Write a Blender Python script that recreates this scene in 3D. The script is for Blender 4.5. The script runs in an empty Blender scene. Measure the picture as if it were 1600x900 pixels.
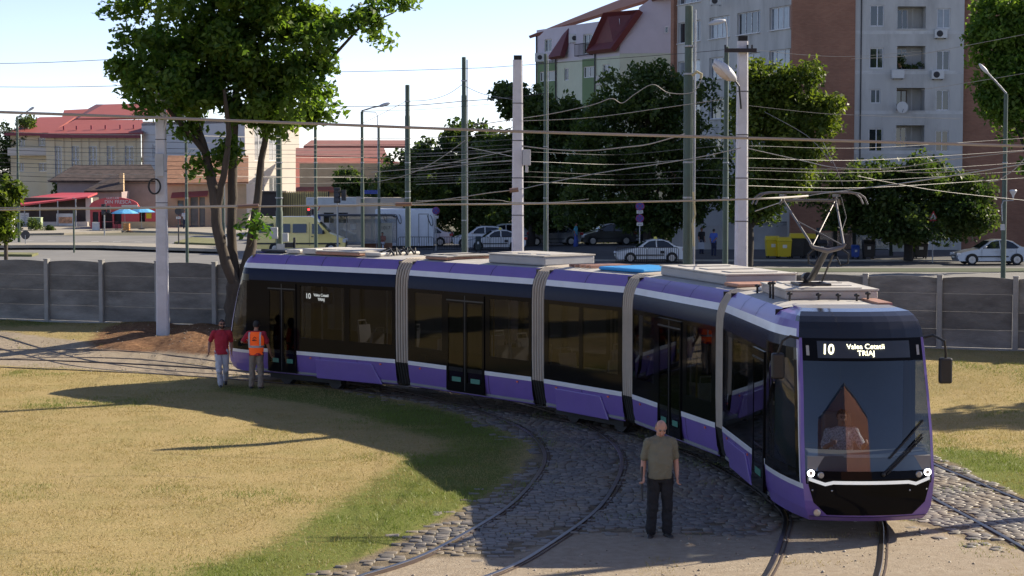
import bpy, bmesh, math, random
import numpy as np
from mathutils import Vector, Matrix

random.seed(7)
RNG = np.random.default_rng(11)
SC = bpy.context.scene
COL = SC.collection
R = math.radians

# ---------------------------------------------------------------- camera
F, EYE, HOR = 3000.0, 5.65, 265.0
PITCH = math.atan((450 - HOR) / F)


def ray(px, py):
    u, v = (px - 800) / F, (450 - py) / F
    c, s = math.cos(PITCH), math.sin(PITCH)
    return Vector((u, c + v * s, -s + v * c))


def at(px, py, Y):
    d = ray(px, py)
    return Vector((0, 0, EYE)) + d * (Y / d.y)


def gnd(px, py, z=0.0):
    d = ray(px, py)
    return Vector((0, 0, EYE)) + d * ((z - EYE) / d.z)


cam = bpy.data.cameras.new('camera')
cam.sensor_width = 36
cam.lens = 36 * F / 1600
cam.clip_end = 6000
cam_o = bpy.data.objects.new('camera', cam)
COL.objects.link(cam_o)
cam_o.location = (0, 0, EYE)
cam_o.rotation_euler = (math.pi / 2 - PITCH, 0, 0)
SC.camera = cam_o

# ---------------------------------------------------------------- light
SUN_EL, SUN_AZ = R(31.5), R(61)      # azimuth from +Y towards +X
world = bpy.data.worlds.new('World')
SC.world = world
world.use_nodes = True
wn = world.node_tree
wn.nodes.clear()
sky = wn.nodes.new('ShaderNodeTexSky')
sky.sky_type = 'NISHITA'
sky.sun_disc = False
sky.sun_elevation = SUN_EL
sky.sun_rotation = SUN_AZ
sky.altitude = 90
sky.air_density = 0.5
sky.dust_density = 0.2
sky.ozone_density = 3.0
bg = wn.nodes.new('ShaderNodeBackground')
bg.inputs['Strength'].default_value = 0.108
wo = wn.nodes.new('ShaderNodeOutputWorld')
wb = wn.nodes.new('ShaderNodeMix')       # white balance of the daylight
wb.data_type = 'RGBA'
wb.blend_type = 'MULTIPLY'
wb.inputs[0].default_value = 1
wb.inputs[7].default_value = (1.13, .89, .79, 1)
wn.links.new(sky.outputs[0], wb.inputs[6])
wn.links.new(wb.outputs[2], bg.inputs[0])
wn.links.new(bg.outputs[0], wo.inputs[0])
sl = bpy.data.lights.new('sun', 'SUN')
sl.energy = 3.55
sl.angle = R(0.55)
sl.color = (1.0, 0.89, 0.71)
so = bpy.data.objects.new('sun', sl)
COL.objects.link(so)
sd = Vector((math.sin(SUN_AZ) * math.cos(SUN_EL), math.cos(SUN_AZ) * math.cos(SUN_EL), math.sin(SUN_EL)))
so.rotation_euler = sd.to_track_quat('Z', 'Y').to_euler()
so.location = sd * 200
SC.view_settings.view_transform = 'Standard'
SC.view_settings.look = 'None'
SC.view_settings.exposure = 1.38
SC.view_settings.gamma = 1
SC.view_settings.use_curve_mapping = False
SC.cycles.max_bounces = 8
SC.cycles.transparent_max_bounces = 24
SC.cycles.caustics_reflective = False
SC.cycles.caustics_refractive = False
SC.cycles.use_denoising = True


# ---------------------------------------------------------------- materials
def newmat(name):
    m = bpy.data.materials.new(name)
    m.use_nodes = True
    nt = m.node_tree
    nt.nodes.clear()
    return m, nt, nt.nodes, nt.links


def M(name, col, rough=.6, metal=0., var=.14, scale=2.5, bump=0., bscale=40., coat=0., spec=.5,
      dirt=None, dirt_amt=.4, dirt_scale=.8, emit=None, stretch=None, trans=0.):
    m, nt, N, L = newmat(name)
    out = N.new('ShaderNodeOutputMaterial')
    b = N.new('ShaderNodeBsdfPrincipled')
    L.new(b.outputs[0], out.inputs[0])
    b.inputs['Roughness'].default_value = rough
    b.inputs['Metallic'].default_value = metal
    b.inputs['Specular IOR Level'].default_value = spec
    b.inputs['Coat Weight'].default_value = coat
    b.inputs['Coat Roughness'].default_value = .06
    tc = N.new('ShaderNodeTexCoord')
    src = tc.outputs['Object']
    if stretch:
        mp = N.new('ShaderNodeMapping')
        mp.inputs['Scale'].default_value = stretch
        L.new(src, mp.inputs[0])
        src = mp.outputs[0]
    nz = N.new('ShaderNodeTexNoise')
    nz.inputs['Scale'].default_value = scale
    nz.inputs['Detail'].default_value = 6
    nz.inputs['Roughness'].default_value = .65
    L.new(src, nz.inputs['Vector'])
    mr = N.new('ShaderNodeMapRange')
    mr.inputs[1].default_value = .3
    mr.inputs[2].default_value = .7
    mr.inputs[3].default_value = 1 - var
    mr.inputs[4].default_value = 1 + var
    L.new(nz.outputs[0], mr.inputs[0])
    mx = N.new('ShaderNodeMix')
    mx.data_type = 'RGBA'
    mx.blend_type = 'MULTIPLY'
    mx.inputs[0].default_value = 1
    mx.inputs[6].default_value = (*col, 1)
    L.new(mr.outputs[0], mx.inputs[7])
    colout = mx.outputs[2]
    if dirt:
        n2 = N.new('ShaderNodeTexNoise')
        n2.inputs['Scale'].default_value = dirt_scale
        n2.inputs['Detail'].default_value = 8
        n2.inputs['Roughness'].default_value = .7
        L.new(src, n2.inputs['Vector'])
        m2 = N.new('ShaderNodeMapRange')
        m2.inputs[1].default_value = .48
        m2.inputs[2].default_value = .72
        m2.inputs[3].default_value = 0
        m2.inputs[4].default_value = dirt_amt
        L.new(n2.outputs[0], m2.inputs[0])
        x2 = N.new('ShaderNodeMix')
        x2.data_type = 'RGBA'
        L.new(m2.outputs[0], x2.inputs[0])
        L.new(colout, x2.inputs[6])
        x2.inputs[7].default_value = (*dirt, 1)
        colout = x2.outputs[2]
    L.new(colout, b.inputs['Base Color'])
    if bump:
        n3 = N.new('ShaderNodeTexNoise')
        n3.inputs['Scale'].default_value = bscale
        n3.inputs['Detail'].default_value = 5
        L.new(src, n3.inputs['Vector'])
        bp = N.new('ShaderNodeBump')
        bp.inputs['Strength'].default_value = bump
        bp.inputs['Distance'].default_value = .02
        L.new(n3.outputs[0], bp.inputs['Height'])
        L.new(bp.outputs[0], b.inputs['Normal'])
    if emit:
        b.inputs['Emission Color'].default_value = (*emit[0], 1)
        b.inputs['Emission Strength'].default_value = emit[1]
    return m


def glass_mat(name, tint, refl=(1, 1, 1), f0=.06, rough=.01, film=None, film_amt=0.):
    """clear or tinted pane: transparent film plus a Fresnel weighted mirror"""
    m, nt, N, L = newmat(name)
    out = N.new('ShaderNodeOutputMaterial')
    tr = N.new('ShaderNodeBsdfTransparent')
    tr.inputs[0].default_value = (*tint, 1)
    gl = N.new('ShaderNodeBsdfGlossy')
    gl.inputs[0].default_value = (*refl, 1)
    gl.inputs['Roughness'].default_value = rough
    fr = N.new('ShaderNodeLayerWeight')
    fr.inputs[0].default_value = .35
    mr = N.new('ShaderNodeMapRange')
    mr.inputs[3].default_value = f0
    mr.inputs[4].default_value = .85
    pw = N.new('ShaderNodeMath')
    pw.operation = 'POWER'
    pw.inputs[1].default_value = 3.2
    L.new(fr.outputs['Facing'], pw.inputs[0])
    L.new(pw.outputs[0], mr.inputs[0])
    mx = N.new('ShaderNodeMixShader')
    L.new(mr.outputs[0], mx.inputs[0])
    base = tr.outputs[0]
    if film:
        df = N.new('ShaderNodeBsdfDiffuse')
        df.inputs[0].default_value = (*film, 1)
        mf = N.new('ShaderNodeMixShader')
        mf.inputs[0].default_value = film_amt
        L.new(tr.outputs[0], mf.inputs[1])
        L.new(df.outputs[0], mf.inputs[2])
        base = mf.outputs[0]
    L.new(base, mx.inputs[1])
    L.new(gl.outputs[0], mx.inputs[2])
    L.new(mx.outputs[0], out.inputs[0])
    return m


def vary(m, amt):
    """each object carrying this material gets its own slightly different tone"""
    nt = m.node_tree
    b = next(n for n in nt.nodes if n.type == 'BSDF_PRINCIPLED')
    src = b.inputs['Base Color'].links[0].from_socket
    oi = nt.nodes.new('ShaderNodeObjectInfo')
    mr = nt.nodes.new('ShaderNodeMapRange')
    mr.inputs[3].default_value, mr.inputs[4].default_value = 1 - amt, 1 + amt
    nt.links.new(oi.outputs['Random'], mr.inputs[0])
    mx = nt.nodes.new('ShaderNodeMix')
    mx.data_type = 'RGBA'
    mx.blend_type = 'MULTIPLY'
    mx.inputs[0].default_value = 1
    nt.links.new(src, mx.inputs[6])
    nt.links.new(mr.outputs[0], mx.inputs[7])
    nt.links.new(mx.outputs[2], b.inputs['Base Color'])
    return m


def leaf_mat(name, c1, c2, trans=.45, through=(1.75, 1.75, .75)):
    m, nt, N, L = newmat(name)
    out = N.new('ShaderNodeOutputMaterial')
    at_ = N.new('ShaderNodeAttribute')
    at_.attribute_name = 'tone'
    mx = N.new('ShaderNodeMix')
    mx.data_type = 'RGBA'
    L.new(at_.outputs['Fac'], mx.inputs[0])
    mx.inputs[6].default_value = (*c1, 1)
    mx.inputs[7].default_value = (*c2, 1)
    df = N.new('ShaderNodeBsdfPrincipled')
    df.inputs['Roughness'].default_value = .5
    df.inputs['Specular IOR Level'].default_value = .3
    tl = N.new('ShaderNodeBsdfTranslucent')
    br = N.new('ShaderNodeMix')
    br.data_type = 'RGBA'
    br.blend_type = 'MULTIPLY'
    br.inputs[0].default_value = 1
    L.new(mx.outputs[2], br.inputs[6])
    br.inputs[7].default_value = (*through, 1)
    L.new(mx.outputs[2], df.inputs['Base Color'])
    L.new(br.outputs[2], tl.inputs[0])
    ms = N.new('ShaderNodeMixShader')
    ms.inputs[0].default_value = trans
    L.new(df.outputs[0], ms.inputs[1])
    L.new(tl.outputs[0], ms.inputs[2])
    L.new(ms.outputs[0], out.inputs[0])
    return m


def brick_mat(name, c1, c2, mortar, scale=1., vertical_axis='Z'):
    """brick courses on vertical walls: the horizontal coordinate is x+y"""
    m, nt, N, L = newmat(name)
    out = N.new('ShaderNodeOutputMaterial')
    b = N.new('ShaderNodeBsdfPrincipled')
    b.inputs['Roughness'].default_value = .85
    L.new(b.outputs[0], out.inputs[0])
    g = N.new('ShaderNodeNewGeometry')
    sp = N.new('ShaderNodeSeparateXYZ')
    L.new(g.outputs['Position'], sp.inputs[0])
    ad = N.new('ShaderNodeMath')
    L.new(sp.outputs[0], ad.inputs[0])
    L.new(sp.outputs[1], ad.inputs[1])
    cb = N.new('ShaderNodeCombineXYZ')
    L.new(ad.outputs[0], cb.inputs[0])
    L.new(sp.outputs[2], cb.inputs[1])
    bk = N.new('ShaderNodeTexBrick')
    bk.inputs['Color1'].default_value = (*c1, 1)
    bk.inputs['Color2'].default_value = (*c2, 1)
    bk.inputs['Mortar'].default_value = (*mortar, 1)
    bk.inputs['Scale'].default_value = scale
    bk.inputs['Mortar Size'].default_value = .012
    bk.inputs['Brick Width'].default_value = .26
    bk.inputs['Row Height'].default_value = .08
    L.new(cb.outputs[0], bk.inputs['Vector'])
    nz = N.new('ShaderNodeTexNoise')
    nz.inputs['Scale'].default_value = .5
    nz.inputs['Detail'].default_value = 8
    L.new(g.outputs['Position'], nz.inputs['Vector'])
    mr = N.new('ShaderNodeMapRange')
    mr.inputs[3].default_value = .65
    mr.inputs[4].default_value = 1.35
    L.new(nz.outputs[0], mr.inputs[0])
    mx = N.new('ShaderNodeMix')
    mx.data_type = 'RGBA'
    mx.blend_type = 'MULTIPLY'
    mx.inputs[0].default_value = 1
    L.new(bk.outputs[0], mx.inputs[6])
    L.new(mr.outputs[0], mx.inputs[7])
    L.new(mx.outputs[2], b.inputs['Base Color'])
    return m


# ---------------------------------------------------------------- objects
def tag(o, label=None, cat=None, group=None, kind=None):
    if label:
        o['label'] = label
    if cat:
        o['category'] = cat
    if group:
        o['group'] = group
    if kind:
        o['kind'] = kind
    return o


def wm(o):
    if o is None:
        return Matrix.Identity(4)
    loc = Matrix.LocRotScale(o.location, o.rotation_euler, o.scale)
    return wm(o.parent) @ loc


def thing(name, label, cat, loc=(0, 0, 0), rz=0., group=None):
    o = bpy.data.objects.new(name, None)
    o.empty_display_size = .3
    COL.objects.link(o)
    o.location = loc
    o.rotation_euler = (0, 0, rz)
    return tag(o, label, cat, group)


def kids(o):
    return [c for c in o.children]


def copy_tree(o, parent=None):
    c = o.copy()
    COL.objects.link(c)
    c.parent = parent
    for ch in kids(o):
        copy_tree(ch, c)
    return c


class MB:
    def __init__(s):
        s.v, s.f, s.mi = [], [], []

    def add(s, vs, fs, m=0):
        k = len(s.v)
        s.v += [tuple(v) for v in vs]
        s.f += [tuple(i + k for i in f) for f in fs]
        s.mi += [m] * len(fs)
        return s

    def box(s, c, d, rz=0., m=0, rot=None):
        hx, hy, hz = d[0] / 2, d[1] / 2, d[2] / 2
        mt = rot if rot is not None else Matrix.Rotation(rz, 3, 'Z')
        c = Vector(c)
        vs = [c + mt @ Vector((x * hx, y * hy, z * hz)) for z in (-1, 1) for y in (-1, 1) for x in (-1, 1)]
        return s.add(vs, [(0, 2, 3, 1), (4, 5, 7, 6), (0, 1, 5, 4), (2, 6, 7, 3), (0, 4, 6, 2), (1, 3, 7, 5)], m)

    def boxb(s, a, b, m=0):
        return s.box([(a[i] + b[i]) / 2 for i in range(3)], [abs(b[i] - a[i]) for i in range(3)], m=m)

    def quad(s, a, b, c, d, m=0):
        return s.add([a, b, c, d], [(0, 1, 2, 3)], m)

    def poly(s, pts, m=0):
        return s.add(pts, [tuple(range(len(pts)))], m)

    def slab(s, pts, thick, m=0):
        """planar polygon given thickness along its normal"""
        p = [Vector(q) for q in pts]
        n = (p[1] - p[0]).cross(p[2] - p[0]).normalized() * thick
        k = len(p)
        vs = p + [q - n for q in p]
        fs = [tuple(range(k)), tuple(range(2 * k - 1, k - 1, -1))]
        fs += [(i, i + k, (i + 1) % k + k, (i + 1) % k) for i in range(k)]
        return s.add(vs, fs, m)

    def tube(s, pts, r, n=8, m=0, caps=True):
        p = [Vector(q) for q in pts]
        rs = r if isinstance(r, (list, tuple)) else [r] * len(p)
        t = [(p[min(i + 1, len(p) - 1)] - p[max(i - 1, 0)]).normalized() for i in range(len(p))]
        a = Vector((0, 0, 1)) if abs(t[0].z) < .9 else Vector((1, 0, 0))
        u = t[0].cross(a).normalized()
        vs = []
        for i in range(len(p)):
            u = (u - t[i] * u.dot(t[i]))
            if u.length < 1e-6:
                u = t[i].orthogonal()
            u.normalize()
            w = t[i].cross(u)
            for k in range(n):
                an = 2 * math.pi * k / n
                vs.append(p[i] + (u * math.cos(an) + w * math.sin(an)) * rs[i])
        fs = []
        for i in range(len(p) - 1):
            for k in range(n):
                fs.append((i * n + k, i * n + (k + 1) % n, (i + 1) * n + (k + 1) % n, (i + 1) * n + k))
        if caps:
            fs.append(tuple(range(n - 1, -1, -1)))
            fs.append(tuple((len(p) - 1) * n + k for k in range(n)))
        return s.add(vs, fs, m)

    def sphere(s, c, r, nu=14, nv=9, m=0):
        rx, ry, rz = r if isinstance(r, (tuple, list)) else (r, r, r)
        vs, fs = [], []
        for i in range(1, nv):
            th = math.pi * i / nv
            for k in range(nu):
                ph = 2 * math.pi * k / nu
                vs.append((c[0] + rx * math.sin(th) * math.cos(ph), c[1] + ry * math.sin(th) * math.sin(ph), c[2] + rz * math.cos(th)))
        top = len(vs)
        vs.append((c[0], c[1], c[2] + rz))
        vs.append((c[0], c[1], c[2] - rz))
        for i in range(nv - 2):
            for k in range(nu):
                fs.append((i * nu + k, (i + 1) * nu + k, (i + 1) * nu + (k + 1) % nu, i * nu + (k + 1) % nu))
        for k in range(nu):
            fs.append((top, k, (k + 1) % nu))
            fs.append((top + 1, (nv - 2) * nu + (k + 1) % nu, (nv - 2) * nu + k))
        return s.add(vs, fs, m)

    def lathe(s, prof, c=(0, 0, 0), n=16, m=0, axis='Z'):
        """prof: (radius, height); revolve round an axis through c"""
        vs, fs = [], []
        for (r, h) in prof:
            for k in range(n):
                a = 2 * math.pi * k / n
                x, y = r * math.cos(a), r * math.sin(a)
                q = (x, y, h) if axis == 'Z' else ((x, h, -y) if axis == 'Y' else (h, x, y))
                vs.append((c[0] + q[0], c[1] + q[1], c[2] + q[2]))
        for i in range(len(prof) - 1):
            for k in range(n):
                fs.append((i * n + k, i * n + (k + 1) % n, (i + 1) * n + (k + 1) % n, (i + 1) * n + k))
        fs.append(tuple(range(n - 1, -1, -1)))
        fs.append(tuple((len(prof) - 1) * n + k for k in range(n)))
        return s.add(vs, fs, m)

    def grid(s, P, m=0):
        """P: rows of points"""
        nr, nc = len(P), len(P[0])
        vs = [q for row in P for q in row]
        fs = [(i * nc + k, i * nc + k + 1, (i + 1) * nc + k + 1, (i + 1) * nc + k) for i in range(nr - 1) for k in range(nc - 1)]
        return s.add(vs, fs, m)

    def build(s, name, mats, parent=None, world=False, smooth=None, bevel=0., loc=None, rz=0., orient=True, segs=2):
        me = bpy.data.meshes.new(name)
        vs = s.v
        if parent is not None and world:
            inv = wm(parent).inverted()
            vs = [tuple(inv @ Vector(v)) for v in vs]
        elif world is False and parent is None and loc is not None:
            pass
        me.from_pydata(vs, [], s.f)
        if not isinstance(mats, (list, tuple)):
            mats = [mats]
        for m in mats:
            me.materials.append(m)
        if len(mats) > 1:
            me.polygons.foreach_set('material_index', s.mi)
        if orient:
            bm = bmesh.new()
            bm.from_mesh(me)
            bmesh.ops.recalc_face_normals(bm, faces=bm.faces)
            bm.to_mesh(me)
            bm.free()
        if smooth:
            me.polygons.foreach_set('use_smooth', [True] * len(me.polygons))
            me.set_sharp_from_angle(angle=R(smooth))
        o = bpy.data.objects.new(name, me)
        COL.objects.link(o)
        o.parent = parent
        if loc is not None:
            o.location = loc
            o.rotation_euler = (0, 0, rz)
        if bevel:
            md = o.modifiers.new('bevel', 'BEVEL')
            md.width = bevel
            md.segments = segs
            md.limit_method = 'ANGLE'
            md.angle_limit = R(40)
        me.update()
        return o


def one(mb, name, mats, label, cat, group=None, kind=None, **k):
    """a thing that is a single mesh, with its origin at its base"""
    v = np.array(mb.v)
    c = (v.min(0) + v.max(0)) / 2
    b = (float(c[0]), float(c[1]), float(v[:, 2].min()))
    mb.v = [(a[0] - b[0], a[1] - b[1], a[2] - b[2]) for a in mb.v]
    o = mb.build(name, mats, loc=b, **k)
    return tag(o, label, cat, group, kind)


def structure(mb, name, mats, **k):
    return tag(mb.build(name, mats, **k), kind='structure')


def mesh_np(name, verts, faces_n, nper, mats, attrs=None, parent=None, loc=None):
    """fast mesh: verts (n,3), faces index array (m,nper)"""
    me = bpy.data.meshes.new(name)
    nv, nf = len(verts), len(faces_n)
    me.vertices.add(nv)
    me.vertices.foreach_set('co', np.asarray(verts, np.float32).ravel())
    me.loops.add(nf * nper)
    me.loops.foreach_set('vertex_index', np.asarray(faces_n, np.int32).ravel())
    me.polygons.add(nf)
    me.polygons.foreach_set('loop_start', np.arange(0, nf * nper, nper, dtype=np.int32))
    me.update(calc_edges=True)
    for k, v in (attrs or {}).items():
        v = np.asarray(v, np.float32)
        if v.ndim == 1:
            a = me.attributes.new(k, 'FLOAT', 'POINT')
            a.data.foreach_set('value', v)
        else:
            a = me.attributes.new(k, 'FLOAT_COLOR', 'POINT')
            a.data.foreach_set('color', v.ravel())
    for m in mats if isinstance(mats, (list, tuple)) else [mats]:
        me.materials.append(m)
    o = bpy.data.objects.new(name, me)
    COL.objects.link(o)
    o.parent = parent
    if loc is not None:
        o.location = loc
    return o


def text(name, body, size, mat, loc, rot, parent=None, ext=.004, align='CENTER', sx=1., bold=0.):
    cu = bpy.data.curves.new(name, 'FONT')
    cu.body = body
    cu.size = size
    cu.extrude = ext
    cu.offset = bold
    cu.align_x = align
    cu.align_y = 'CENTER'
    cu.materials.append(mat)
    tmp = bpy.data.objects.new(name, cu)
    COL.objects.link(tmp)
    dg = bpy.context.evaluated_depsgraph_get()
    me = bpy.data.meshes.new_from_object(tmp.evaluated_get(dg))
    bpy.data.objects.remove(tmp)
    bpy.data.curves.remove(cu)
    if sx != 1:
        for v in me.vertices:
            v.co.x *= sx
    o = bpy.data.objects.new(name, me)
    COL.objects.link(o)
    o.parent = parent
    o.location = loc
    o.rotation_euler = rot
    return o


UP = Vector((0, 0, 1))


def facade(mb, O, ux, W, H, holes, depth=.2, m=0, mr=None, back=None, z0=0.):
    """wall rectangle with real openings. holes: (u0, v0, u1, v1)"""
    ux = Vector(ux).normalized()
    n = ux.cross(UP)
    O = Vector(O)
    mr = m if mr is None else mr
    us = sorted(set([0, W] + [h[i] for h in holes for i in (0, 2)]))
    vs = sorted(set([z0, H] + [h[i] for h in holes for i in (1, 3)]))
    P = lambda u, v, d=0: O + ux * u + UP * v - n * d
    for i in range(len(us) - 1):
        for k in range(len(vs) - 1):
            uc, vc = (us[i] + us[i + 1]) / 2, (vs[k] + vs[k + 1]) / 2
            if any(h[0] < uc < h[2] and h[1] < vc < h[3] for h in holes):
                continue
            mb.quad(P(us[i], vs[k]), P(us[i + 1], vs[k]), P(us[i + 1], vs[k + 1]), P(us[i], vs[k + 1]), m)
    for h in holes:
        dd = h[4] if len(h) > 4 else depth
        a, b, c, d = h[:4]
        mb.quad(P(a, b), P(c, b), P(c, b, dd), P(a, b, dd), mr)
        mb.quad(P(a, d), P(a, d, dd), P(c, d, dd), P(c, d), mr)
        mb.quad(P(a, b), P(a, b, dd), P(a, d, dd), P(a, d), mr)
        mb.quad(P(c, b), P(c, d), P(c, d, dd), P(c, b, dd), mr)
        if back is not None:
            mb.quad(P(a, b, dd), P(c, b, dd), P(c, d, dd), P(a, d, dd), back)


def window(root, O, ux, h, inset, cols, fm, pm, fw=.07, rows=(), name='window', sill=None, split=None):
    """a window set in an opening: frame part with a pane sub-part. h=(u0,v0,u1,v1)"""
    ux = Vector(ux).normalized()
    n = ux.cross(UP)
    O = Vector(O)
    u0, v0, u1, v1 = h[:4]
    ang = math.atan2(ux.y, ux.x)
    mb = MB()

    def bar(a, b, c, d, dep=.06, off=0.):
        ctr = O + ux * ((a + c) / 2) + UP * ((b + d) / 2) - n * (inset - off)
        mb.box(ctr, (c - a, dep, d - b), rz=ang)
    e = .004
    bar(u0 + e, v0 + e, u0 + fw, v1 - e)
    bar(u1 - fw, v0 + e, u1 - e, v1 - e)
    bar(u0 + fw, v1 - fw, u1 - fw, v1 - e)
    bar(u0 + fw, v0 + e, u1 - fw, v0 + fw)
    cs = split if split else [i / cols for i in range(1, cols)]
    for c in cs:
        u = u0 + (u1 - u0) * c
        bar(u - fw * .5, v0 + fw, u + fw * .5, v1 - fw, .055)
    for r in rows:
        v = v0 + (v1 - v0) * r
        bar(u0 + fw, v - fw * .4, u1 - fw, v + fw * .4, .05)
    if sill:
        bar(u0 - .08, v0 - .05, u1 + .08, v0 - .004, .22, inset + .02)
    f = mb.build(name, fm, root, world=True)
    p = MB()
    ctr = O + ux * ((u0 + u1) / 2) + UP * ((v0 + v1) / 2) - n * (inset + .01)
    p.box(ctr, (u1 - u0 - .02, .012, v1 - v0 - .02), rz=ang)
    p.build('pane', pm, f, world=True)
    return f
# ================================================================ ground
WALL_A, WALL_B = 58.2, -.352          # boundary wall line  y = A + B x


def wall_y(x):
    return WALL_A + WALL_B * x


def tz(x, y):
    """height of the depot ground: flat yard rising to the wall"""
    d = (wall_y(x) - y) * .943
    t = np.clip((8.5 - d) / 8.0, 0, 1)
    h = .62 * t * t * (3 - 2 * t)
    return h


def tzf(x, y):
    return float(tz(np.float64(x), np.float64(y)))


def gpoly(pts):
    return np.array([(lambda q: (q.x, q.y))(gnd(a, b)) for a, b in pts])


def inside(poly, X, Y):
    res = np.zeros(X.shape, bool)
    n = len(poly)
    j = n - 1
    for i in range(n):
        xi, yi = poly[i]
        xj, yj = poly[j]
        c = ((yi > Y) != (yj > Y)) & (X < (xj - xi) * (Y - yi) / (yj - yi + 1e-12) + xi)
        res ^= c
        j = i
    return res


def blur(a, n, it=2):
    for _ in range(it):
        for ax in (0, 1):
            p = np.pad(a, [(n, n) if k == ax else (0, 0) for k in (0, 1)], mode='edge')
            c = np.cumsum(p, axis=ax)
            c = np.concatenate([np.zeros_like(np.take(c, [0], ax)), c], ax)
            hi = np.take(c, range(2 * n + 1, c.shape[ax]), ax)
            lo = np.take(c, range(0, c.shape[ax] - 2 * n - 1), ax)
            a = (hi - lo) / (2 * n + 1)
    return a


P_COB = gpoly([(430, 586), (480, 596), (560, 612), (640, 626), (720, 646), (800, 676), (828, 694), (826, 722), (800, 752), (760, 777),
               (692, 812), (600, 858), (480, 905), (560, 905), (612, 884), (668, 868), (790, 872), (860, 848), (905, 832), (1000, 831),
               (1090, 836), (1205, 838), (1235, 815), (1400, 806), (1440, 822), (1520, 842), (1660, 868), (1660, 800), (1600, 778), (1455, 708),
               (1380, 640), (1250, 585), (1000, 545), (700, 545), (480, 560)])
P_DIRT = gpoly([(430, 930), (560, 895), (615, 878), (668, 862), (790, 866), (860, 846), (905, 828), (1000, 828), (1090, 832), (1205, 834),
                (1235, 812), (1400, 804), (1440, 822), (1520, 842), (1700, 880), (1700, 1600), (430, 1600)])
P_TRK = gpoly([(-200, 535), (0, 541), (120, 553), (260, 562), (360, 566), (480, 566), (520, 590), (430, 594), (360, 592), (220, 583), (100, 576), (0, 572), (-200, 566)])
P_MOUND = gpoly([(130, 560), (160, 545), (215, 528), (260, 515), (330, 507), (400, 505), (440, 560), (400, 572), (300, 566), (200, 562)])
P_GREEN = gpoly([(200, 930), (300, 890), (420, 850), (520, 790), (590, 745), (660, 712), (760, 690), (790, 700), (800, 750), (700, 815), (600, 862), (500, 905), (480, 930)])
P_GREEN2 = gpoly([(330, 596), (560, 612), (720, 648), (810, 685), (820, 715), (770, 720), (690, 690), (600, 660), (480, 630), (330, 612)])
P_GREEN3 = gpoly([(1440, 690), (1520, 695), (1700, 735), (1700, 830), (1600, 790), (1455, 720)])
P_GREEN4 = gpoly([(1380, 545), (1700, 552), (1700, 575), (1380, 566)])
P_GREEN5 = gpoly([(-100, 512), (150, 512), (200, 520), (90, 540), (-100, 540)])

GX0, GX1, GY0, STEP = -34., 34., 5., .22
nx = int((GX1 - GX0) / STEP) + 1
ny = int(66 / STEP) + 1
gx = np.linspace(GX0, GX1, nx)
gt = np.linspace(0, 1, ny)
XX, TT = np.meshgrid(gx, gt)
YY = GY0 + TT * (wall_y(XX) + .05 - GY0)


def vnoise(X, Y, s, seed):
    r = np.random.default_rng(seed)
    T = r.random((256, 256))
    x, y = X / s + 1000, Y / s + 1000
    xi, yi = np.floor(x).astype(int), np.floor(y).astype(int)
    fx, fy = x - xi, y - yi
    fx, fy = fx * fx * (3 - 2 * fx), fy * fy * (3 - 2 * fy)
    g = lambda a, b: T[a % 256, b % 256]
    return (g(xi, yi) * (1 - fx) + g(xi + 1, yi) * fx) * (1 - fy) + (g(xi, yi + 1) * (1 - fx) + g(xi + 1, yi + 1) * fx) * fy


Z_COB = blur(inside(P_COB, XX, YY).astype(float), 1)
Z_DIRT = blur((inside(P_DIRT, XX, YY) | inside(P_TRK, XX, YY)).astype(float), 2)
Z_MOUND = blur(inside(P_MOUND, XX, YY).astype(float), 3)
Z_GREEN = blur((inside(P_GREEN, XX, YY) | inside(P_GREEN2, XX, YY) | inside(P_GREEN3, XX, YY)).astype(float), 4)
Z_GREEN = np.clip(Z_GREEN + .6 * blur((inside(P_GREEN4, XX, YY) | inside(P_GREEN5, XX, YY)).astype(float), 3), 0, 1)
NOI = vnoise(XX, YY, 3.1, 3) * .5 + vnoise(XX, YY, 1.2, 4) * .3 + vnoise(XX, YY, .5, 5) * .2
ZZ = tz(XX, YY) + (vnoise(XX, YY, 1.7, 8) - .5) * .05 * (1 - Z_COB) * (1 - Z_DIRT * .7) + Z_MOUND * (vnoise(XX, YY, .9, 9) - .3) * .22


def sample(Z, x, y):
    fx = (x - GX0) / (GX1 - GX0) * (nx - 1)
    fy = (y - GY0) / (wall_y(x) + .05 - GY0) * (ny - 1)
    i = np.clip(np.rint(fy).astype(int), 0, ny - 1)
    k = np.clip(np.rint(fx).astype(int), 0, nx - 1)
    return Z[i, k]


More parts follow.
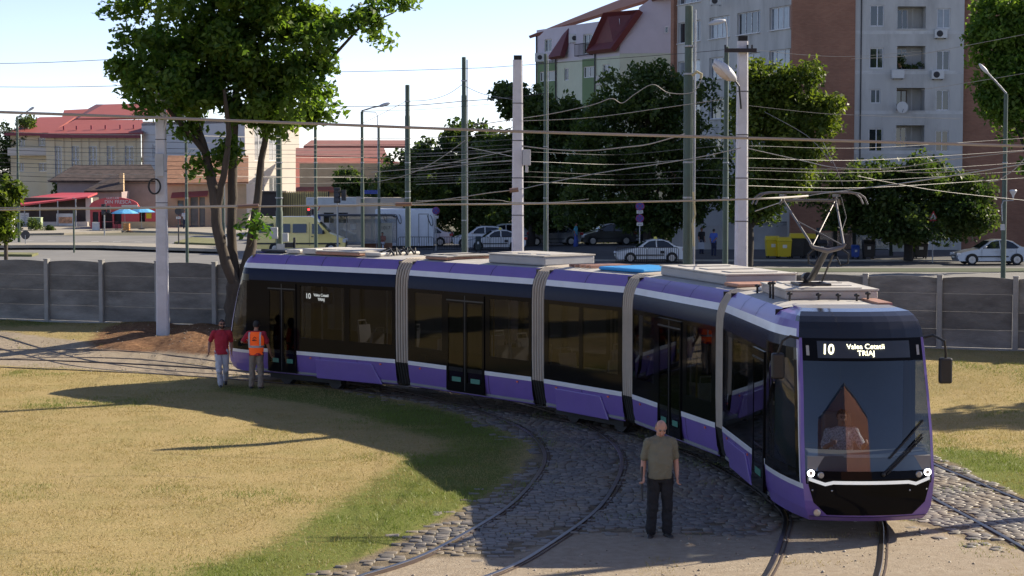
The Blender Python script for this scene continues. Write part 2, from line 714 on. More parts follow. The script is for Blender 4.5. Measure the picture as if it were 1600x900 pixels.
def zone_ground():
    m, nt, N, L = newmat('yard_ground')
    out = N.new('ShaderNodeOutputMaterial')
    b = N.new('ShaderNodeBsdfPrincipled')
    b.inputs['Roughness'].default_value = .95
    b.inputs['Specular IOR Level'].default_value = .1
    L.new(b.outputs[0], out.inputs[0])
    za = N.new('ShaderNodeAttribute')
    za.attribute_name = 'zone'
    sp = N.new('ShaderNodeSeparateColor')
    L.new(za.outputs['Color'], sp.inputs[0])
    g = N.new('ShaderNodeNewGeometry')

    def noise(sc, det=6, st=None):
        n = N.new('ShaderNodeTexNoise')
        n.inputs['Scale'].default_value = sc
        n.inputs['Detail'].default_value = det
        n.inputs['Roughness'].default_value = .7
        L.new(g.outputs['Position'], n.inputs['Vector'])
        return n.outputs[0]

    def ramp(src, a, b_, lo=0., hi=1.):
        r = N.new('ShaderNodeMapRange')
        r.inputs[1].default_value, r.inputs[2].default_value = a, b_
        r.inputs[3].default_value, r.inputs[4].default_value = lo, hi
        L.new(src, r.inputs[0])
        return r.outputs[0]

    def mixc(f, a, b_):
        x = N.new('ShaderNodeMix')
        x.data_type = 'RGBA'
        L.new(f, x.inputs[0])
        for s_, v in ((6, a), (7, b_)):
            if isinstance(v, tuple):
                x.inputs[s_].default_value = (*v, 1)
            else:
                L.new(v, x.inputs[s_])
        return x.outputs[2]

    def edge(src, nz, amt=.55):
        a = N.new('ShaderNodeMath')
        a.operation = 'MULTIPLY_ADD'
        L.new(nz, a.inputs[0])
        a.inputs[1].default_value = amt
        L.new(src, a.inputs[2])
        return ramp(a.outputs[0], .5 + amt * .5 - .12, .5 + amt * .5 + .12)
    fine, mid, big = noise(26), noise(5), noise(.9)
    dry = mixc(ramp(fine, .3, .7), (.27, .20, .085), (.44, .345, .17))
    grn = mixc(ramp(fine, .3, .7), (.08, .10, .02), (.19, .21, .055))
    pt = ramp(big, .45, .75, 0, .45)
    ad = N.new('ShaderNodeMath')
    ad.operation = 'MAXIMUM'
    L.new(pt, ad.inputs[0])
    L.new(edge(sp.outputs[2], mid), ad.inputs[1])
    grass = mixc(ad.outputs[0], dry, grn)
    dirt = mixc(ramp(mid, .3, .7), (.27, .215, .155), (.38, .32, .245))
    dirt = mixc(ramp(noise(60, 3), .62, .72, 0, .7), dirt, (.42, .36, .28))
    mnd = mixc(ramp(noise(7), .35, .65), (.10, .05, .03), (.27, .155, .085))
    gap = mixc(ramp(mid, .35, .6), (.11, .09, .065), (.23, .185, .125))
    c = mixc(edge(sp.outputs[1], mid), grass, dirt)
    c = mixc(edge(sp.outputs[0], fine, .2), c, gap)
    c = mixc(edge(za.outputs['Alpha'], mid), c, mnd)
    L.new(c, b.inputs['Base Color'])
    bp = N.new('ShaderNodeBump')
    bp.inputs['Strength'].default_value = .7
    bp.inputs['Distance'].default_value = .04
    L.new(noise(18, 8), bp.inputs['Height'])
    L.new(bp.outputs[0], b.inputs['Normal'])
    return m


idx = np.arange(nx * ny).reshape(ny, nx)
faces = np.stack([idx[:-1, :-1], idx[:-1, 1:], idx[1:, 1:], idx[1:, :-1]], -1).reshape(-1, 4)
yard = mesh_np('ground', np.stack([XX, YY, ZZ], -1).reshape(-1, 3), faces, 4, zone_ground(),
               {'zone': np.stack([Z_COB, Z_DIRT, Z_GREEN, Z_MOUND], -1).reshape(-1, 4)})
tag(yard, kind='structure')

m_far = M('far_ground', (.10, .095, .06), .95, var=.3, scale=.3)
mb = MB()
mb.grid([[(-3000, -400, -.06), (3000, -400, -.06)], [(-3000, 4000, -.06), (3000, 4000, -.06)]])
structure(mb, 'terrain', m_far)
# the rest of the depot yard round and behind the viewpoint
mb = MB()
mb.grid([[(-60, -40, -.02), (60, -40, -.02)], [(-60, 5.2, -.02), (60, 5.2, -.02)]])
mb.grid([[(-60, 5.2, -.02), (-34, 5.2, -.02)], [(-60, 70, -.02), (-34, 70, -.02)]])
mb.grid([[(34, 5.2, -.02), (60, 5.2, -.02)], [(34, 46, -.02), (60, 46, -.02)]])
structure(mb, 'yard', M('yard_soil', (.24, .18, .10), .95, var=.3, scale=1.2))

# ---------------------------------------------------------------- tracks
PX_IN_L = [(455, 588), (500, 596), (560, 603), (617, 611), (665, 621), (713, 634), (770, 651), (813, 669), (841, 690), (852, 712), (847, 733), (827, 761),
           (799, 790), (765, 813), (728, 834), (690, 855), (653, 875), (571, 899)]
PX_IN_R = [(905, 661), (927, 671), (945, 680), (959, 690), (970, 700), (977, 712), (980, 729), (971, 758), (952, 786), (920, 815), (890, 836), (856, 856), (767, 899)]


def wline(px):
    return [np.array((lambda q: (q.x, q.y))(gnd(a, b))) for a, b in px]


def smooth_line(pts, step=.25):
    """Catmull-Rom resample of a plan polyline"""
    p = [np.array(q, float) for q in pts]
    p = [2 * p[0] - p[1]] + p + [2 * p[-1] - p[-2]]
    out = []
    for i in range(1, len(p) - 2):
        n = max(2, int(np.linalg.norm(p[i + 1] - p[i]) / step))
        for k in range(n):
            t = k / n
            a, b, c, d = p[i - 1], p[i], p[i + 1], p[i + 2]
            out.append(.5 * ((2 * b) + (-a + c) * t + (2 * a - 5 * b + 4 * c - d) * t * t + (-a + 3 * b - 3 * c + d) * t ** 3))
    out.append(p[-2])
    return out


def relax(line, it=12):
    a = np.array(line)
    for _ in range(it):
        a[1:-1] = .25 * a[:-2] + .5 * a[1:-1] + .25 * a[2:]
    return [q for q in a]


def offset(line, d):
    a = np.array(line)
    t = np.gradient(a, axis=0)
    t /= np.linalg.norm(t, axis=1)[:, None]
    return [q for q in a + np.stack([-t[:, 1], t[:, 0]], 1) * d]


# tram: near side plan points at the joints
NS = {'b1': (628, 63.6), 'b2': (841, 69.6), 'b3': (983, 74.7), 'b4': (1127, 85.3)}
J = [np.array(((x - 800) / s, F / s)) for x, s in NS.values()]
N5 = np.array(((1260 - 800) / 103.6, F / 103.6)) + np.array((-.2, 0.))
d0 = np.array((374 - 800, 0)) / 59.3
N0 = np.array(((357 - 800) / 58.3, F / 58.3)) + np.array((-.13, -.15))
NEAR = [N0] + J + [N5]
DIRS, LEN = [], []
for i in range(5):
    v = NEAR[i + 1] - NEAR[i]
    LEN.append(float(np.linalg.norm(v)))
    DIRS.append(v / LEN[-1])
# track centre line under the tram
ctr = []
for i in range(5):
    nrm = np.array((-DIRS[i][1], DIRS[i][0])) * 1.2
    ctr.append((NEAR[i] + NEAR[i + 1]) / 2 + nrm)
pre = [ctr[0] + (-DIRS[0]) * 6 + np.array((-.3, -.6)), ctr[0] + (-DIRS[0]) * 14 + np.array((-2., -3.0)), ctr[0] + (-DIRS[0]) * 26 + np.array((-6., -8.5))]
q = lambda a, b: (wline([a])[0] + wline([b])[0]) / 2
post = [q((1224, 810), (1385, 812)), q((1210, 860), (1380, 862)), q((1196, 900), (1374, 900))]
e = post[-1] - post[-2]
e /= np.linalg.norm(e)
post += [post[-1] + e * 5 + np.array((-.6, 0)), post[-1] + e * 12 + np.array((-3., 0)), post[-1] + e * 20 + np.array((-8., 0))]
CL = relax(smooth_line(pre[::-1] + ctr + post), 30)

INL = relax(smooth_line(wline(PX_IN_L)), 10)
g_ = INL[-1] - INL[-8]
g_ /= np.linalg.norm(g_)
INL = INL + [INL[-1] + g_ * k * .5 for k in range(1, 30)]
INR = offset(INL, 1.5)
INR = INR[4:]
T3 = relax(smooth_line(wline([(1330, 660), (1400, 690), (1460, 727), (1520, 752), (1600, 785), (1700, 822)])), 6)
T3b = relax(smooth_line(wline([(1330, 690), (1400, 740), (1450, 775), (1520, 813), (1600, 858), (1660, 892)])), 6)
LT = []
for a in ([(-60, 536), (0, 546), (120, 566), (220, 577), (330, 585), (455, 590)], [(-60, 549), (0, 556), (110, 573), (200, 581), (300, 588)],
          [(-60, 557), (60, 558), (200, 562), (330, 572), (420, 582)], [(-60, 566), (60, 565), (200, 568), (330, 578), (400, 586)]):
    LT.append(relax(smooth_line(wline(a)), 6))

m_rail = M('rail_steel', (.20, .19, .185), .28, .9, var=.25, scale=6, dirt=(.10, .06, .04), dirt_amt=.5, dirt_scale=3)
m_railold = M('rail_dusty', (.20, .15, .11), .9, 0, var=.3)
m_railside = M('rail_rust', (.075, .05, .04), .8, .2, var=.3)


def rail(line, label, w=.075, top=.028, old=False):
    a = np.array(line)
    t = np.gradient(a, axis=0)
    t /= np.linalg.norm(t, axis=1)[:, None]
    n = np.stack([-t[:, 1], t[:, 0]], 1)
    mb = MB()
    z = [sample(ZZ, p[0], p[1]) if False else tzf(p[0], p[1]) for p in a]
    rows = []
    for o, h in ((-w / 2 - .004, -.04), (-w / 2, top - .006), (-w / 2 + .008, top), (w / 2 - .008, top), (w / 2, top - .006), (w / 2 + .004, -.04)):
        rows.append([(a[i][0] + n[i][0] * o, a[i][1] + n[i][1] * o, z[i] + h) for i in range(len(a))])
    for i in range(5):
        mb.grid(rows[i:i + 2], 0 if 1 <= i <= 3 else 1)
    # guard lip beyond the flange groove
    for o1, o2, h in ((w / 2 + .045, w / 2 + .07, top - .01),):
        mb.grid([[(a[i][0] + n[i][0] * o, a[i][1] + n[i][1] * o, z[i] + hh) for i in range(len(a))]
                 for o, hh in ((o1, -.03), (o1, h), (o2, h), (o2, -.03))], 1)
    return one(mb, 'rail', [m_rail, m_railold if old else m_railside], label, 'rail', 'tram rails of the turning loop', smooth=40)


rail(INL, 'curved steel rail bordering the sunlit lawn, inner rail of the empty loop track')
rail(INR, 'curved steel rail through the shaded cobbles left of the standing man')
rail(offset(CL, -.75), 'rail running out under the left corner of the tram front')
rail(offset(CL, .75), 'rail running out under the middle of the tram front onto the dirt')
rail(T3, 'straight rail at the edge of the right lawn beyond the tram')
rail(T3b, 'straight rail in the sunlit cobbles right of the tram front')
rail(LT[0], 'rail left of the tram nearest the lawn, running into the loop', .07, .014, True)
rail(LT[1], 'short branching rail on the dirt left of the walking man', .07, .014, True)
rail(LT[2], 'rail left of the tram closest to the earth mound', .07, .014, True)
rail(LT[3], 'rail left of the tram lying second from the earth mound', .07, .014, True)

# ---------------------------------------------------------------- cobbles
RAILS = np.concatenate([np.array(l) for l in (INL, INR, offset(CL, -.75), offset(CL, .75), T3, T3b)])


def near_rail(x, y, d):
    return np.min((RAILS[:, 0] - x) ** 2 + (RAILS[:, 1] - y) ** 2) < d * d


def cobbles():
    V, Fc, T = [], [], []
    rng = np.random.default_rng(5)
    y = 24.0
    row = 0
    while y < 56:
        dy = .135 + .035 * rng.random()
        x = -9 + rng.random() * .2
        while x < 16:
            dx = .14 + .09 * rng.random()
            cx, cy = x + dx / 2, y + dy / 2
            # rows follow the loop: shear and bow the grid
            px_, py_ = cx, cy + .10 * (cx - 2) + .012 * (cx - 2) ** 2 + .06 * math.sin(cx * .9 + row * .1)
            x += dx
            if not inside(P_COB, np.array([px_]), np.array([py_]))[0]:
                if rng.random() > .16 or not inside(P_COB, np.array([px_ + .45]), np.array([py_ + .3]))[0]:
                    continue
            elif rng.random() < .45 and not (inside(P_COB, np.array([px_ - .4]), np.array([py_ - .3]))[0] and inside(P_COB, np.array([px_ + .3]), np.array([py_ - .45]))[0]):
                continue
            if rng.random() < .015 or near_rail(px_, py_, .115):
                continue
            if vnoise(np.array([px_]), np.array([py_]), 1.6, 21)[0] > .9:
                continue
            g = .0055
            hx, hy = dx / 2 - g, dy / 2 - g
            inn = inside(P_COB, np.array([px_]), np.array([py_]))[0]
            h = (.008 + .010 * rng.random()) if inn else .001 + .007 * rng.random()
            tx, ty = (rng.random(2) - .5) * .12
            a = (rng.random() - .5) * .16 + .10 + .02 * (px_ - 2)
            ca, sa = math.cos(a), math.sin(a)
            k = len(V)
            for (s, hh) in ((1., -.03), (1., h * .3 if inn else -.004), (.86, h)):
                for (u, v) in ((-1, -1), (1, -1), (1, 1), (-1, 1)):
                    jx, jy = (rng.random(2) - .5) * .010
                    lx_, ly_ = u * hx * s + jx, v * hy * s + jy
                    V.append((px_ + lx_ * ca - ly_ * sa, py_ + lx_ * sa + ly_ * ca, hh + (lx_ * tx + ly_ * ty if hh > 0 else 0)))
            for q_ in range(4):
                Fc.append((k + q_, k + (q_ + 1) % 4, k + 4 + (q_ + 1) % 4, k + 4 + q_))
                Fc.append((k + 4 + q_, k + 4 + (q_ + 1) % 4, k + 8 + (q_ + 1) % 4, k + 8 + q_))
            Fc.append((k + 8, k + 9, k + 10, k + 11))
            T += [rng.random()] * 12
        y += dy
        row += 1
    V = np.array(V)
    V[:, 2] += tz(V[:, 0], V[:, 1]) + .004
    m, nt, N, L = newmat('granite_setts')
    out = N.new('ShaderNodeOutputMaterial')
    b = N.new('ShaderNodeBsdfPrincipled')
    b.inputs['Roughness'].default_value = .55
    L.new(b.outputs[0], out.inputs[0])
    a_ = N.new('ShaderNodeAttribute')
    a_.attribute_name = 'tone'
    cr = N.new('ShaderNodeValToRGB')
    cr.color_ramp.elements[0].color = (.115, .105, .093, 1)
    cr.color_ramp.elements[1].color = (.235, .205, .17, 1)
    e_ = cr.color_ramp.elements.new(.6)
    e_.color = (.15, .135, .118, 1)
    L.new(a_.outputs['Fac'], cr.inputs[0])
    g = N.new('ShaderNodeNewGeometry')
    nz = N.new('ShaderNodeTexNoise')
    nz.inputs['Scale'].default_value = 30
    nz.inputs['Detail'].default_value = 5
    L.new(g.outputs['Position'], nz.inputs['Vector'])
    mr = N.new('ShaderNodeMapRange')
    mr.inputs[3].default_value, mr.inputs[4].default_value = .6, 1.4
    L.new(nz.outputs[0], mr.inputs[0])
    n2 = N.new('ShaderNodeTexNoise')
    n2.inputs['Scale'].default_value = .8
    n2.inputs['Detail'].default_value = 6
    L.new(g.outputs['Position'], n2.inputs['Vector'])
    m2 = N.new('ShaderNodeMapRange')
    m2.inputs[1].default_value, m2.inputs[2].default_value, m2.inputs[4].default_value = .46, .64, .8
    L.new(n2.outputs[0], m2.inputs[0])
    mx = N.new('ShaderNodeMix')
    mx.data_type = 'RGBA'
    mx.blend_type = 'MULTIPLY'
    mx.inputs[0].default_value = 1
    L.new(cr.outputs[0], mx.inputs[6])
    L.new(mr.outputs[0], mx.inputs[7])
    x2 = N.new('ShaderNodeMix')
    x2.data_type = 'RGBA'
    L.new(m2.outputs[0], x2.inputs[0])
    L.new(mx.outputs[2], x2.inputs[6])
    x2.inputs[7].default_value = (.22, .175, .115, 1)
    L.new(x2.outputs[2], b.inputs['Base Color'])
    o = mesh_np('cobblestone_paving', V, np.array(Fc), 4, m, {'tone': np.array(T)})
    tag(o, kind='structure')


cobbles()

# ---------------------------------------------------------------- grass
m_grass = leaf_mat('grass_blades', (.39, .31, .145), (.17, .23, .045), .35, (1.0, 1.0, .7))


def grass(name, n, region, hmin, hmax, wid, seed, dens=None, tall=0.):
    """short blades over the lawn: one object nobody could count"""
    rng = np.random.default_rng(seed)
    pts, tone = [], []
    x = rng.uniform(region[0], region[1], n)
    y = region[2] + (region[3] - region[2]) * rng.random(n)
    keep = (y < wall_y(x) - .1) & (np.abs(x) < (y * 820 / F + 1.0))
    x, y = x[keep], y[keep]
    cob, dr, gr, mo = (sample(Z, x, y) for Z in (Z_COB, Z_DIRT, Z_GREEN, Z_MOUND))
    r = rng.random(len(x))
    w = np.clip(1 - 1.6 * cob - 1.35 * dr - .95 * mo, 0, 1)
    clump = vnoise(x, y, .7, 31)
    w = np.where(cob + dr > .6, np.where(clump > .74, .32, 0.), w * np.clip(.25 + 1.3 * vnoise(x, y, 1.3, 32), .3, 1))
    if dens is not None:
        w = w * dens(x, y)
    k = r < w
    x, y, gr, cob, dr, mo = x[k], y[k], gr[k], cob[k], dr[k], mo[k]
    m_ = len(x)
    green = np.clip(gr * 1.15 - .12 + (vnoise(x, y, 2.2, 33) - .58) * 1.7 + (vnoise(x, y, 6., 36) - .55) * 1.0 + (vnoise(x, y, .6, 34) - .5) * 1.2 + ((cob + dr) > .5) * .8 + rng.normal(0, .2, m_), 0, 1)
    h = (hmin + (hmax - hmin) * rng.random(m_)) * (.65 + .6 * green) * (.55 + 1.1 * vnoise(x, y, .35, 37))
    h = h + tall * (rng.random(m_) > .990) * .15 * rng.random(m_)
    a = rng.random(m_) * 2 * np.pi
    ww = wid * (.6 + .8 * rng.random(m_))
    lean = rng.normal(0, .55, (m_, 2)) * h[:, None]
    z = sample(ZZ, x, y) - .004
    z = np.where((cob + dr) > .5, tz(x, y), z)
    A = np.stack([x - np.cos(a) * ww, y - np.sin(a) * ww, z], 1)
    B = np.stack([x + np.cos(a) * ww, y + np.sin(a) * ww, z], 1)
    C = np.stack([x + lean[:, 0], y + lean[:, 1], z + h], 1)
    V = np.stack([A, B, C], 1).reshape(-1, 3)
    Fc = np.arange(3 * m_).reshape(-1, 3)
    o = mesh_np(name, V, Fc, 3, m_grass, {'tone': np.repeat(green, 3)})
    tag(o, 'short dry and green grass over the depot lawns', 'grass', kind='stuff')
    return o


# ---- pebbles and crumbs on the bare earth
def pebbles():
    rng = np.random.default_rng(61)
    n = 60000
    x, y = rng.uniform(-20, 14, n), rng.uniform(24, 62, n)
    dr, co, mo = (sample(Z, x, y) for Z in (Z_DIRT, Z_COB, Z_MOUND))
    k = (rng.random(n) < np.clip(dr * .9 + mo * .8 - co, 0, 1) * (vnoise(x, y, 1.1, 62) ** 2)) & (np.abs(x) < y * 820 / F + 1) & (y < wall_y(x) - .3)
    x, y = x[k], y[k]
    m_ = len(x)
    r = .008 + .03 * rng.random(m_) ** 4
    oct_ = np.array([(1, 0, 0), (0, 1, 0), (-1, 0, 0), (0, -1, 0), (0, 0, .7), (0, 0, -.5)])
    V = oct_[None] * r[:, None, None] * rng.uniform(.6, 1.3, (m_, 6, 1))
    V = V + np.stack([x, y, sample(ZZ, x, y) + r * .2], 1)[:, None]
    f = np.array([(0, 1, 4), (1, 2, 4), (2, 3, 4), (3, 0, 4), (1, 0, 5), (2, 1, 5), (3, 2, 5), (0, 3, 5)])
    Fc = (np.arange(m_)[:, None, None] * 6 + f[None]).reshape(-1, 3)
    o = mesh_np('pebbles', V.reshape(-1, 3), Fc, 3, leaf_mat('pebble_stone', (.20, .16, .12), (.42, .37, .30), .0), {'tone': np.repeat(rng.random(m_), 6)})
    tag(o, 'small stones and crumbs of earth strewn over the bare dirt', 'pebbles', kind='stuff')


pebbles()
grass('grass', 1000000, (-20, 22, 24, 66), .025, .055, .006, 41, tall=1.)
# ================================================================ tram
m_purple = M('purple_paint', (.17, .105, .36), .34, var=.06, coat=.25, dirt=(.17, .13, .24), dirt_amt=.25, dirt_scale=1.2)
m_white = M('white_trim_paint', (.68, .68, .70), .35, var=.05, coat=.3, dirt=(.4, .38, .36), dirt_amt=.25)
m_black = M('black_gloss_panel', (.006, .006, .007), .07, var=.1, spec=.09)
m_cap = M('black_roof_cap', (.012, .012, .016), .16, var=.1, coat=.5)
m_skyrefl = M('painted_sky_reflection', (.008, .012, .036), .22, var=.08, spec=.06)  # black gloss strip, its sky reflection painted in as dark blue
m_frame = M('black_rubber', (.012, .012, .013), .5)
m_under = M('underframe_black', (.015, .014, .013), .8, var=.3)
m_roof = M('roof_grey', (.42, .40, .37), .7, var=.15, dirt=(.22, .18, .14), dirt_amt=.5)
m_unit = M('roof_unit_grey', (.33, .335, .35), .5, var=.06, dirt=(.25, .23, .2), dirt_amt=.3, dirt_scale=1.5)
m_unitw = M('roof_unit_white', (.50, .47, .42), .55, var=.08, dirt=(.35, .29, .22), dirt_amt=.5)
m_unitb = M('roof_unit_beige', (.46, .40, .36), .6, var=.1, dirt=(.25, .18, .14), dirt_amt=.4)
m_copper = M('orange_primer', (.36, .19, .13), .6, var=.2)
m_blue = M('blue_cover', (.02, .27, .62), .4, var=.12, scale=5, bump=.3, bscale=9)
m_bel = M('bellows_beige', (.44, .38, .31), .8, var=.1)
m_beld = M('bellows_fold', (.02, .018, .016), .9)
m_tint = glass_mat('tram_side_glass', (.44, .44, .45), f0=.012)
m_wind = glass_mat('tram_windscreen', (.42, .50, .58), f0=.075)
m_steel = M('brushed_steel', (.45, .45, .46), .35, .8, var=.1)
m_dark = M('dark_metal', (.03, .03, .034), .45, .5)
m_int = M('interior_grey', (.20, .20, .21), .7, var=.1)
m_intl = M('interior_light', (.5, .5, .5), .6)
m_seat = M('seat_shell', (.55, .55, .55), .5)
m_seatr = M('seat_red', (.24, .03, .03), .7)
m_yel = M('grab_pole_yellow', (.55, .38, .02), .4)
m_led = M('display_led', (.9, .85, .55), emit=((1, .93, .62), 1.3))
m_ledw = M('display_led_white', (.9, .9, .9), emit=((.95, 1, .95), 1.3))
m_disp = M('display_face', (.035, .042, .055), .3)
m_lamp = M('headlight_ring', (.9, .9, .9), emit=((1, 1, 1), 3.0))
m_lens = M('lamp_lens', (.35, .33, .30), .15, spec=.8)
m_drl = M('light_strip', (.75, .76, .76), .3, emit=((.97, 1, .96), .14))
m_orange = M('marker_orange', (.7, .12, .03), .4)
m_stepteal = M('teal_step_patch', (.03, .17, .12), .5)

m_captop = M('cab_roof_grey', (.20, .195, .20), .4, var=.1)
m_joint = M('panel_joint', (.03, .02, .06), .6)
C2 = ctr[2]
tram = thing('tram', 'long five-section purple and black tram curving through the loop, cab facing the viewer', 'tram', (float(C2[0]), float(C2[1]), 0))

PROF = [(1.10, .33), (1.165, .55), (1.2, .88), (1.2, .96), (1.2, 2.75), (1.19, 2.93), (1.165, 3.06), (1.125, 3.19), (1.04, 3.33), (.92, 3.42), (.6, 3.46), (0, 3.47)]


def prof_y(z):
    for (a, b), (c, d) in zip(PROF, PROF[1:]):
        if b <= z <= d:
            return a + (c - a) * (z - b) / (d - b)
    return PROF[0][0] if z < .33 else 0.


class Mod:
    def __init__(s, i):
        s.i = i
        s.d = DIRS[i]
        s.L = LEN[i]
        s.O = NEAR[i] + np.array((-s.d[1], s.d[0])) * 1.2
        s.a = math.atan2(s.d[1], s.d[0])

    def lx(s, px):
        k = (px - 800) / F
        a, b = NEAR[s.i], s.d
        return (k * a[1] - a[0]) / (b[0] - k * b[1])

    def part(s, mb, name, mats, parent=None, **k):
        o = mb.build(name, mats, parent or tram, **k)
        if parent is None:
            o.location = (s.O[0] - C2[0], s.O[1] - C2[1], 0)
            o.rotation_euler = (0, 0, s.a)
        return o

    def world(s, x, y, z):
        n = np.array((-s.d[1], s.d[0]))
        q_ = s.O + s.d * x + n * y
        return Vector((q_[0], q_[1], z))


MODS = [Mod(i) for i in range(5)]


def strip(mb, pts, x0, x1, m=0, sides=(-1, 1)):
    for sg in sides:
        mb.grid([[(x0, sg * y, z), (x1, sg * y, z)] for y, z in pts], m)


def section(i, x0, x1, wins, farwins, wz=(1.32, 2.66), skirts=()):
    """one body section of the tram between x0 and x1 of its own frame"""
    mo = MODS[i]
    mb = MB()
    strip(mb, PROF[0:3], x0, x1, 0)
    strip(mb, PROF[7:10], x0, x1, 0)
    strip(mb, PROF[9:12], x0, x1, 1)
    for x in (x0, x1):      # end frames
        for sg in (-1, 1):
            mb.grid([[(x, sg * y, z), (x, sg * (y - .12), z)] for y, z in PROF[:9]], 2)
        mb.boxb((x - .01, -1.05, 2.75), (x + .01, 1.05, 3.4), 2)
    body = mo.part(mb, 'body_section', [m_purple, m_roof, m_frame], smooth=35)
    # window band with real openings
    mb = MB()
    facade(mb, (x0, -1.2, 0), (1, 0, 0), x1 - x0, 2.75, [(a - x0, wz[0], b - x0, wz[1]) for a, b in wins], .05, 0, z0=.96)
    mo.part(mb, 'window_band', m_black, body)
    mb = MB()
    facade(mb, (x1, 1.2, 0), (-1, 0, 0), x1 - x0, 2.75, [(x1 - b, wz[0], x1 - a, wz[1]) for a, b in farwins], .05, 0, z0=.96)
    mo.part(mb, 'window_band', m_black, body)
    for a, b in wins:
        p = MB()
        p.box(((a + b) / 2, -1.192, sum(wz) / 2), (b - a - .004, .008, wz[1] - wz[0] - .004))
        mo.part(p, 'window', m_tint, body)
    for a, b in farwins:
        p = MB()
        p.box(((a + b) / 2, 1.192, sum(wz) / 2), (b - a - .004, .008, wz[1] - wz[0] - .004))
        mo.part(p, 'window', m_tint, body)
    for sg in (-1, 1):
        for pts, nm, mt in ((PROF[4:7], 'upper_panel', m_skyrefl), (PROF[6:8], 'roofline_stripe', m_white), ([(1.203, .865), (1.206, .955), (1.2, .962)], 'waist_stripe', m_white)):
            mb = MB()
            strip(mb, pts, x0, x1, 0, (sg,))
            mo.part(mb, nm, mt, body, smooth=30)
    for a, b, sl in skirts:     # raised maintenance cover over the bogie
        mb = MB()
        zz = (.30, .80)
        lo, hi = -1.225, -1.235
        pts = [(a, lo, zz[1]), (b - .1, lo, zz[1]), (b + sl, lo + .05, zz[0]), (a + .0, lo + .05, zz[0])]
        pin = [(x, -1.15, z) for x, _, z in pts]
        mb.add(pts + pin, [(0, 1, 2, 3), (0, 4, 5, 1), (1, 5, 6, 2), (2, 6, 7, 3), (3, 7, 4, 0)])
        mo.part(mb, 'skirt_cover', m_purple, body, bevel=.02)
    # panel joints on skirt and roof edge
    n = max(2, int((x1 - x0) / 1.25))
    for k in range(1, n):
        x = x0 + (x1 - x0) * k / n
        for sg in (-1,):
            for pts in (PROF[0:3], PROF[7:10]):
                mb = MB()
                mb.grid([[(x - .010, sg * (y + .003), z), (x + .010, sg * (y + .003), z)] for y, z in pts])
                mo.part(mb, 'panel_joint', m_joint, body)
    # inside
    mb = MB()
    mb.boxb((x0, -1.14, .36), (x1, 1.14, .42), 0)
    mb.boxb((x0, -1.1, 2.72), (x1, 1.1, 2.76), 1)
    mo.part(mb, 'interior', [m_int, m_intl], body)
    return mo, body


def seat(mo, body, x, y, face=1, red=False):
    mb = MB()
    z = .42
    mb.box((x, y, z + .42), (.44, .44, .07))
    mb.box((x - face * .22, y, z + .78), (.07, .44, .70), rot=Matrix.Rotation(face * -.12, 3, 'Y'))
    mb.box((x, y, z + .2), (.12, .3, .4))
    mb.tube([(x - face * .30, y - .16, z + 1.1), (x - face * .33, y - .14, z + 1.24), (x - face * .33, y + .14, z + 1.24), (x - face * .30, y + .16, z + 1.1)], .018, 6)
    mo.part(mb, 'seat', m_seatr if red else m_seat, body, bevel=.02, segs=1)


def pole(mo, body, x, y, m=None):
    mb = MB()
    mb.tube([(x, y, .42), (x, y, 2.72)], .02, 8)
    mo.part(mb, 'grab_pole', m or m_steel, body)


def door(mo, a, b, leaves=2, zt=2.70):
    """sliding plug door standing slightly proud of the side"""
    mb, y = MB(), -1.222
    facade(mb, (a, y, 0), (1, 0, 0), b - a, zt, [(((b - a) / leaves) * k + .075, .62, ((b - a) / leaves) * (k + 1) - .075, zt - .2) for k in range(leaves)], .03, 0, z0=.40)
    mb.grid([[(a, y, .40), (a, y, zt)], [(a, -1.19, .40), (a, -1.19, zt)]])
    mb.grid([[(b, y, .40), (b, y, zt)], [(b, -1.19, .40), (b, -1.19, zt)]])
    mb.grid([[(a, y, .40), (b, y, .40)], [(a, -1.13, .36), (b, -1.13, .36)]])
    mb.grid([[(a, y, zt), (b, y, zt)], [(a, -1.19, zt), (b, -1.19, zt)]])
    d = mo.part(mb, 'door', m_black)
    for k in range(leaves):
        u0, u1 = a + (b - a) / leaves * k + .075, a + (b - a) / leaves * (k + 1) - .075
        p = MB()
        p.box(((u0 + u1) / 2, y + .012, (.62 + zt - .2) / 2), (u1 - u0 - .004, .008, zt - .82 - .004))
        mo.part(p, 'pane', m_tint, d)
        p = MB()
        for zz in (.72, 1.15, 1.5):
            p.tube([(u0 + .05, y + .06, zz), (u0 + .05, y + .06, zz + .24)], .014, 6)
        mo.part(p, 'handle', m_steel, d)
        p = MB()
        p.box(((u0 + u1) / 2 + .03, y + .003, .68), ((u1 - u0) * .6, .006, .11))
        mo.part(p, 'step_glimpse', m_stepteal, d)  # flat teal patch added where the interior step shows through the door
    p = MB()
    for k in range(1, leaves):
        u = a + (b - a) / leaves * k
        p.boxb((u - .012, y - .004, .42), (u + .012, y + .02, zt - .02))
    p.boxb((a + .01, y - .004, zt - .16), (b - .01, y + .01, zt - .13))
    mo.part(p, 'seal', m_frame, d)
    return d


GAP = .24
NLR, NLF = 1.0, 2.0
# ---- rear section
m0 = MODS[0]
w = [m0.lx(p) for p in (418, 462, 468, 537, 545, 612)]
_, b0 = section(0, NLR, m0.L - GAP, [(w[2], w[3]), (w[4], w[5])], [(w[0] - .2, w[1]), (w[2], w[3]), (w[4], w[5])],
                skirts=[(m0.lx(492), m0.lx(585), .22)])
door(m0, w[0], w[1])
for x, y, f, r in ((w[4] + .3, -.75, -1, 0), (w[4] + .9, -.75, -1, 1), (w[4] + .3, .6, -1, 0), (w[2] + .6, .8, 1, 0)):
    seat(m0, b0, x, y, f, r)
for x, y in ((w[2] + .2, -.6), (w[2] + .55, -.2), (w[1] - .1, -.8), (w[4], .2)):
    pole(m0, b0, x, y)
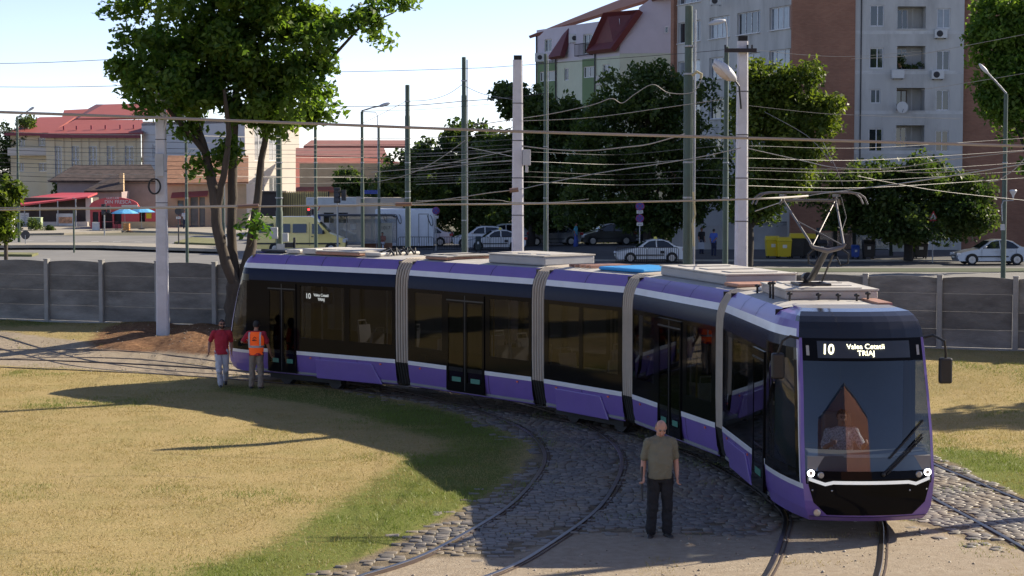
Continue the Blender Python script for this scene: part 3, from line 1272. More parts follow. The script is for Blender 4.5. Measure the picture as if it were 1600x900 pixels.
# side destination display behind the first window
p = MB()
p.box(((w[2] * .9 + w[3] * .1 + .45), -1.15, 2.38), (1.0, .05, .30))
sdsp = m0.part(p, 'side_display', m_disp)
for body, sz, dx, dz in (('10', .20, -.33, .02), ('Valea Cetatii', .105, .14, .06), ('TRIAJ', .105, .14, -.05)):
    text('display_text', body, sz, m_ledw, (w[2] * .9 + w[3] * .1 + .45 + dx, -1.181, 2.38 + dz), (math.pi / 2, 0, 0), sdsp, .002)

# ---- first suspended section with the double door
m1 = MODS[1]
w = [m1.lx(p) for p in (648, 690, 698, 757, 765, 826)]
_, b1 = section(1, GAP, m1.L - GAP, [(w[0], w[1]), (w[2] + .1, w[3] - .1), (w[4], w[5])], [(w[0], w[1]), (w[2], w[3]), (w[4], w[5])])
door(m1, w[2], w[3])
for x, y, f in ((w[0] + .45, -.8, -1), (w[0] + .45, .8, -1), (w[4] + .25, -.8, 1), (w[4] + .8, -.8, 1), (w[4] + 1.25, -.8, -1), (w[2] + .7, .8, 1)):
    seat(m1, b1, x, y, f)
for x, y in ((w[2] + .15, -.85), (w[3] - .1, -.85)):
    pole(m1, b1, x, y, m_yel)
pole(m1, b1, w[4] + .1, -.7)
# ---- middle section
m2 = MODS[2]
w = [m2.lx(p) for p in (857, 905, 911, 966)]
_, b2 = section(2, GAP, m2.L - GAP, [(w[0], w[1]), (w[2], w[3])], [(w[0], w[1]), (w[2], w[3])], skirts=[(m2.lx(868), m2.lx(944), .14)])
for x, y, f in ((w[0] + .35, -.75, 1), (w[2] + .4, -.75, -1), (w[0] + .3, .75, 1)):
    seat(m2, b2, x, y, f)
# ---- second suspended section
m3 = MODS[3]
w = [m3.lx(p) for p in (990, 1022, 1030, 1066, 1074, 1113)]
_, b3 = section(3, GAP, m3.L - GAP, [(w[0], w[1]), (w[2] + .1, w[3] - .1), (w[4], w[5])], [(w[0], w[1]), (w[2], w[3]), (w[4], w[5])])
door(m3, w[2], w[3])
for x, y, f in ((w[0] + .5, -.8, -1), (w[4] + .4, -.8, 1), (w[4] + .9, .8, 1)):
    seat(m3, b3, x, y, f)
for x, y in ((w[2] + .2, -.85), (w[3] - .1, -.85), (w[0] + .2, 0)):
    pole(m3, b3, x, y, m_yel if y else None)
# ---- front section
m4 = MODS[4]
w = [m4.lx(p) for p in (1137, 1170, 1178, 1209)]
_, b4 = section(4, GAP, m4.L - NLF, [(w[0], w[1])], [(w[0], w[1])], skirts=[(m4.lx(1140), m4.lx(1170), .2)])
door(m4, m4.L - NLF - 1.02, m4.L - NLF - .06, 1)
seat(m4, b4, 1.2, -.75, 1)
seat(m4, b4, 1.2, .75, 1)

# ---------------------------------------------------------------- nose


def lerp_tab(tab, z):
    for (a, b), (c, d) in zip(tab, tab[1:]):
        if z <= c:
            t = max(0, (z - a) / (c - a))
            return b + (d - b) * t
    return tab[-1][1]


XF = [(.30, -.16), (.38, -.05), (.6, 0), (.95, -.01), (1.08, -.04), (1.6, -.14), (2.2, -.29), (2.72, -.45), (3.06, -.57), (3.25, -.66), (3.36, -.78), (3.44, -.98), (3.47, -1.3)]
HW = [(.30, .88), (.5, .97), (.95, 1.02), (1.6, 1.02), (2.72, .985), (3.06, .975), (3.25, .955), (3.36, .92), (3.44, .86), (3.47, .76)]
ZR = [.30, .38, .5, .62, .80, .88, .96, 1.08, 1.3, 1.6, 1.9, 2.2, 2.5, 2.72, 2.90, 3.06, 3.19, 3.30, 3.38, 3.44, 3.47]
AC = [-1, -.955, -.7, -.45, -.2, 0, .2, .45, .7, .955, 1]
BC = [0, .035, .055, .12, .3, .5, .7, .86, .93, 1]


def nose(mo, L, NL, mirror=False, head=True):
    fx = (lambda x: mo.L - x) if mirror else (lambda x: x)

    def surf(y, z, off=0.):
        h = lerp_tab(HW, z)
        return L + lerp_tab(XF, z) + .20 * (1 - (y / h) ** 2) + off

    def FP(a, z, off=0.):
        y = a * lerp_tab(HW, z)
        return (fx(surf(y, z, off)), y, z)

    def SP(b, z, sg, off=0.):
        h = lerp_tab(HW, z)
        x0, y0 = L + lerp_tab(XF, z), h
        py = prof_y(z) if z < 3.45 else .78
        x1 = L - NL
        return (fx(x0 + (x1 - x0) * b), sg * (y0 + (py - y0) * (1 - (1 - b) ** 2.2) + off), z)
    # shell; 0 purple 1 black 2 white 3 painted sky reflection 4 cap
    mb = MB()
    for k in range(len(ZR) - 1):
        z0, z1 = ZR[k], ZR[k + 1]
        zc = (z0 + z1) / 2
        for j in range(len(AC) - 1):
            ac = (AC[j] + AC[j + 1]) / 2
            if abs(ac) < .955 and 1.08 <= z0 and z1 <= 2.73:
                continue
            if abs(ac) > .955:
                m = 0 if zc < 3.05 else 4
            else:
                m = 0 if zc < .85 else (1 if zc < 3.06 else 4)
            mb.quad(FP(AC[j], z0), FP(AC[j + 1], z0), FP(AC[j + 1], z1), FP(AC[j], z1), m)
        for sg in (-1, 1):
            for j in range(len(BC) - 1):
                bc = (BC[j] + BC[j + 1]) / 2
                if .12 <= BC[j] and BC[j + 1] <= .87 and 1.08 <= z0 and z1 <= 2.73:
                    continue
                if zc < .8:
                    m = 0
                elif zc < .88:
                    m = 2
                elif zc < 2.9:
                    m = 0 if bc < .035 else (2 if bc < .055 else 1)
                elif zc < 3.06:
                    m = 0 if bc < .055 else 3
                elif zc < 3.19:
                    m = 0 if bc < .055 else 2
                else:
                    m = 4 if bc < .2 and zc > 3.3 else 0
                mb.quad(SP(BC[j], z0, sg), SP(BC[j + 1], z0, sg), SP(BC[j + 1], z1, sg), SP(BC[j], z1, sg), m)
    top = [FP(a, 3.47) for a in AC] + [SP(b, 3.47, 1) for b in BC[1:]] + [SP(b, 3.47, -1) for b in BC[:0:-1]]
    mb.poly(top, 5)
    shell = mo.part(mb, 'cab_shell', [m_purple, m_black, m_white, m_skyrefl, m_cap, m_captop], smooth=28)
    # windscreen and side cab panes
    zz = [z for z in ZR if 1.07 <= z <= 2.73]
    p = MB()
    p.grid([[FP(a, z, -.006) for a in AC[1:-1]] for z in zz])
    mo.part(p, 'windscreen', m_wind, shell, smooth=60)
    for sg in (-1, 1):
        p = MB()
        p.grid([[SP(b, z, sg, -.004) for b in BC[3:8]] for z in zz])
        mo.part(p, 'cab_window', m_tint, shell, smooth=60)

    def patch(cols, off):
        """cols: (y, zlo, zhi)"""
        m = MB()
        n = 5
        rows = []
        for k in range(n + 1):
            rows.append([(fx(surf(y, lo + (hi - lo) * k / n, off)), y, lo + (hi - lo) * k / n) for y, lo, hi in cols])
        m.grid(rows)
        return m

    def dens(cols, st=.06):
        o = []
        for (a, b) in zip(cols, cols[1:]):
            n = max(1, int((b[0] - a[0]) / st))
            o += [tuple(a[i] + (b[i] - a[i]) * k / n for i in range(3)) for k in range(n)]
        return o + [cols[-1]]
    pn = patch(dens([(-.935, .86, .93), (-.86, .60, .93), (-.66, .41, .93), (.66, .41, .93), (.86, .60, .93), (.935, .86, .93)]), .012)
    mo.part(pn, 'front_panel', m_black, shell, smooth=40)
    st = .026
    zl = lambda z: (z - st, z + st)
    pl = [(-.935, .96), (-.70, .885), (-.58, .915), (.58, .915), (.70, .885), (.935, .96)]
    mo.part(patch(dens([(y, *zl(z)) for y, z in pl], .04), .022), 'light_strip', m_drl, shell)
    # bumper seam line and tow cover
    p = patch(dens([(-.9, .375, .385), (.9, .375, .385)]), .010)
    mo.part(p, 'bumper_seam', m_frame, shell)
    for sg in (-1, 1):
        for yy, zz_, r, mt, nm in ((.90, 1.045, .058, m_lamp, 'headlight'), (.755, 1.02, .043, m_lens, 'fog_lamp')):
            y = sg * yy
            x = surf(y, zz_)
            m = MB()
            m.lathe([(r * 1.15, 0), (r * 1.15, .03), (r * .95, .04)], (0, 0, 0), 20, 0, 'X')
            if mirror:
                m.v = [(-a, b, c) for a, b, c in m.v]
            m.v = [(a + fx(x - .012), b + y, c + zz_) for a, b, c in m.v]
            hl = mo.part(m, nm, m_steel, shell, smooth=40)
            m = MB()
            # glowing ring round a dark centre
            r0, r1 = (r * .55, r * .95) if nm == 'headlight' else (0.001, r * .9)
            xx = fx(x + .031)
            n = 20
            ring = [[(xx, y + math.cos(2 * math.pi * k / n) * q_, zz_ + math.sin(2 * math.pi * k / n) * q_) for k in range(n + 1)] for q_ in (r0, r1)]
            m.grid(ring)
            mo.part(m, 'lens', mt if head else m_lens, shell)
        for yy in (.88, .60):
            m = MB()
            m.sphere((fx(surf(sg * yy, .79, .02)), sg * yy, .79), .014, 8, 6)
            mo.part(m, 'parking_sensor', m_steel, shell)
    # tow hook cover, round
    m = MB()
    m.lathe([(.055, 0), (.055, .02), (.03, .025)], (0, 0, 0), 16, 0, 'X')
    if mirror:
        m.v = [(-a, b, c) for a, b, c in m.v]
    m.v = [(a + fx(surf(-.80, .44) + .006), b - .80, c + .44) for a, b, c in m.v]
    mo.part(m, 'tow_cover', m_steel, shell)
    # destination display
    dsp = patch(dens([(-.72, 2.765, 3.02), (.72, 2.765, 3.02)]), .008)
    dd = mo.part(dsp, 'destination_display', m_disp, shell)
    if head:
        tilt = math.atan2(.15, .34)
        rx = math.pi / 2 - tilt

        def put(body, size, y, z, mat, sx=1, yaw=0.):
            o = text('display_text', body, size, mat, (fx(surf(y, z, .016)), y, z), (0, 0, 0), shell, .002, sx=sx, bold=.004 if size > .2 else .0)
            # text reads facing +x (out of the nose): x axis of the text runs along +y
            o_m = Matrix(((0, -math.sin(tilt), math.cos(tilt)), (1, 0, 0), (0, math.cos(tilt), math.sin(tilt))))
            o.rotation_euler = (Matrix.Rotation(-yaw, 3, 'Z') @ o_m).to_euler()
            return o
        put('10', .225, -.565, 2.89, m_led, .85, .25)
        put('Valea Cetatii', .115, .01, 2.937, m_led)
        put('TRIAJ', .115, .01, 2.838, m_led)
        for y in (-.86, .86):
            m = patch(dens([(y - .022, 2.80, 2.95), (y + .022, 2.80, 2.95)], .02), .008)
            mo.part(m, 'status_lamp', m_lens, shell)
        # wiper: two arms with a blade
        m = MB()
        for o_ in (0, .05):
            a, b = (.18 + o_, 1.04), (.84, 1.62 - o_)
            m.tube([(surf(a[0] + (b[0] - a[0]) * t, a[1] + (b[1] - a[1]) * t, .03), a[0] + (b[0] - a[0]) * t, a[1] + (b[1] - a[1]) * t) for t in (0, .25, .5, .75, 1)], .013, 6)
        m.tube([(surf(.15 + .66 * t, 1.15 + .62 * t, .022), .15 + .66 * t, 1.15 + .62 * t) for t in (.2, .5, .8, 1.08)], .016, 6)
        m.sphere((surf(.18, 1.04, .03), .18, 1.04), .035, 8, 6)
        mo.part(m, 'wiper', m_frame, shell)
        # mirrors on curved arms
        for sg, zc, xo in ((-1, 2.62, -.62), (1, 2.55, -.42)):
            m = MB()
            y0 = sg * 1.0
            m.tube([(L - .58, y0 * .98, 3.05), (L - .52, sg * 1.12, 3.09), (L + xo + .1, sg * 1.24, 3.02), (L + xo + .02, sg * 1.29, 2.82), (L + xo, sg * 1.29, zc + .1)], .02, 8)
            ar = mo.part(m, 'mirror_arm', m_frame, smooth=50)
            m = MB()
            m.box((L + xo, sg * 1.29, zc), (.13, .20, .40))
            mo.part(m, 'mirror', m_frame, ar, bevel=.035, segs=3)
        # cab interior
        m = MB()
        m.boxb((L - NL - .02, -.86, .37), (L - .45, .86, .43), 0)
        m.boxb((L - NL, -1.05, .42), (L - NL + .04, 1.05, 2.7), 1)
        m.boxb((L - .55, -.95, .9), (L + .02, .95, 1.30), 0)
        mo.part(m, 'cab_interior', [m_int, m_intcab], shell)
        m = MB()
        rows = [[(surf(y, 1.34, -.07 - .5 * k), y, 1.34 - .02 * (1 - (y / .95) ** 2)) for y in [-.92 + .0922 * j for j in range(21)]] for k in (0, 1)]
        m.grid(rows)
        rows = [[(surf(y, 1.34, -.06), y, 1.34 - .02 * (1 - (y / .95) ** 2) + dz) for y in [-.92 + .0922 * j for j in range(21)]] for dz in (0.005, -.045)]
        m.grid(rows, 1)
        mo.part(m, 'dashboard', [m_int, m_intl], shell)
        m = MB()
        sx_, sy_ = L - 1.35, -.12
        m.box((sx_, sy_, .90), (.48, .50, .12))
        m.box((sx_ - .27, sy_, 1.35), (.12, .48, .85), rot=Matrix.Rotation(-.12, 3, 'Y'))
        m.box((sx_, sy_, .62), (.25, .3, .45))
        mo.part(m, 'driver_seat', m_int, shell, bevel=.05, segs=2)
    else:
        m = MB()
        m.boxb((fx(L - NL), -.86, .37), (fx(L - .45), .86, .43))
        mo.part(m, 'cab_interior', m_int, shell)
    return shell


m_intcab = M('cab_bulkhead', (.10, .15, .24), .7, var=.08)
nose(m4, m4.L, NLF, False, True)
nose(m0, m0.L, NLR, True, False)

# ---------------------------------------------------------------- bellows
RING = [(-1.05, .36), (-1.175, .9)], [(-1.175, .9), (-1.19, 1.5), (-1.19, 2.75), (-1.175, 3.0), (-1.12, 3.19), (-1.0, 3.36), (-.8, 3.45), (0, 3.48),
                                     (.8, 3.45), (1.0, 3.36), (1.12, 3.19), (1.175, 3.0), (1.19, 2.75), (1.19, 1.5), (1.175, .9)], [(1.175, .9), (1.05, .36)]
for i in range(4):
    A, B = MODS[i], MODS[i + 1]
    bel = None
    for nm, segs in (('bellows', [RING[1]]), ('bellows_skirt', [RING[0]]), ('bellows_skirt', [RING[2]])):
        mb = MB()
        steps = [(0., .955, 1)]
        for r_ in range(5):
            steps += [(r_ / 5 + .03, .99, 1), (r_ / 5 + .06, 1.012, 0), (r_ / 5 + .135, 1.012, 0), (r_ / 5 + .165, .99, 1), (r_ / 5 + .2, .95, 1)]
        K = len(steps) - 1
        for sg in segs:
            rows = []
            for k in range(K + 1):
                t, sc, _ = steps[k]
                rows.append([A.world(A.L - GAP, y * sc, z if z < 3.3 else z + (sc - 1) * .8) * (1 - t) + B.world(GAP, y * sc, z if z < 3.3 else z + (sc - 1) * .8) * t for y, z in sg])
            for k in range(K):
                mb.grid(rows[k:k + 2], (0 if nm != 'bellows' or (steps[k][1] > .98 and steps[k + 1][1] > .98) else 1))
        if bel is None:
            bel = mb.build(nm, [m_bel, m_beld], tram, world=True)
        else:
            mb.build(nm, m_under, bel, world=True)
    mb = MB()
    a = [A.world(A.L - GAP, y, .40) for y in (-1, 1)] + [B.world(GAP, y, .40) for y in (1, -1)]
    mb.slab(a, .05)
    mb.build('gangway_floor', m_int, bel, world=True)

# ---------------------------------------------------------------- running gear
for mo, xs in ((m0, (2.9,)), (m2, (m2.L / 2,)), (m4, (2.2,))):
    for x in xs:
        mb = MB()
        for sg in (-1, 1):
            mb.boxb((x - 1.3, sg * .95 - .06, .18), (x + 1.3, sg * .95 + .06, .34))
        mb.boxb((x - .3, -.9, .16), (x + .3, .9, .36))
        bg_ = mo.part(mb, 'bogie', m_under)
        for dx in (-.9, .9):
            for sg in (-1, 1):
                p = MB()
                p.lathe([(.05, -.07), (.27, -.06), (.275, .03), (.30, .035), (.30, .06), (.05, .07)], (0, 0, 0), 20, 0, 'Y')
                p.v = [(a + x + dx, -sg * b + sg * .75, c + .285) for a, b, c in p.v]
                mo.part(p, 'wheel', m_dark, bg_, smooth=40)
for i, mo in enumerate(MODS):
    mb = MB()
    x0, x1 = (.9 if i == 0 else GAP), (mo.L - .9 if i == 4 else mo.L - GAP)
    mb.boxb((x0, -.86, .27), (x1, .86, .345))
    mo.part(mb, 'underframe', m_under)
    # orange side marker lamps
    for x in (x0 + (2.4 if i == 0 else .5), x1 - (2.6 if i == 4 else .5)):
        p = MB()
        p.box((x, -1.207, .81), (.06, .012, .035))
        mo.part(p, 'marker_lamp', m_orange)

# ---------------------------------------------------------------- roof gear


def unit(mo, a, b, mat, name='roof_unit', lid=None, bev=.03):
    mb = MB()
    mb.boxb(a, b)
    o = mo.part(mb, name, mat, bevel=bev)
    if lid:
        mb = MB()
        mb.boxb((a[0] - .015, a[1] - .015, b[2] + .002), (b[0] + .015, b[1] + .015, b[2] + .03))
        n = 3
        for k in range(n):
            x = a[0] + (b[0] - a[0]) * (k + .5) / n
            mb.boxb((x - .25, a[1] + .25, b[2] + .032), (x + .25, b[1] - .25, b[2] + .05))
        mo.part(mb, 'lid', lid, o)
    return o


unit(m0, (1.0, -.75, 3.46), (1.9, .75, 3.53), m_dark)
unit(m0, (2.0, -.8, 3.46), (2.5, .3, 3.56), m_unitw)
unit(m0, (2.6, -.8, 3.46), (3.1, .6, 3.60), m_unitw)
unit(m0, (3.15, -.85, 3.46), (4.7, .9, 3.545), m_copper, lid=m_unitw)
unit(m0, (4.75, -.7, 3.46), (5.3, .8, 3.55), m_unitw)
unit(m1, (.4, -.8, 3.46), (1.3, .8, 3.53), m_copper, lid=m_unitw)
x = m1.lx(738)
unit(m1, (x, -.72, 3.46), (m1.L - .35, .8, 3.66), m_unit, lid=m_unitw)
unit(m2, (m2.lx(905), -.70, 3.46), (m2.L - .2, .7, 3.54), m_blue, 'roof_cover', bev=.04)
mb = MB()
for k in range(9):
    mb.boxb((.35 + k * .1, -.6 + .1 * (k % 2), 3.47), (.41 + k * .1, .5, 3.53))
m2.part(mb, 'resistor_bank', m_copper)
unit(m3, (.45, -.66, 3.46), (m3.L - 1.1, .8, 3.64), m_unit, lid=m_unitw)
unit(m3, (m3.L - 1.0, -.75, 3.46), (m3.L - .3, .6, 3.53), m_copper)
unit(m4, (.3, -.6, 3.46), (.75, .8, 3.53), m_unit)
unit(m4, (.85, -.62, 3.46), (3.0, .95, 3.61), m_unitb, lid=m_unitw)
mb = MB()
for x, y, h in ((1.0, -.72, .1), (2.3, -.75, .22), (2.55, -.75, .24), (3.2, -.6, .10), (3.35, .5, .08), (3.5, .65, .12), (3.3, .2, .08), (3.15, -.1, .08)):
    mb = MB()
    mb.tube([(x, y, 3.45), (x, y, 3.47 + h)], .02, 6)
    mb.lathe([(.045, 0), (.05, .03), (.02, .05)], (x, y, 3.46 + h), 8)
    m4.part(mb, 'insulator_post', m_dark)
mb = MB()
mb.boxb((3.2, .62, 3.46), (4.3, .85, 3.50))
m4.part(mb, 'roof_conduit', m_copper)
mb = MB()
for k in range(4):
    y = -.4 + k * .25
    mb.tube([(5.1, y, 3.55), (5.35, y + .1, 3.66), (5.6, y, 3.5)], .025, 6)
for y in (-.3, .1, .4):
    mb.tube([(5.35, y, 3.55), (5.48, y + .12, 3.64), (5.55, y + .05, 3.5)], .025, 6)
mb.v = [(a - .1, b, c) for a, b, c in mb.v]
m0.part(mb, 'roof_cable', m_frame)

# ---------------------------------------------------------------- pantograph
PB, PK, PH = 1.95, 3.35, 1.95
m_panto = M('pantograph_steel', (.16, .15, .15), .5, .5, var=.2)
mb = MB()
for y in (-.5, .5):
    mb.boxb((PB - .2, y * .5 - .03, 3.655), (PB + .5, y * .5 + .03, 3.70))
for x in (PB - .15, PB + .45):
    mb.boxb((x - .04, -.22, 3.66), (x + .04, .22, 3.695))
mb.tube([(PB - .25, 0, 3.76), (PB - .05, 0, 3.78)], .09, 10)
pan = m4.part(mb, 'pantograph', m_dark, smooth=40)
mb = MB()
mb.tube([(PB, 0, 3.74), (PB + .25, 0, 3.80), (PK, 0, 4.34)], [.045, .06, .05], 10)
mb.tube([(PB + .4, .14, 3.74), (PK - .1, .12, 4.24)], .018, 6)
m4.part(mb, 'lower_arm', m_dark, pan, smooth=40)
mb = MB()
mb.tube([(PK, -.30, 4.42), (PK, -.25, 4.36), (PK, 0, 4.30), (PK, .25, 4.36), (PK, .30, 4.42)], [.02, .035, .045, .035, .02], 8)
m4.part(mb, 'knee_joint', m_panto, pan, smooth=40)
mb = MB()
HZ = 5.17
for sg in (-1, 1):
    mb.tube([(PK, sg * .27, 4.40), (PH, sg * .46, HZ - .05)], [.022, .016], 8)
mb.tube([(PK, -.25, 4.40), (PH + .02, .44, HZ - .06)], .011, 6)
mb.tube([(PK, .24, 4.40), (PH + .75, -.36, HZ - .4)], .011, 6)
mb.tube([(PH, -.48, HZ - .05), (PH, .48, HZ - .05)], .022, 8)
m4.part(mb, 'upper_arm', m_panto, pan, smooth=40)
mb = MB()
for dx in (-.16, .16):
    mb.tube([(PH + dx, -.98, HZ - .12), (PH + dx, -.93, HZ - .01), (PH + dx, -.84, HZ + .06), (PH + dx, -.7, HZ + .085), (PH + dx, .7, HZ + .085),
             (PH + dx, .84, HZ + .06), (PH + dx, .93, HZ - .01), (PH + dx, .98, HZ - .12)], .016, 8)
for sg in (-1, 1):
    mb.box((PH, sg * .47, HZ + .03), (.42, .05, .04))
    mb.tube([(PH - .1, sg * .47, HZ + .03), (PH, sg * .52, HZ - .12), (PH + .12, sg * .47, HZ - .02)], .018, 6)
m4.part(mb, 'collector_head', m_panto, pan, smooth=40)
mb = MB()
mb.tube([(PH, .55, HZ), (PH + .1, .62, HZ - .35), (PH + .3, .5, HZ - .55), (PH + .5, .38, HZ - .5)], .010, 6)
m4.part(mb, 'flex_cable', m_frame, pan)
for sg in (-1, 1):
    mb = MB()
    mb.tube([(PK, sg * .2, 4.36), (PK + .05, sg * .34, 4.25), (PK + .05, sg * .33, 4.1), (PK, sg * .22, 4.06), (PK, sg * .15, 4.2)], .016, 6)
    m4.part(mb, 'flex_cable', m_frame, pan)
# ================================================================ people


def remesh(mb, voxel, smooth=4, factor=.5):
    """fuse overlapping shapes into one continuous skin"""
    me = bpy.data.meshes.new('tmp')
    me.from_pydata(mb.v, [], mb.f)
    bm = bmesh.new()
    bm.from_mesh(me)
    bmesh.ops.recalc_face_normals(bm, faces=bm.faces)
    bm.to_mesh(me)
    bm.free()
    o = bpy.data.objects.new('tmp', me)
    COL.objects.link(o)
    md = o.modifiers.new('r', 'REMESH')
    md.mode = 'VOXEL'
    md.voxel_size = voxel
    md.use_smooth_shade = True
    if smooth:
        s = o.modifiers.new('s', 'SMOOTH')
        s.iterations = smooth
        s.factor = factor
    dg = bpy.context.evaluated_depsgraph_get()
    out = bpy.data.meshes.new_from_object(o.evaluated_get(dg))
    bpy.data.objects.remove(o)
    return out


def mesh_obj(name, me, mat, parent=None):
    me.materials.clear()
    me.materials.append(mat)
    me.polygons.foreach_set('use_smooth', [True] * len(me.polygons))
    o = bpy.data.objects.new(name, me)
    COL.objects.link(o)
    o.parent = parent
    return o


def folds(o, strength, size):
    """cloth folds: real displacement of the garment"""
    t = bpy.data.textures.get('folds_%g' % size) or bpy.data.textures.new('folds_%g' % size, 'CLOUDS')
    t.noise_scale = size
    t.noise_depth = 2
    m = o.modifiers.new('folds', 'DISPLACE')
    m.texture = t
    m.texture_coords = 'LOCAL'
    m.strength = strength
    m.mid_level = .5
    return o


def limb(mb, pts, rs, n=12):
    p = [Vector(q) for q in pts]
    mb.tube(p, list(rs), n)
    for q, r in zip(p, rs):
        mb.sphere(q, r, 12, 8)


def loft(mb, rings, n=24):
    vs, fs = [], []
    for (cx, cy, z, rx, ry) in rings:
        for k in range(n):
            a = 2 * math.pi * k / n
            e = .92
            c, s = math.cos(a), math.sin(a)
            vs.append((cx + rx * math.copysign(abs(c) ** e, c), cy + ry * math.copysign(abs(s) ** e, s), z))
    for i in range(len(rings) - 1):
        for k in range(n):
            fs.append((i * n + k, i * n + (k + 1) % n, (i + 1) * n + (k + 1) % n, (i + 1) * n + k))
    fs.append(tuple(range(n - 1, -1, -1)))
    fs.append(tuple((len(rings) - 1) * n + k for k in range(n)))
    mb.add(vs, fs)


def hand(mb, wrist, d, across, curl=.5, side=1):
    """palm, four unequal fingers and a thumb; d: along the hand, across: index side"""
    w, d, ac = Vector(wrist), Vector(d).normalized(), Vector(across).normalized()
    ac = (ac - d * ac.dot(d)).normalized()
    nrm = d.cross(ac) * side       # palm side
    for k in range(5):
        c = w + d * (.012 + .018 * k)
        for j in (-1.1, 0, 1.1):
            mb.sphere(c + ac * j * (.018 + .002 * k), (.017,) * 3, 8, 6)
    for j, (off, ln) in enumerate(((.034, .070), (.012, .078), (-.011, .072), (-.033, .056))):
        p0 = w + d * .085 + ac * off
        pts, a = [p0], curl * .35
        cur = p0
        for f in (.45, .32, .25):
            cur = cur + (d * math.cos(a) + nrm * math.sin(a)) * ln * f
            pts.append(cur)
            a += curl * .9
        limb(mb, pts, [.0105, .010, .0095, .008], 8)
    p0 = w + d * .025 + ac * .030
    a = p0 + (ac * .6 + d * .7 + nrm * .25).normalized() * .04
    b = a + (d * .9 + ac * .15 + nrm * .4).normalized() * .032
    limb(mb, [p0, a, b], [.015, .0125, .010], 8)


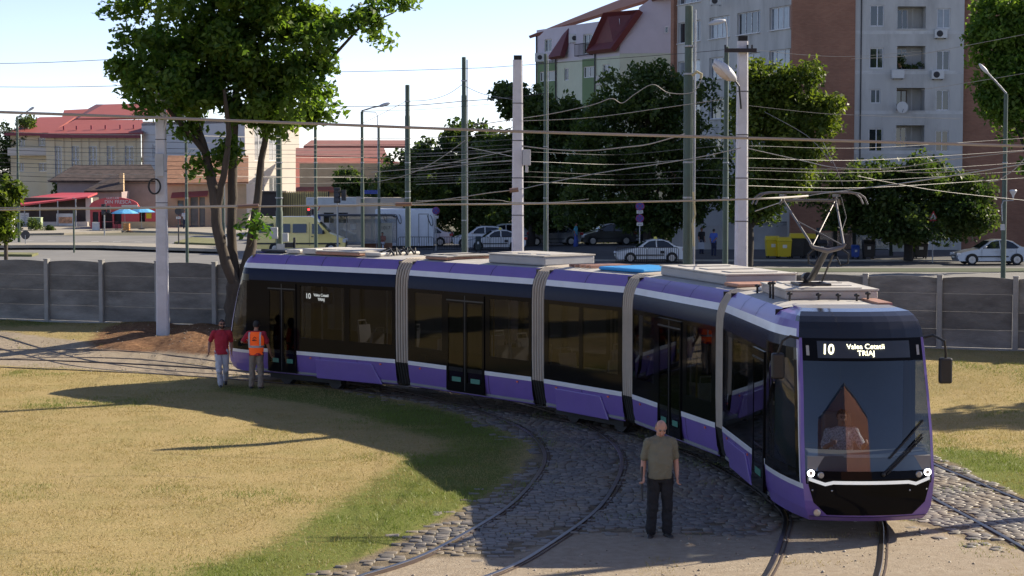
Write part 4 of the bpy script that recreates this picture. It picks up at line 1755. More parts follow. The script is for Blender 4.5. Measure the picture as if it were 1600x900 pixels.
def person(label, loc, rz, P, mats, group=None, scale=1., voxel=.008, face=True):
    """P: joints in metres, facing -y; left is +x"""
    root = thing('person', label, 'person', loc, rz, group)
    root.scale = (scale,) * 3
    hd = Vector(P.get('head', (0, -.01, 1.635)))
    hrot = Matrix.Rotation(P.get('yaw', 0), 3, 'Z') @ Matrix.Rotation(P.get('nod', 0), 3, 'X')
    H = lambda x, y, z: hd + hrot @ Vector((x, y, z))
    nk = Vector(P.get('neck', (0, .01, 1.47)))
    mb = MB()
    head_parts = [((0, .008, .03), (.075, .092, .092)), ((0, -.012, -.02), (.068, .080, .085)), ((0, -.030, -.068), (.052, .058, .048)),
                  ((0, .035, -.03), (.062, .055, .06))]
    for c, r in head_parts:
        k = len(mb.v)
        mb.sphere((0, 0, 0), r, 18, 12)
        mb.v[k:] = [tuple(H(*(Vector(c) + Vector(v)))) for v in mb.v[k:]]
    limb(mb, [H(0, -.088, .015), H(0, -.108, -.028)], [.010, .016], 8)        # nose
    mb.sphere(H(0, -.085, -.030), .017, 8, 6)
    for sg in (-1, 1):                                                        # ears, cheeks, brow, lips
        limb(mb, [H(sg * .078, .012, .015), H(sg * .080, .010, -.025)], [.014, .011], 8)
        mb.sphere(H(sg * .035, -.062, -.03), .028, 8, 6)
        limb(mb, [H(sg * .012, -.086, .028), H(sg * .05, -.074, .03)], [.010, .009], 8)
    limb(mb, [H(-.022, -.082, -.062), H(0, -.087, -.062), H(.022, -.082, -.062)], [.007, .010, .007], 8)
    limb(mb, [nk + Vector((0, .01, -.06)), H(0, .02, -.06)], [.062, .055], 12)
    rings = P['torso']
    loft(mb, [(a, b, z, rx * .86, ry * .84) for a, b, z, rx, ry in rings])
    for sd in ('L', 'R'):
        s, e, w = (Vector(q) for q in P['arm' + sd])
        limb(mb, [s, s.lerp(e, .5), e, e.lerp(w, .35), w], [.052, .050, .041, .042, .028], 12)
        d = (w - e).normalized()
        d = Vector(P.get('hdir' + sd, d))
        hand(mb, w, d, P.get('hac' + sd, (0, -1, 0)), P.get('curl' + sd, .5), P.get('hs' + sd, 1 if sd == 'R' else -1))
        h, k_, a = (Vector(q) for q in P['leg' + sd])
        limb(mb, [h, h.lerp(k_, .5), k_, k_.lerp(a, .3), a], [.082, .07, .052, .054, .036], 12)
    body = mesh_obj('body', remesh(mb, voxel, 3), mats['skin'], root)
    # shirt
    mb = MB()
    loft(mb, rings)
    for sd in ('L', 'R'):
        s, e, w = (Vector(q) for q in P['arm' + sd])
        f = P.get('sleeve', .72)
        if f <= 1:
            limb(mb, [s + (s - e).normalized() * .02, s.lerp(e, .5 * f), s.lerp(e, f)], [.066, .066, .066], 14)
        else:
            limb(mb, [s, s.lerp(e, .5), e, e.lerp(w, .5), e.lerp(w, .92)], [.078, .068, .060, .052, .045], 14)
        t = Vector((s.x * .55, s.y * .7 + nk.y * .3, nk.z - .055))
        limb(mb, [s, t], [.07, .06], 12)
    folds(mesh_obj('shirt', remesh(mb, voxel * 1.2, 3), mats['shirt'], root), .045, .13)
    # trousers
    mb = MB()
    for sd in ('L', 'R'):
        h, k_, a = (Vector(q) for q in P['leg' + sd])
        lf = P.get('flare', 1.)
        limb(mb, [h + Vector((0, 0, .02)), h.lerp(k_, .5), k_, k_.lerp(a, .5), a - Vector((0, 0, .012))], [.108, .094, .078 * lf, .074 * lf, .072 * lf], 14)
        for q_, r in ((.8, .082), (1.2, .080)):
            mb.sphere(h.lerp(k_, q_) + Vector((0, -.006, 0)), r, 10, 7)
        for t_ in (.80, .93):
            mb.sphere(k_.lerp(a, t_) + Vector((random.uniform(-.008, .008), -.012, 0)), .072 * lf, 10, 7)
    pz = (Vector(P['legL'][0]) + Vector(P['legR'][0])) / 2
    pr = P.get('hipw', .165)
    loft(mb, [(pz.x, pz.y, pz.z - .08, pr * .85, .105), (pz.x, pz.y + .01, pz.z, pr, .125), (pz.x, pz.y + .005, pz.z + .09, pr * .97, .12), (pz.x, pz.y, pz.z + .13, pr * .92, .115)])
    folds(mesh_obj('trousers', remesh(mb, voxel * 1.2, 3), mats['trousers'], root), .035, .10)
    for sd in ('L', 'R'):
        a, t = Vector(P['leg' + sd][2]), Vector(P['toe' + sd])
        mb = MB()
        f = (t - a)
        f.z = 0
        f.normalize()
        base = Vector((a.x, a.y, 0))
        gz = min(a.z, t.z) - .075
        limb(mb, [base - f * .055 + Vector((0, 0, gz + .045)), base + f * .05 + Vector((0, 0, gz + .05)), base + f * .15 + Vector((0, 0, gz + .036))], [.044, .047, .040], 12)
        limb(mb, [base + Vector((0, 0, gz + .06)), base + Vector((0, 0, gz + .11))], [.048, .044], 10)
        o = mesh_obj('shoe', remesh(mb, voxel, 2), mats['shoe'], root)
    if face:
        mb = MB()
        for sg in (-1, 1):
            mb.sphere(H(sg * .031, -.083, .012), .0105, 8, 6)
        mb.build('eyes', mats.get('eye', m_frame), body)
        mb = MB()
        for sg in (-1, 1):
            limb(mb, [H(sg * .014, -.095, .034), H(sg * .032, -.090, .038), H(sg * .050, -.080, .033)], [.005, .006, .004], 6)
        mb.build('eyebrows', mats['hair'], body)
        mb = MB()
        limb(mb, [H(-.024, -.090, -.063), H(0, -.097, -.062), H(.024, -.090, -.063)], [.004, .0065, .004], 6)
        mb.build('lips', mats['lips'], body)
    # hair: shell over the skull with a hairline
    hm = P.get('hair', 'full')
    mb = MB()
    nu, nv = 28, 18
    rr = (.083, .100, .103)
    pts, ok = {}, {}
    for i in range(nv + 1):
        for k in range(nu):
            th, ph = math.pi * i / nv, 2 * math.pi * k / nu
            x, y, z = math.sin(th) * math.cos(ph), math.sin(th) * math.sin(ph), math.cos(th)
            if hm == 'full':
                k_ok = (y > -.35 and z > -.45 - .35 * y) or z > .48 or (y > .1 and z > -.75)
            elif hm == 'long':
                k_ok = y > -.25 or z > .5
            else:            # bald on top
                k_ok = y > -.15 and z < .42 + .1 * y and z > -.55 - .2 * y and not (y < .2 and z < -.3)
            ok[i, k] = k_ok
            b = 1.0 if hm != 'bald' else .985
            j_ = 1 + random.uniform(-.02, .03)
            pts[i, k] = H(x * rr[0] * b * j_, .012 + y * rr[1] * b * j_, .018 + z * rr[2] * b * j_)
    ids = {}
    for i in range(nv):
        for k in range(nu):
            q4 = [(i, k), (i + 1, k), (i + 1, (k + 1) % nu), (i, (k + 1) % nu)]
            if sum(ok[a] for a in q4) >= 3:
                mb.add([pts[a] for a in q4], [(0, 1, 2, 3)])
    ho = mb.build('hair', mats['hair'], body)
    sm = ho.modifiers.new('w', 'WELD')
    sm.merge_threshold = .002
    so_ = ho.modifiers.new('s', 'SOLIDIFY')
    so_.thickness = .010
    so_.offset = 0
    root['H'] = 0
    del root['H']
    return root, body, H


m_skin = M('skin', (.50, .27, .19), .55, var=.08, scale=9)
m_skin2 = M('skin_tanned', (.36, .18, .115), .55, var=.08, scale=9)
m_lips = M('lips', (.40, .16, .13), .5)
m_hairg = M('grey_hair', (.22, .20, .18), .7)
m_hairb = M('black_hair', (.02, .016, .014), .6)
m_olive = M('olive_cotton', (.175, .165, .115), .9, var=.10, scale=5, bump=.9, bscale=7)
m_blackc = M('black_cotton', (.014, .014, .017), .85, var=.1, bump=.8, bscale=9)
m_redc = M('red_cotton', (.40, .025, .045), .9, var=.10, scale=5, bump=.8, bscale=8)
m_whitej = M('pale_jeans', (.52, .53, .58), .85, var=.10, scale=5, bump=.8, bscale=8)
m_khaki = M('khaki_cotton', (.26, .205, .155), .9, var=.10, scale=5, bump=.8, bscale=8)
m_shoe = M('dark_shoe', (.02, .018, .018), .5)
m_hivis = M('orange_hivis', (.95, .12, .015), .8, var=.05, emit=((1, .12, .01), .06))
m_refl = M('reflective_tape', (.42, .42, .42), .4)
m_print = M('patterned_cotton', (.62, .60, .60), .9, var=.75, scale=34)

TORSO = [(0, .005, .85, .178, .138), (0, .005, .92, .172, .132), (0, .005, 1.0, .165, .122), (0, 0, 1.10, .170, .128), (0, 0, 1.22, .178, .128), (0, .005, 1.33, .190, .122), (0, .010, 1.41, .180, .105), (0, .012, 1.455, .120, .085), (0, .012, 1.485, .070, .066)]
TORSO_BIG = [(0, .0, .86, .178, .145), (0, -.005, .96, .182, .158), (0, -.012, 1.07, .185, .168), (0, -.008, 1.20, .186, .158), (0, .0, 1.32, .186, .140), (0, .008, 1.41, .168, .115), (0, .012, 1.455, .125, .09), (0, .012, 1.485, .072, .068)]

# man standing in front of the tram, head bowed
p = gnd(1031, 838)
man, manb, MH = person('balding man in olive T-shirt and black trousers standing before the tram with bowed head', (p.x, p.y, 0.012), .10, dict(
    torso=TORSO_BIG, head=(0, -.055, 1.60), nod=.50, yaw=.05, neck=(0, .005, 1.47),
    armL=((.185, .0, 1.375), (.240, .035, 1.12), (.245, -.045, .89)), armR=((-.185, .0, 1.375), (-.238, .05, 1.12), (-.265, -.05, .895)),
    legL=((.088, 0, .88), (.105, -.012, .49), (.112, .02, .085)), legR=((-.088, 0, .88), (-.115, -.012, .49), (-.130, .02, .085)),
    toeL=(.15, -.14, .03), toeR=(-.18, -.14, .03), curlL=.75, curlR=1.25, hacL=(-.4, -1, 0), hacR=(.4, -1, 0), hair='bald', sleeve=.78, hipw=.175, flare=1.08),
    dict(skin=m_skin, shirt=m_olive, trousers=m_blackc, shoe=m_shoe, hair=m_hairg, lips=m_lips), scale=1.045)
# the dark baton he holds
mb = MB()
w_ = Matrix.Rotation(.10, 3, 'Z') @ (Vector((-.282, -.085, .79)) * 1.045)
w_ = Vector((p.x, p.y, .012)) + w_
mb.tube([w_ + Vector((.0, .05, .26)), w_ + Vector((0, .0, 0)), w_ + Vector((0, -.05, -.26))], [.014, .016, .013], 8)
mb.tube([w_ + Vector((.0, .012, .06)), w_ + Vector((0, -.012, -.06))], [.019, .019], 8)
one(mb, 'baton', m_frame, 'short dark rod held upright in the right hand of the man in olive', 'rod', smooth=40)

# man in red walking away from the tram end, towards the viewer
p = gnd(347, 604)
red, redb, RH = person('bearded man in red polo shirt, pale jeans and sunglasses walking beside the tram end', (p.x, p.y, .0), .12, dict(
    torso=[(a, b, z, rx * 1.06, ry * 1.04) for a, b, z, rx, ry in TORSO], head=(.01, -.02, 1.635), yaw=.15, nod=.05,
    armL=((.205, .0, 1.40), (.25, .10, 1.15), (.25, .03, .92)), armR=((-.205, .0, 1.40), (-.31, .06, 1.17), (-.33, -.05, .93)),
    legL=((.085, 0, .90), (.10, .02, .50), (.085, .24, .19)), legR=((-.085, 0, .90), (-.075, -.10, .50), (-.035, -.06, .085)),
    toeL=(.09, .14, .10), toeR=(-.02, -.21, .03), curlL=.6, curlR=.6, sleeve=.78),
    dict(skin=m_skin2, shirt=m_redc, trousers=m_whitej, shoe=m_shoe, hair=m_hairb, lips=m_lips), voxel=.010)
mb = MB()
for sg in (-1, 1):
    mb.sphere(RH(sg * .034, -.094, .010), (.026, .010, .018), 10, 6)
    limb(mb, [RH(sg * .056, -.088, .016), RH(sg * .084, .0, .016)], [.005, .004], 6)
limb(mb, [RH(-.014, -.102, .014), RH(.014, -.102, .014)], [.004, .004], 6)
mb.build('sunglasses', m_frame, redb)
mb = MB()
for x in range(-4, 5):
    t = x / 4
    limb(mb, [RH(t * .060, -.048 - .040 * (1 - t * t), -.050), RH(t * .048, -.046 - .040 * (1 - t * t), -.098)], [.014, .014], 6)
limb(mb, [RH(-.03, -.088, -.048), RH(0, -.096, -.046), RH(.03, -.088, -.048)], [.006, .007, .006], 6)
mesh_obj('beard', remesh(mb, .008, 1), m_hairb, redb)

# man in orange vest with his back to us
p = gnd(401, 606)
vest, vestb, VH = person('man in orange safety vest and khaki trousers facing the tram door, back to the viewer', (p.x, p.y, 0.), math.pi - .15, dict(
    torso=[(a, b, z, rx * 1.08, ry * 1.05) for a, b, z, rx, ry in TORSO], head=(0, -.03, 1.625), yaw=.2, nod=.15,
    armR=((-.205, 0, 1.40), (-.29, -.05, 1.14), (-.33, -.16, .90)), armL=((.205, 0, 1.40), (.36, .06, 1.20), (.27, -.20, 1.16)),
    hdirL=(.3, -.8, .4), curlL=.7,
    legL=((.085, 0, .90), (.115, -.01, .49), (.135, .02, .085)), legR=((-.085, 0, .90), (-.10, -.03, .49), (-.125, .06, .085)),
    toeL=(.15, -.13, .03), toeR=(-.15, -.10, .03), sleeve=.78, flare=1.05),
    dict(skin=m_skin2, shirt=m_redc, trousers=m_khaki, shoe=m_shoe, hair=m_hairb, lips=m_lips), voxel=.010, face=False)
mb = MB()
loft(mb, [(a, b, z, rx * 1.17, ry * 1.20) for a, b, z, rx, ry in [(0, .005, .86, .165, .125), (0, .005, .93, .160, .120)] + TORSO[2:6]] + [(0, .01, 1.42, .172, .130), (0, .012, 1.465, .130, .105)])
vo = mesh_obj('safety_vest', remesh(mb, .011, 2), m_hivis, vest)
mb = MB()
n = 24
for z0, rx, ry in ((1.055, .203, .158),):
    mb.grid([[(rx * math.copysign(abs(math.cos(2 * math.pi * k / n)) ** .8, math.cos(2 * math.pi * k / n)), ry * math.copysign(abs(math.sin(2 * math.pi * k / n)) ** .8, math.sin(2 * math.pi * k / n)), z0 + dz) for k in range(n + 1)] for dz in (0, .055)])
for sg in (-1, 1):
    mb.grid([[(sg * (.125 + dx), y, z) for y, z in ((.157, 1.10), (.163, 1.2), (.161, 1.3), (.150, 1.39), (.11, 1.46))] for dx in (0, .045)])
so2 = mb.build('reflective_band', m_refl, vo)
mb = MB()
for a, b in (((-.05, 1.30), (.0, 1.34)), ((.0, 1.34), (.045, 1.29)), ((-.02, 1.27), (.05, 1.26)), ((-.06, 1.245), (.06, 1.245))):
    mb.tube([(a[0], .170, a[1]), (b[0], .170, b[1])], .009, 5)
mb.build('vest_print', m_frame, vo)
mb = MB()
c_ = Matrix.Rotation(math.pi - .15, 3, 'Z') @ Vector((.30, -.33, 1.20)) + Vector((p.x, p.y, 0))
mb.box(c_, (.22, .16, .012), rot=Matrix.Rotation(.5, 3, 'Y'))
one(mb, 'paper', M('paper', (.8, .8, .78), .8), 'white sheet of paper held out by the man in the orange vest', 'paper')

# driver seated behind the windscreen
L4 = m4.L
dp = m4.world(L4 - 1.28, -.12, 0)
drv, drvb, DH = person('driver in a patterned shirt seated at the controls behind the tram windscreen', (dp.x, dp.y, .06), m4.a + math.pi / 2, dict(
    torso=[(a, b + .0, z + .03, rx * 1.12, ry * 1.15) for a, b, z, rx, ry in TORSO], head=(0, -.03, 1.67), neck=(0, .01, 1.5), nod=.1,
    armL=((.215, 0, 1.43), (.31, -.15, 1.20), (.30, -.40, 1.30)), armR=((-.215, 0, 1.43), (-.31, -.15, 1.20), (-.26, -.40, 1.30)),
    legL=((.10, -.02, .97), (.14, -.44, .95), (.14, -.47, .52)), legR=((-.10, -.02, .97), (-.14, -.44, .95), (-.14, -.47, .52)),
    toeL=(.15, -.6, .46), toeR=(-.15, -.6, .46), sleeve=.9),
    dict(skin=m_skin, shirt=m_print, trousers=m_blackc, shoe=m_shoe, hair=m_hairb, lips=m_lips), voxel=.012)
# ================================================================ surroundings
m_conc = M('precast_concrete', (.18, .17, .155), .9, var=.35, scale=1.3, bump=.4, bscale=18, dirt=(.33, .32, .29), dirt_amt=.5, dirt_scale=1.6, stretch=(.6, .6, 1.6))
vary(m_conc, .22)
m_post = M('concrete_post', (.31, .30, .28), .9, var=.15, bump=.3, bscale=20)
m_asph = M('asphalt', (.185, .178, .168), .85, var=.16, scale=.5, dirt=(.10, .10, .10), dirt_amt=.5, dirt_scale=.15)
m_asphd = M('asphalt_dark', (.07, .07, .074), .85, var=.2, scale=.5, dirt=(.05, .05, .05), dirt_amt=.4, dirt_scale=.3)
m_pave = M('pavement_slabs', (.30, .27, .22), .85, var=.15, scale=1.5)
m_kerb = M('kerb_stone', (.36, .34, .30), .85, var=.15)
m_verge = M('verge_soil', (.055, .07, .035), .95, var=.35, scale=1.5)
m_paint = M('road_paint', (.7, .7, .68), .7, var=.1, scale=6)

# ---- concrete boundary wall


def wall(x0, x1, label):
    d = Vector((1, WALL_B, 0)).normalized()
    root = thing('concrete_wall', label, 'wall', (x0, wall_y(x0), 0))
    n_, L_ = 0, (Vector((x1, wall_y(x1), 0)) - Vector((x0, wall_y(x0), 0))).length
    nb = int(L_ / 2.08)
    ang = math.atan2(d.y, d.x)
    A = Vector((x0, wall_y(x0), 0))
    z0 = .55
    for k in range(nb + 1):
        c = A + d * (k * 2.08)
        mb = MB()
        mb.box((c.x, c.y - .03, z0 + 1.04), (.15, .17, 2.15), rz=ang)
        mb.box((c.x, c.y - .03, z0 + 2.13), (.17, .19, .04), rz=ang)
        o = mb.build('post', m_post, root, world=True, bevel=.012, segs=1)
        if k == nb:
            break
        m = c + d * 1.04
        for j in range(4):
            h0 = z0 + .12 + j * .5
            mb = MB()
            dep = random.uniform(-.008, .008)
            if j < 3:
                mb.box((m.x, m.y + .02 + dep, h0 + .248), (1.93, .05, .494), rz=ang)
            else:       # arched top slab
                cols = [(-.965 + 1.93 * i / 14) for i in range(15)]
                top = [.435 + .05 * math.cos(u / .965 * math.pi / 2) ** .8 for u in cols]
                for yo in (-.025, .025):
                    mb.grid([[tuple(m + d * u + Vector((-d.y, d.x, 0)) * (yo + .02) + Vector((0, 0, h0 + 0))) for u in cols],
                             [tuple(m + d * u + Vector((-d.y, d.x, 0)) * (yo + .02) + Vector((0, 0, h0 + t))) for u, t in zip(cols, top)]])
                mb.grid([[tuple(m + d * u + Vector((-d.y, d.x, 0)) * (yo + .02) + Vector((0, 0, h0 + t))) for u, t in zip(cols, top)] for yo in (-.025, .025)])
            mb.build('panel', m_conc, root, world=True, bevel=.004 if j < 3 else 0, segs=1)
    mb = MB()
    c = A + d * (L_ / 2)
    mb.box((c.x, c.y + .0, z0 - .03), (L_, .20, .28), rz=ang)
    mb.build('plinth', m_post, root, world=True)
    return root


wall(-27.2, 19.8, 'grey precast concrete slab wall with pale posts closing off the depot behind the tram')

# ---- roads beyond the wall
mb = MB()
mb.grid([[(-160, 75, -.01), (-18, 68, -.01), (19, 55, -.01), (160, 20, -.01)], [(-160, 165, -.01), (-18, 165, -.01), (40, 118.5, -.01), (160, 118.5, -.01)]])
structure(mb, 'road', m_asph)
mb = MB()
mb.quad((-14, 112, .0), (80, 112, .0), (80, 118.4, .0), (-14, 118.4, .0))
structure(mb, 'parking_lane', m_asphd)
mb = MB()
mb.boxb((-14, 118.4, -.05), (90, 118.7, .10))
structure(mb, 'kerb', m_kerb)
mb = MB()
mb.boxb((-14, 118.7, -.05), (90, 145, .08))
structure(mb, 'pavement', m_asphd)
mb = MB()
mb.grid([[(7, 106, .012), (60, 106, .012)], [(7, 110, .012), (60, 110, .012)]])
structure(mb, 'verge', m_verge)
mb = MB()
mb.quad((-5, 104.6, .004), (60, 104.6, .004), (60, 104.75, .004), (-5, 104.75, .004))
structure(mb, 'road_marking', m_paint)
# left: traffic island with pale kerb blocks, forecourt of the shops
pts = [(-200, 392), (60, 390), (160, 390.5), (260, 394), (360, 397), (360, 392), (260, 388), (150, 386), (-200, 387)]
isl = [gnd(a, b) for a, b in pts]
mb = MB()
mb.slab([(q_.x, q_.y, .13) for q_ in isl[::-1]], .2)
structure(mb, 'traffic_island', m_pave)
mb = MB()
for (a, b, n) in (((168, 388), (216, 388), 13), ((262, 389), (335, 392), 22)):
    for k in range(n):
        q_ = gnd(a[0] + (b[0] - a[0]) * k / n, a[1] + (b[1] - a[1]) * k / n)
        mb.box((q_.x, q_.y, .14), (.14, .4, .30))
tag(mb.build('kerb_blocks', m_paint), kind='structure')
mb = MB()
far = [gnd(a, b) for a, b in [(-300, 372), (100, 366), (200, 362), (300, 364), (420, 372), (470, 372)]]
mb.slab([(q_.x, q_.y, .12) for q_ in far] + [(-20, 260, .12), (-150, 260, .12)], .2)
structure(mb, 'forecourt', m_pave)
for nm, pp in (('lawn_strip', [(272, 381), (350, 384), (350, 376), (300, 373)]), ('lawn_patch', [(-60, 400), (50, 401), (60, 398), (-60, 396)])):
    mb = MB()
    mb.slab([(lambda g: (g.x, g.y, .14))(gnd(a, b)) for a, b in pp], .2)
    structure(mb, nm, M('verge_grass', (.15, .15, .06), .95, var=.3, scale=1))
mb = MB()
for k in range(9):
    q0, q1 = gnd(40 + 34 * k, 376 + .4 * k), gnd(52 + 34 * k, 376.2 + .4 * k)
    mb.quad((q0.x, q0.y, .0), (q1.x, q1.y, .0), (q1.x, q1.y + .25, .0), (q0.x, q0.y + .25, .0))
tag(mb.build('lane_marking', m_paint), kind='structure')

# ================================================================ foliage
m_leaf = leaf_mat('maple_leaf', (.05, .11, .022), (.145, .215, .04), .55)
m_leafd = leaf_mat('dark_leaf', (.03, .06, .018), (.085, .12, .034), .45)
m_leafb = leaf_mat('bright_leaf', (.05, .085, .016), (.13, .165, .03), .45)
m_bark = M('bark', (.075, .06, .047), .95, var=.35, scale=3, bump=1., bscale=14, stretch=(1, 1, .3))
m_barkd = M('dark_bark', (.035, .03, .026), .95, var=.3, bump=.6, bscale=12)


def leaves(clumps, nsub, nleaf, size, seed, subr=(.35, .8), flat=.8):
    """leaf rhombs gathered in small sprays spread through the given ellipsoids"""
    rng = np.random.default_rng(seed)
    vol = np.array([c[1][0] * c[1][1] * c[1][2] for c in clumps]) ** .66
    vol /= vol.sum()
    V, T = [], []
    for (c, r), f in zip(clumps, vol):
        for _ in range(max(2, int(nsub * f))):
            d = rng.normal(size=3)
            d /= np.linalg.norm(d)
            rad = rng.random() ** .45
            sc = np.array(c) + d * np.array(r) * rad
            sr = rng.uniform(*subr)
            n = int(nleaf * (.5 + rng.random()) * (sr / np.mean(subr)) ** 2)
            q_ = rng.normal(size=(n, 3))
            q_ /= np.linalg.norm(q_, axis=1)[:, None]
            q_ *= (rng.random((n, 1)) ** .5) * sr
            q_[:, 2] *= flat
            q_[:, 2] -= .15 * (q_[:, 0] ** 2 + q_[:, 1] ** 2) / sr
            P_ = sc + q_
            nrm = rng.normal(size=(n, 3)) * .8 + np.array([0, 0, .75])
            nrm /= np.linalg.norm(nrm, axis=1)[:, None]
            a = np.cross(nrm, rng.normal(size=(n, 3)))
            a /= np.linalg.norm(a, axis=1)[:, None] + 1e-9
            b = np.cross(nrm, a)
            s = size * rng.uniform(.6, 1.25, (n, 1))
            droop = np.array([0, 0, -1.]) * s * .25
            V.append(np.stack([P_ - a * s, P_ + b * s * .55, P_ + a * s + droop, P_ - b * s * .55], 1).reshape(-1, 3))
            tone = np.clip(rng.normal(.45, .25) + rng.normal(0, .2, n), 0, 1)
            T.append(np.repeat(tone, 4))
    V = np.concatenate(V)
    return V, np.arange(len(V)).reshape(-1, 4), np.concatenate(T)


def tree(name, label, base, limbs, clumps, nsub, nleaf, size, seed, lm, bm_=None, subr=(.35, .8), cat='tree', group=None):
    """limbs: [(points, radii)] and clumps: [(centre, radii)], all in world coordinates"""
    root = thing(name, label, cat, base, 0, group)
    mb = MB()
    for pts, rs in limbs:
        p = [Vector(a) for a in pts]
        fine, fr = [], []
        for i in range(len(p) - 1):
            for k in range(4):
                t = k / 4
                fine.append(p[i].lerp(p[i + 1], t) + Vector((random.uniform(-1, 1), random.uniform(-1, 1), 0)) * rs[i] * .12)
                fr.append((rs[i] + (rs[i + 1] - rs[i]) * t) * random.uniform(.93, 1.08))
        fine.append(p[-1])
        fr.append(rs[-1])
        mb.tube(fine, fr, 10)
    tr = mb.build('trunk', bm_ or m_bark, root, world=True, smooth=60)
    V, Fc, T = leaves(clumps, nsub, nleaf, size, seed, subr)
    V = V - np.array(base)
    mesh_np('crown', V, Fc, 4, lm, {'tone': T}, root)
    return root


def A3(px, py, Y):
    q_ = at(px, py, Y)
    return (q_.x, q_.y, q_.z)


def CL_(px, py, rx, ry, Y, rd=None):
    s = F / Y
    return (A3(px, py, Y), (rx / s, (rd or rx) / s * .9, ry / s))


# the big multi-stemmed tree behind the tram end
TY = 60.5
base = gnd(366, 518, .5)
base = Vector((at(366, 400, TY).x, TY, tzf(at(366, 400, TY).x, TY) - .1))
t = lambda a, b, dy=0.: A3(a, b, TY + dy)
tree('maple_tree', 'big multi-stemmed tree with backlit green crown rising behind the rear of the tram', base, [
    ([tuple(base), t(364, 480), t(370, 440)], [.30, .27, .28]),
    ([t(372, 455), t(352, 410, -.3), t(340, 360, -.4), t(334, 300, -.3), t(322, 240, 0), t(300, 170, .3), t(290, 90, .6)], [.20, .18, .17, .16, .13, .10, .05]),
    ([t(368, 455), t(362, 380, .3), t(363, 310, .3), t(365, 230, .4), t(368, 150, .2), t(375, 40, 0)], [.18, .16, .15, .14, .11, .05]),
    ([t(376, 450), t(392, 385, .2), t(402, 320, .4), t(408, 250, .5), t(420, 190, .6), t(455, 120, .8), t(490, 50, 1)], [.20, .17, .13, .11, .09, .07, .03]),
    ([t(340, 320, -.3), t(352, 260, -.6), t(358, 210, -.8), t(350, 140, -1)], [.13, .10, .09, .05]),
    ([t(420, 190, .6), t(500, 110, .3), t(560, 45, 0), t(615, 20, 0)], [.09, .06, .04, .02]),
    ([t(322, 240), t(270, 180, -.5), t(225, 120, -.6)], [.09, .06, .02]),
    ([t(388, 385), t(398, 365, -.3), t(405, 345, -.5)], [.05, .04, .02])],
    [CL_(300, 40, 120, 70, TY), CL_(420, 60, 100, 80, TY), CL_(255, 110, 50, 55, TY, 80), CL_(330, 150, 95, 45, TY), CL_(462, 148, 78, 52, TY, 100),
     CL_(420, 178, 70, 18, TY, 90), CL_(500, 100, 34, 30, TY, 60), CL_(475, 45, 70, 42, TY, 90), CL_(560, 22, 62, 26, TY, 60), CL_(200, 12, 45, 20, TY, 60), CL_(615, 5, 24, 14, TY, 30), CL_(588, 62, 16, 10, TY, 20),
     CL_(215, 136, 34, 14, 58.6, 30), CL_(218, 95, 26, 22, 58.6, 30), CL_(250, 165, 30, 20, 58.4, 30), CL_(262, 128, 26, 28, 58.3, 30), CL_(185, 108, 8, 6, 58.8, 8), CL_(400, -60, 190, 70, TY, 150), CL_(340, 95, 110, 60, TY, 130),
     CL_(300, 200, 40, 10, TY, 40), CL_(345, 235, 22, 22, TY, 26), CL_(425, 205, 32, 10, TY, 30), CL_(402, 355, 13, 18, TY - .5, 14), CL_(318, 262, 10, 22, TY, 12)],
    470, 74, .125, 21, m_leaf, subr=(.22, .72))

# shrubby tree at the left edge beyond the wall
b = Vector((at(8, 300, 72).x, 72, 0))
tree('young_tree', 'bright leafy young tree cut off by the left picture edge, beyond the wall', b, [([tuple(b), (b.x, b.y, 3), (b.x - .3, b.y, 5)], [.09, .07, .03])],
     [CL_(2, 300, 26, 22, 72, 30), CL_(-15, 350, 34, 40, 72, 30), CL_(10, 330, 12, 16, 72, 14)], 55, 70, .13, 22, m_leafb, subr=(.25, .5))

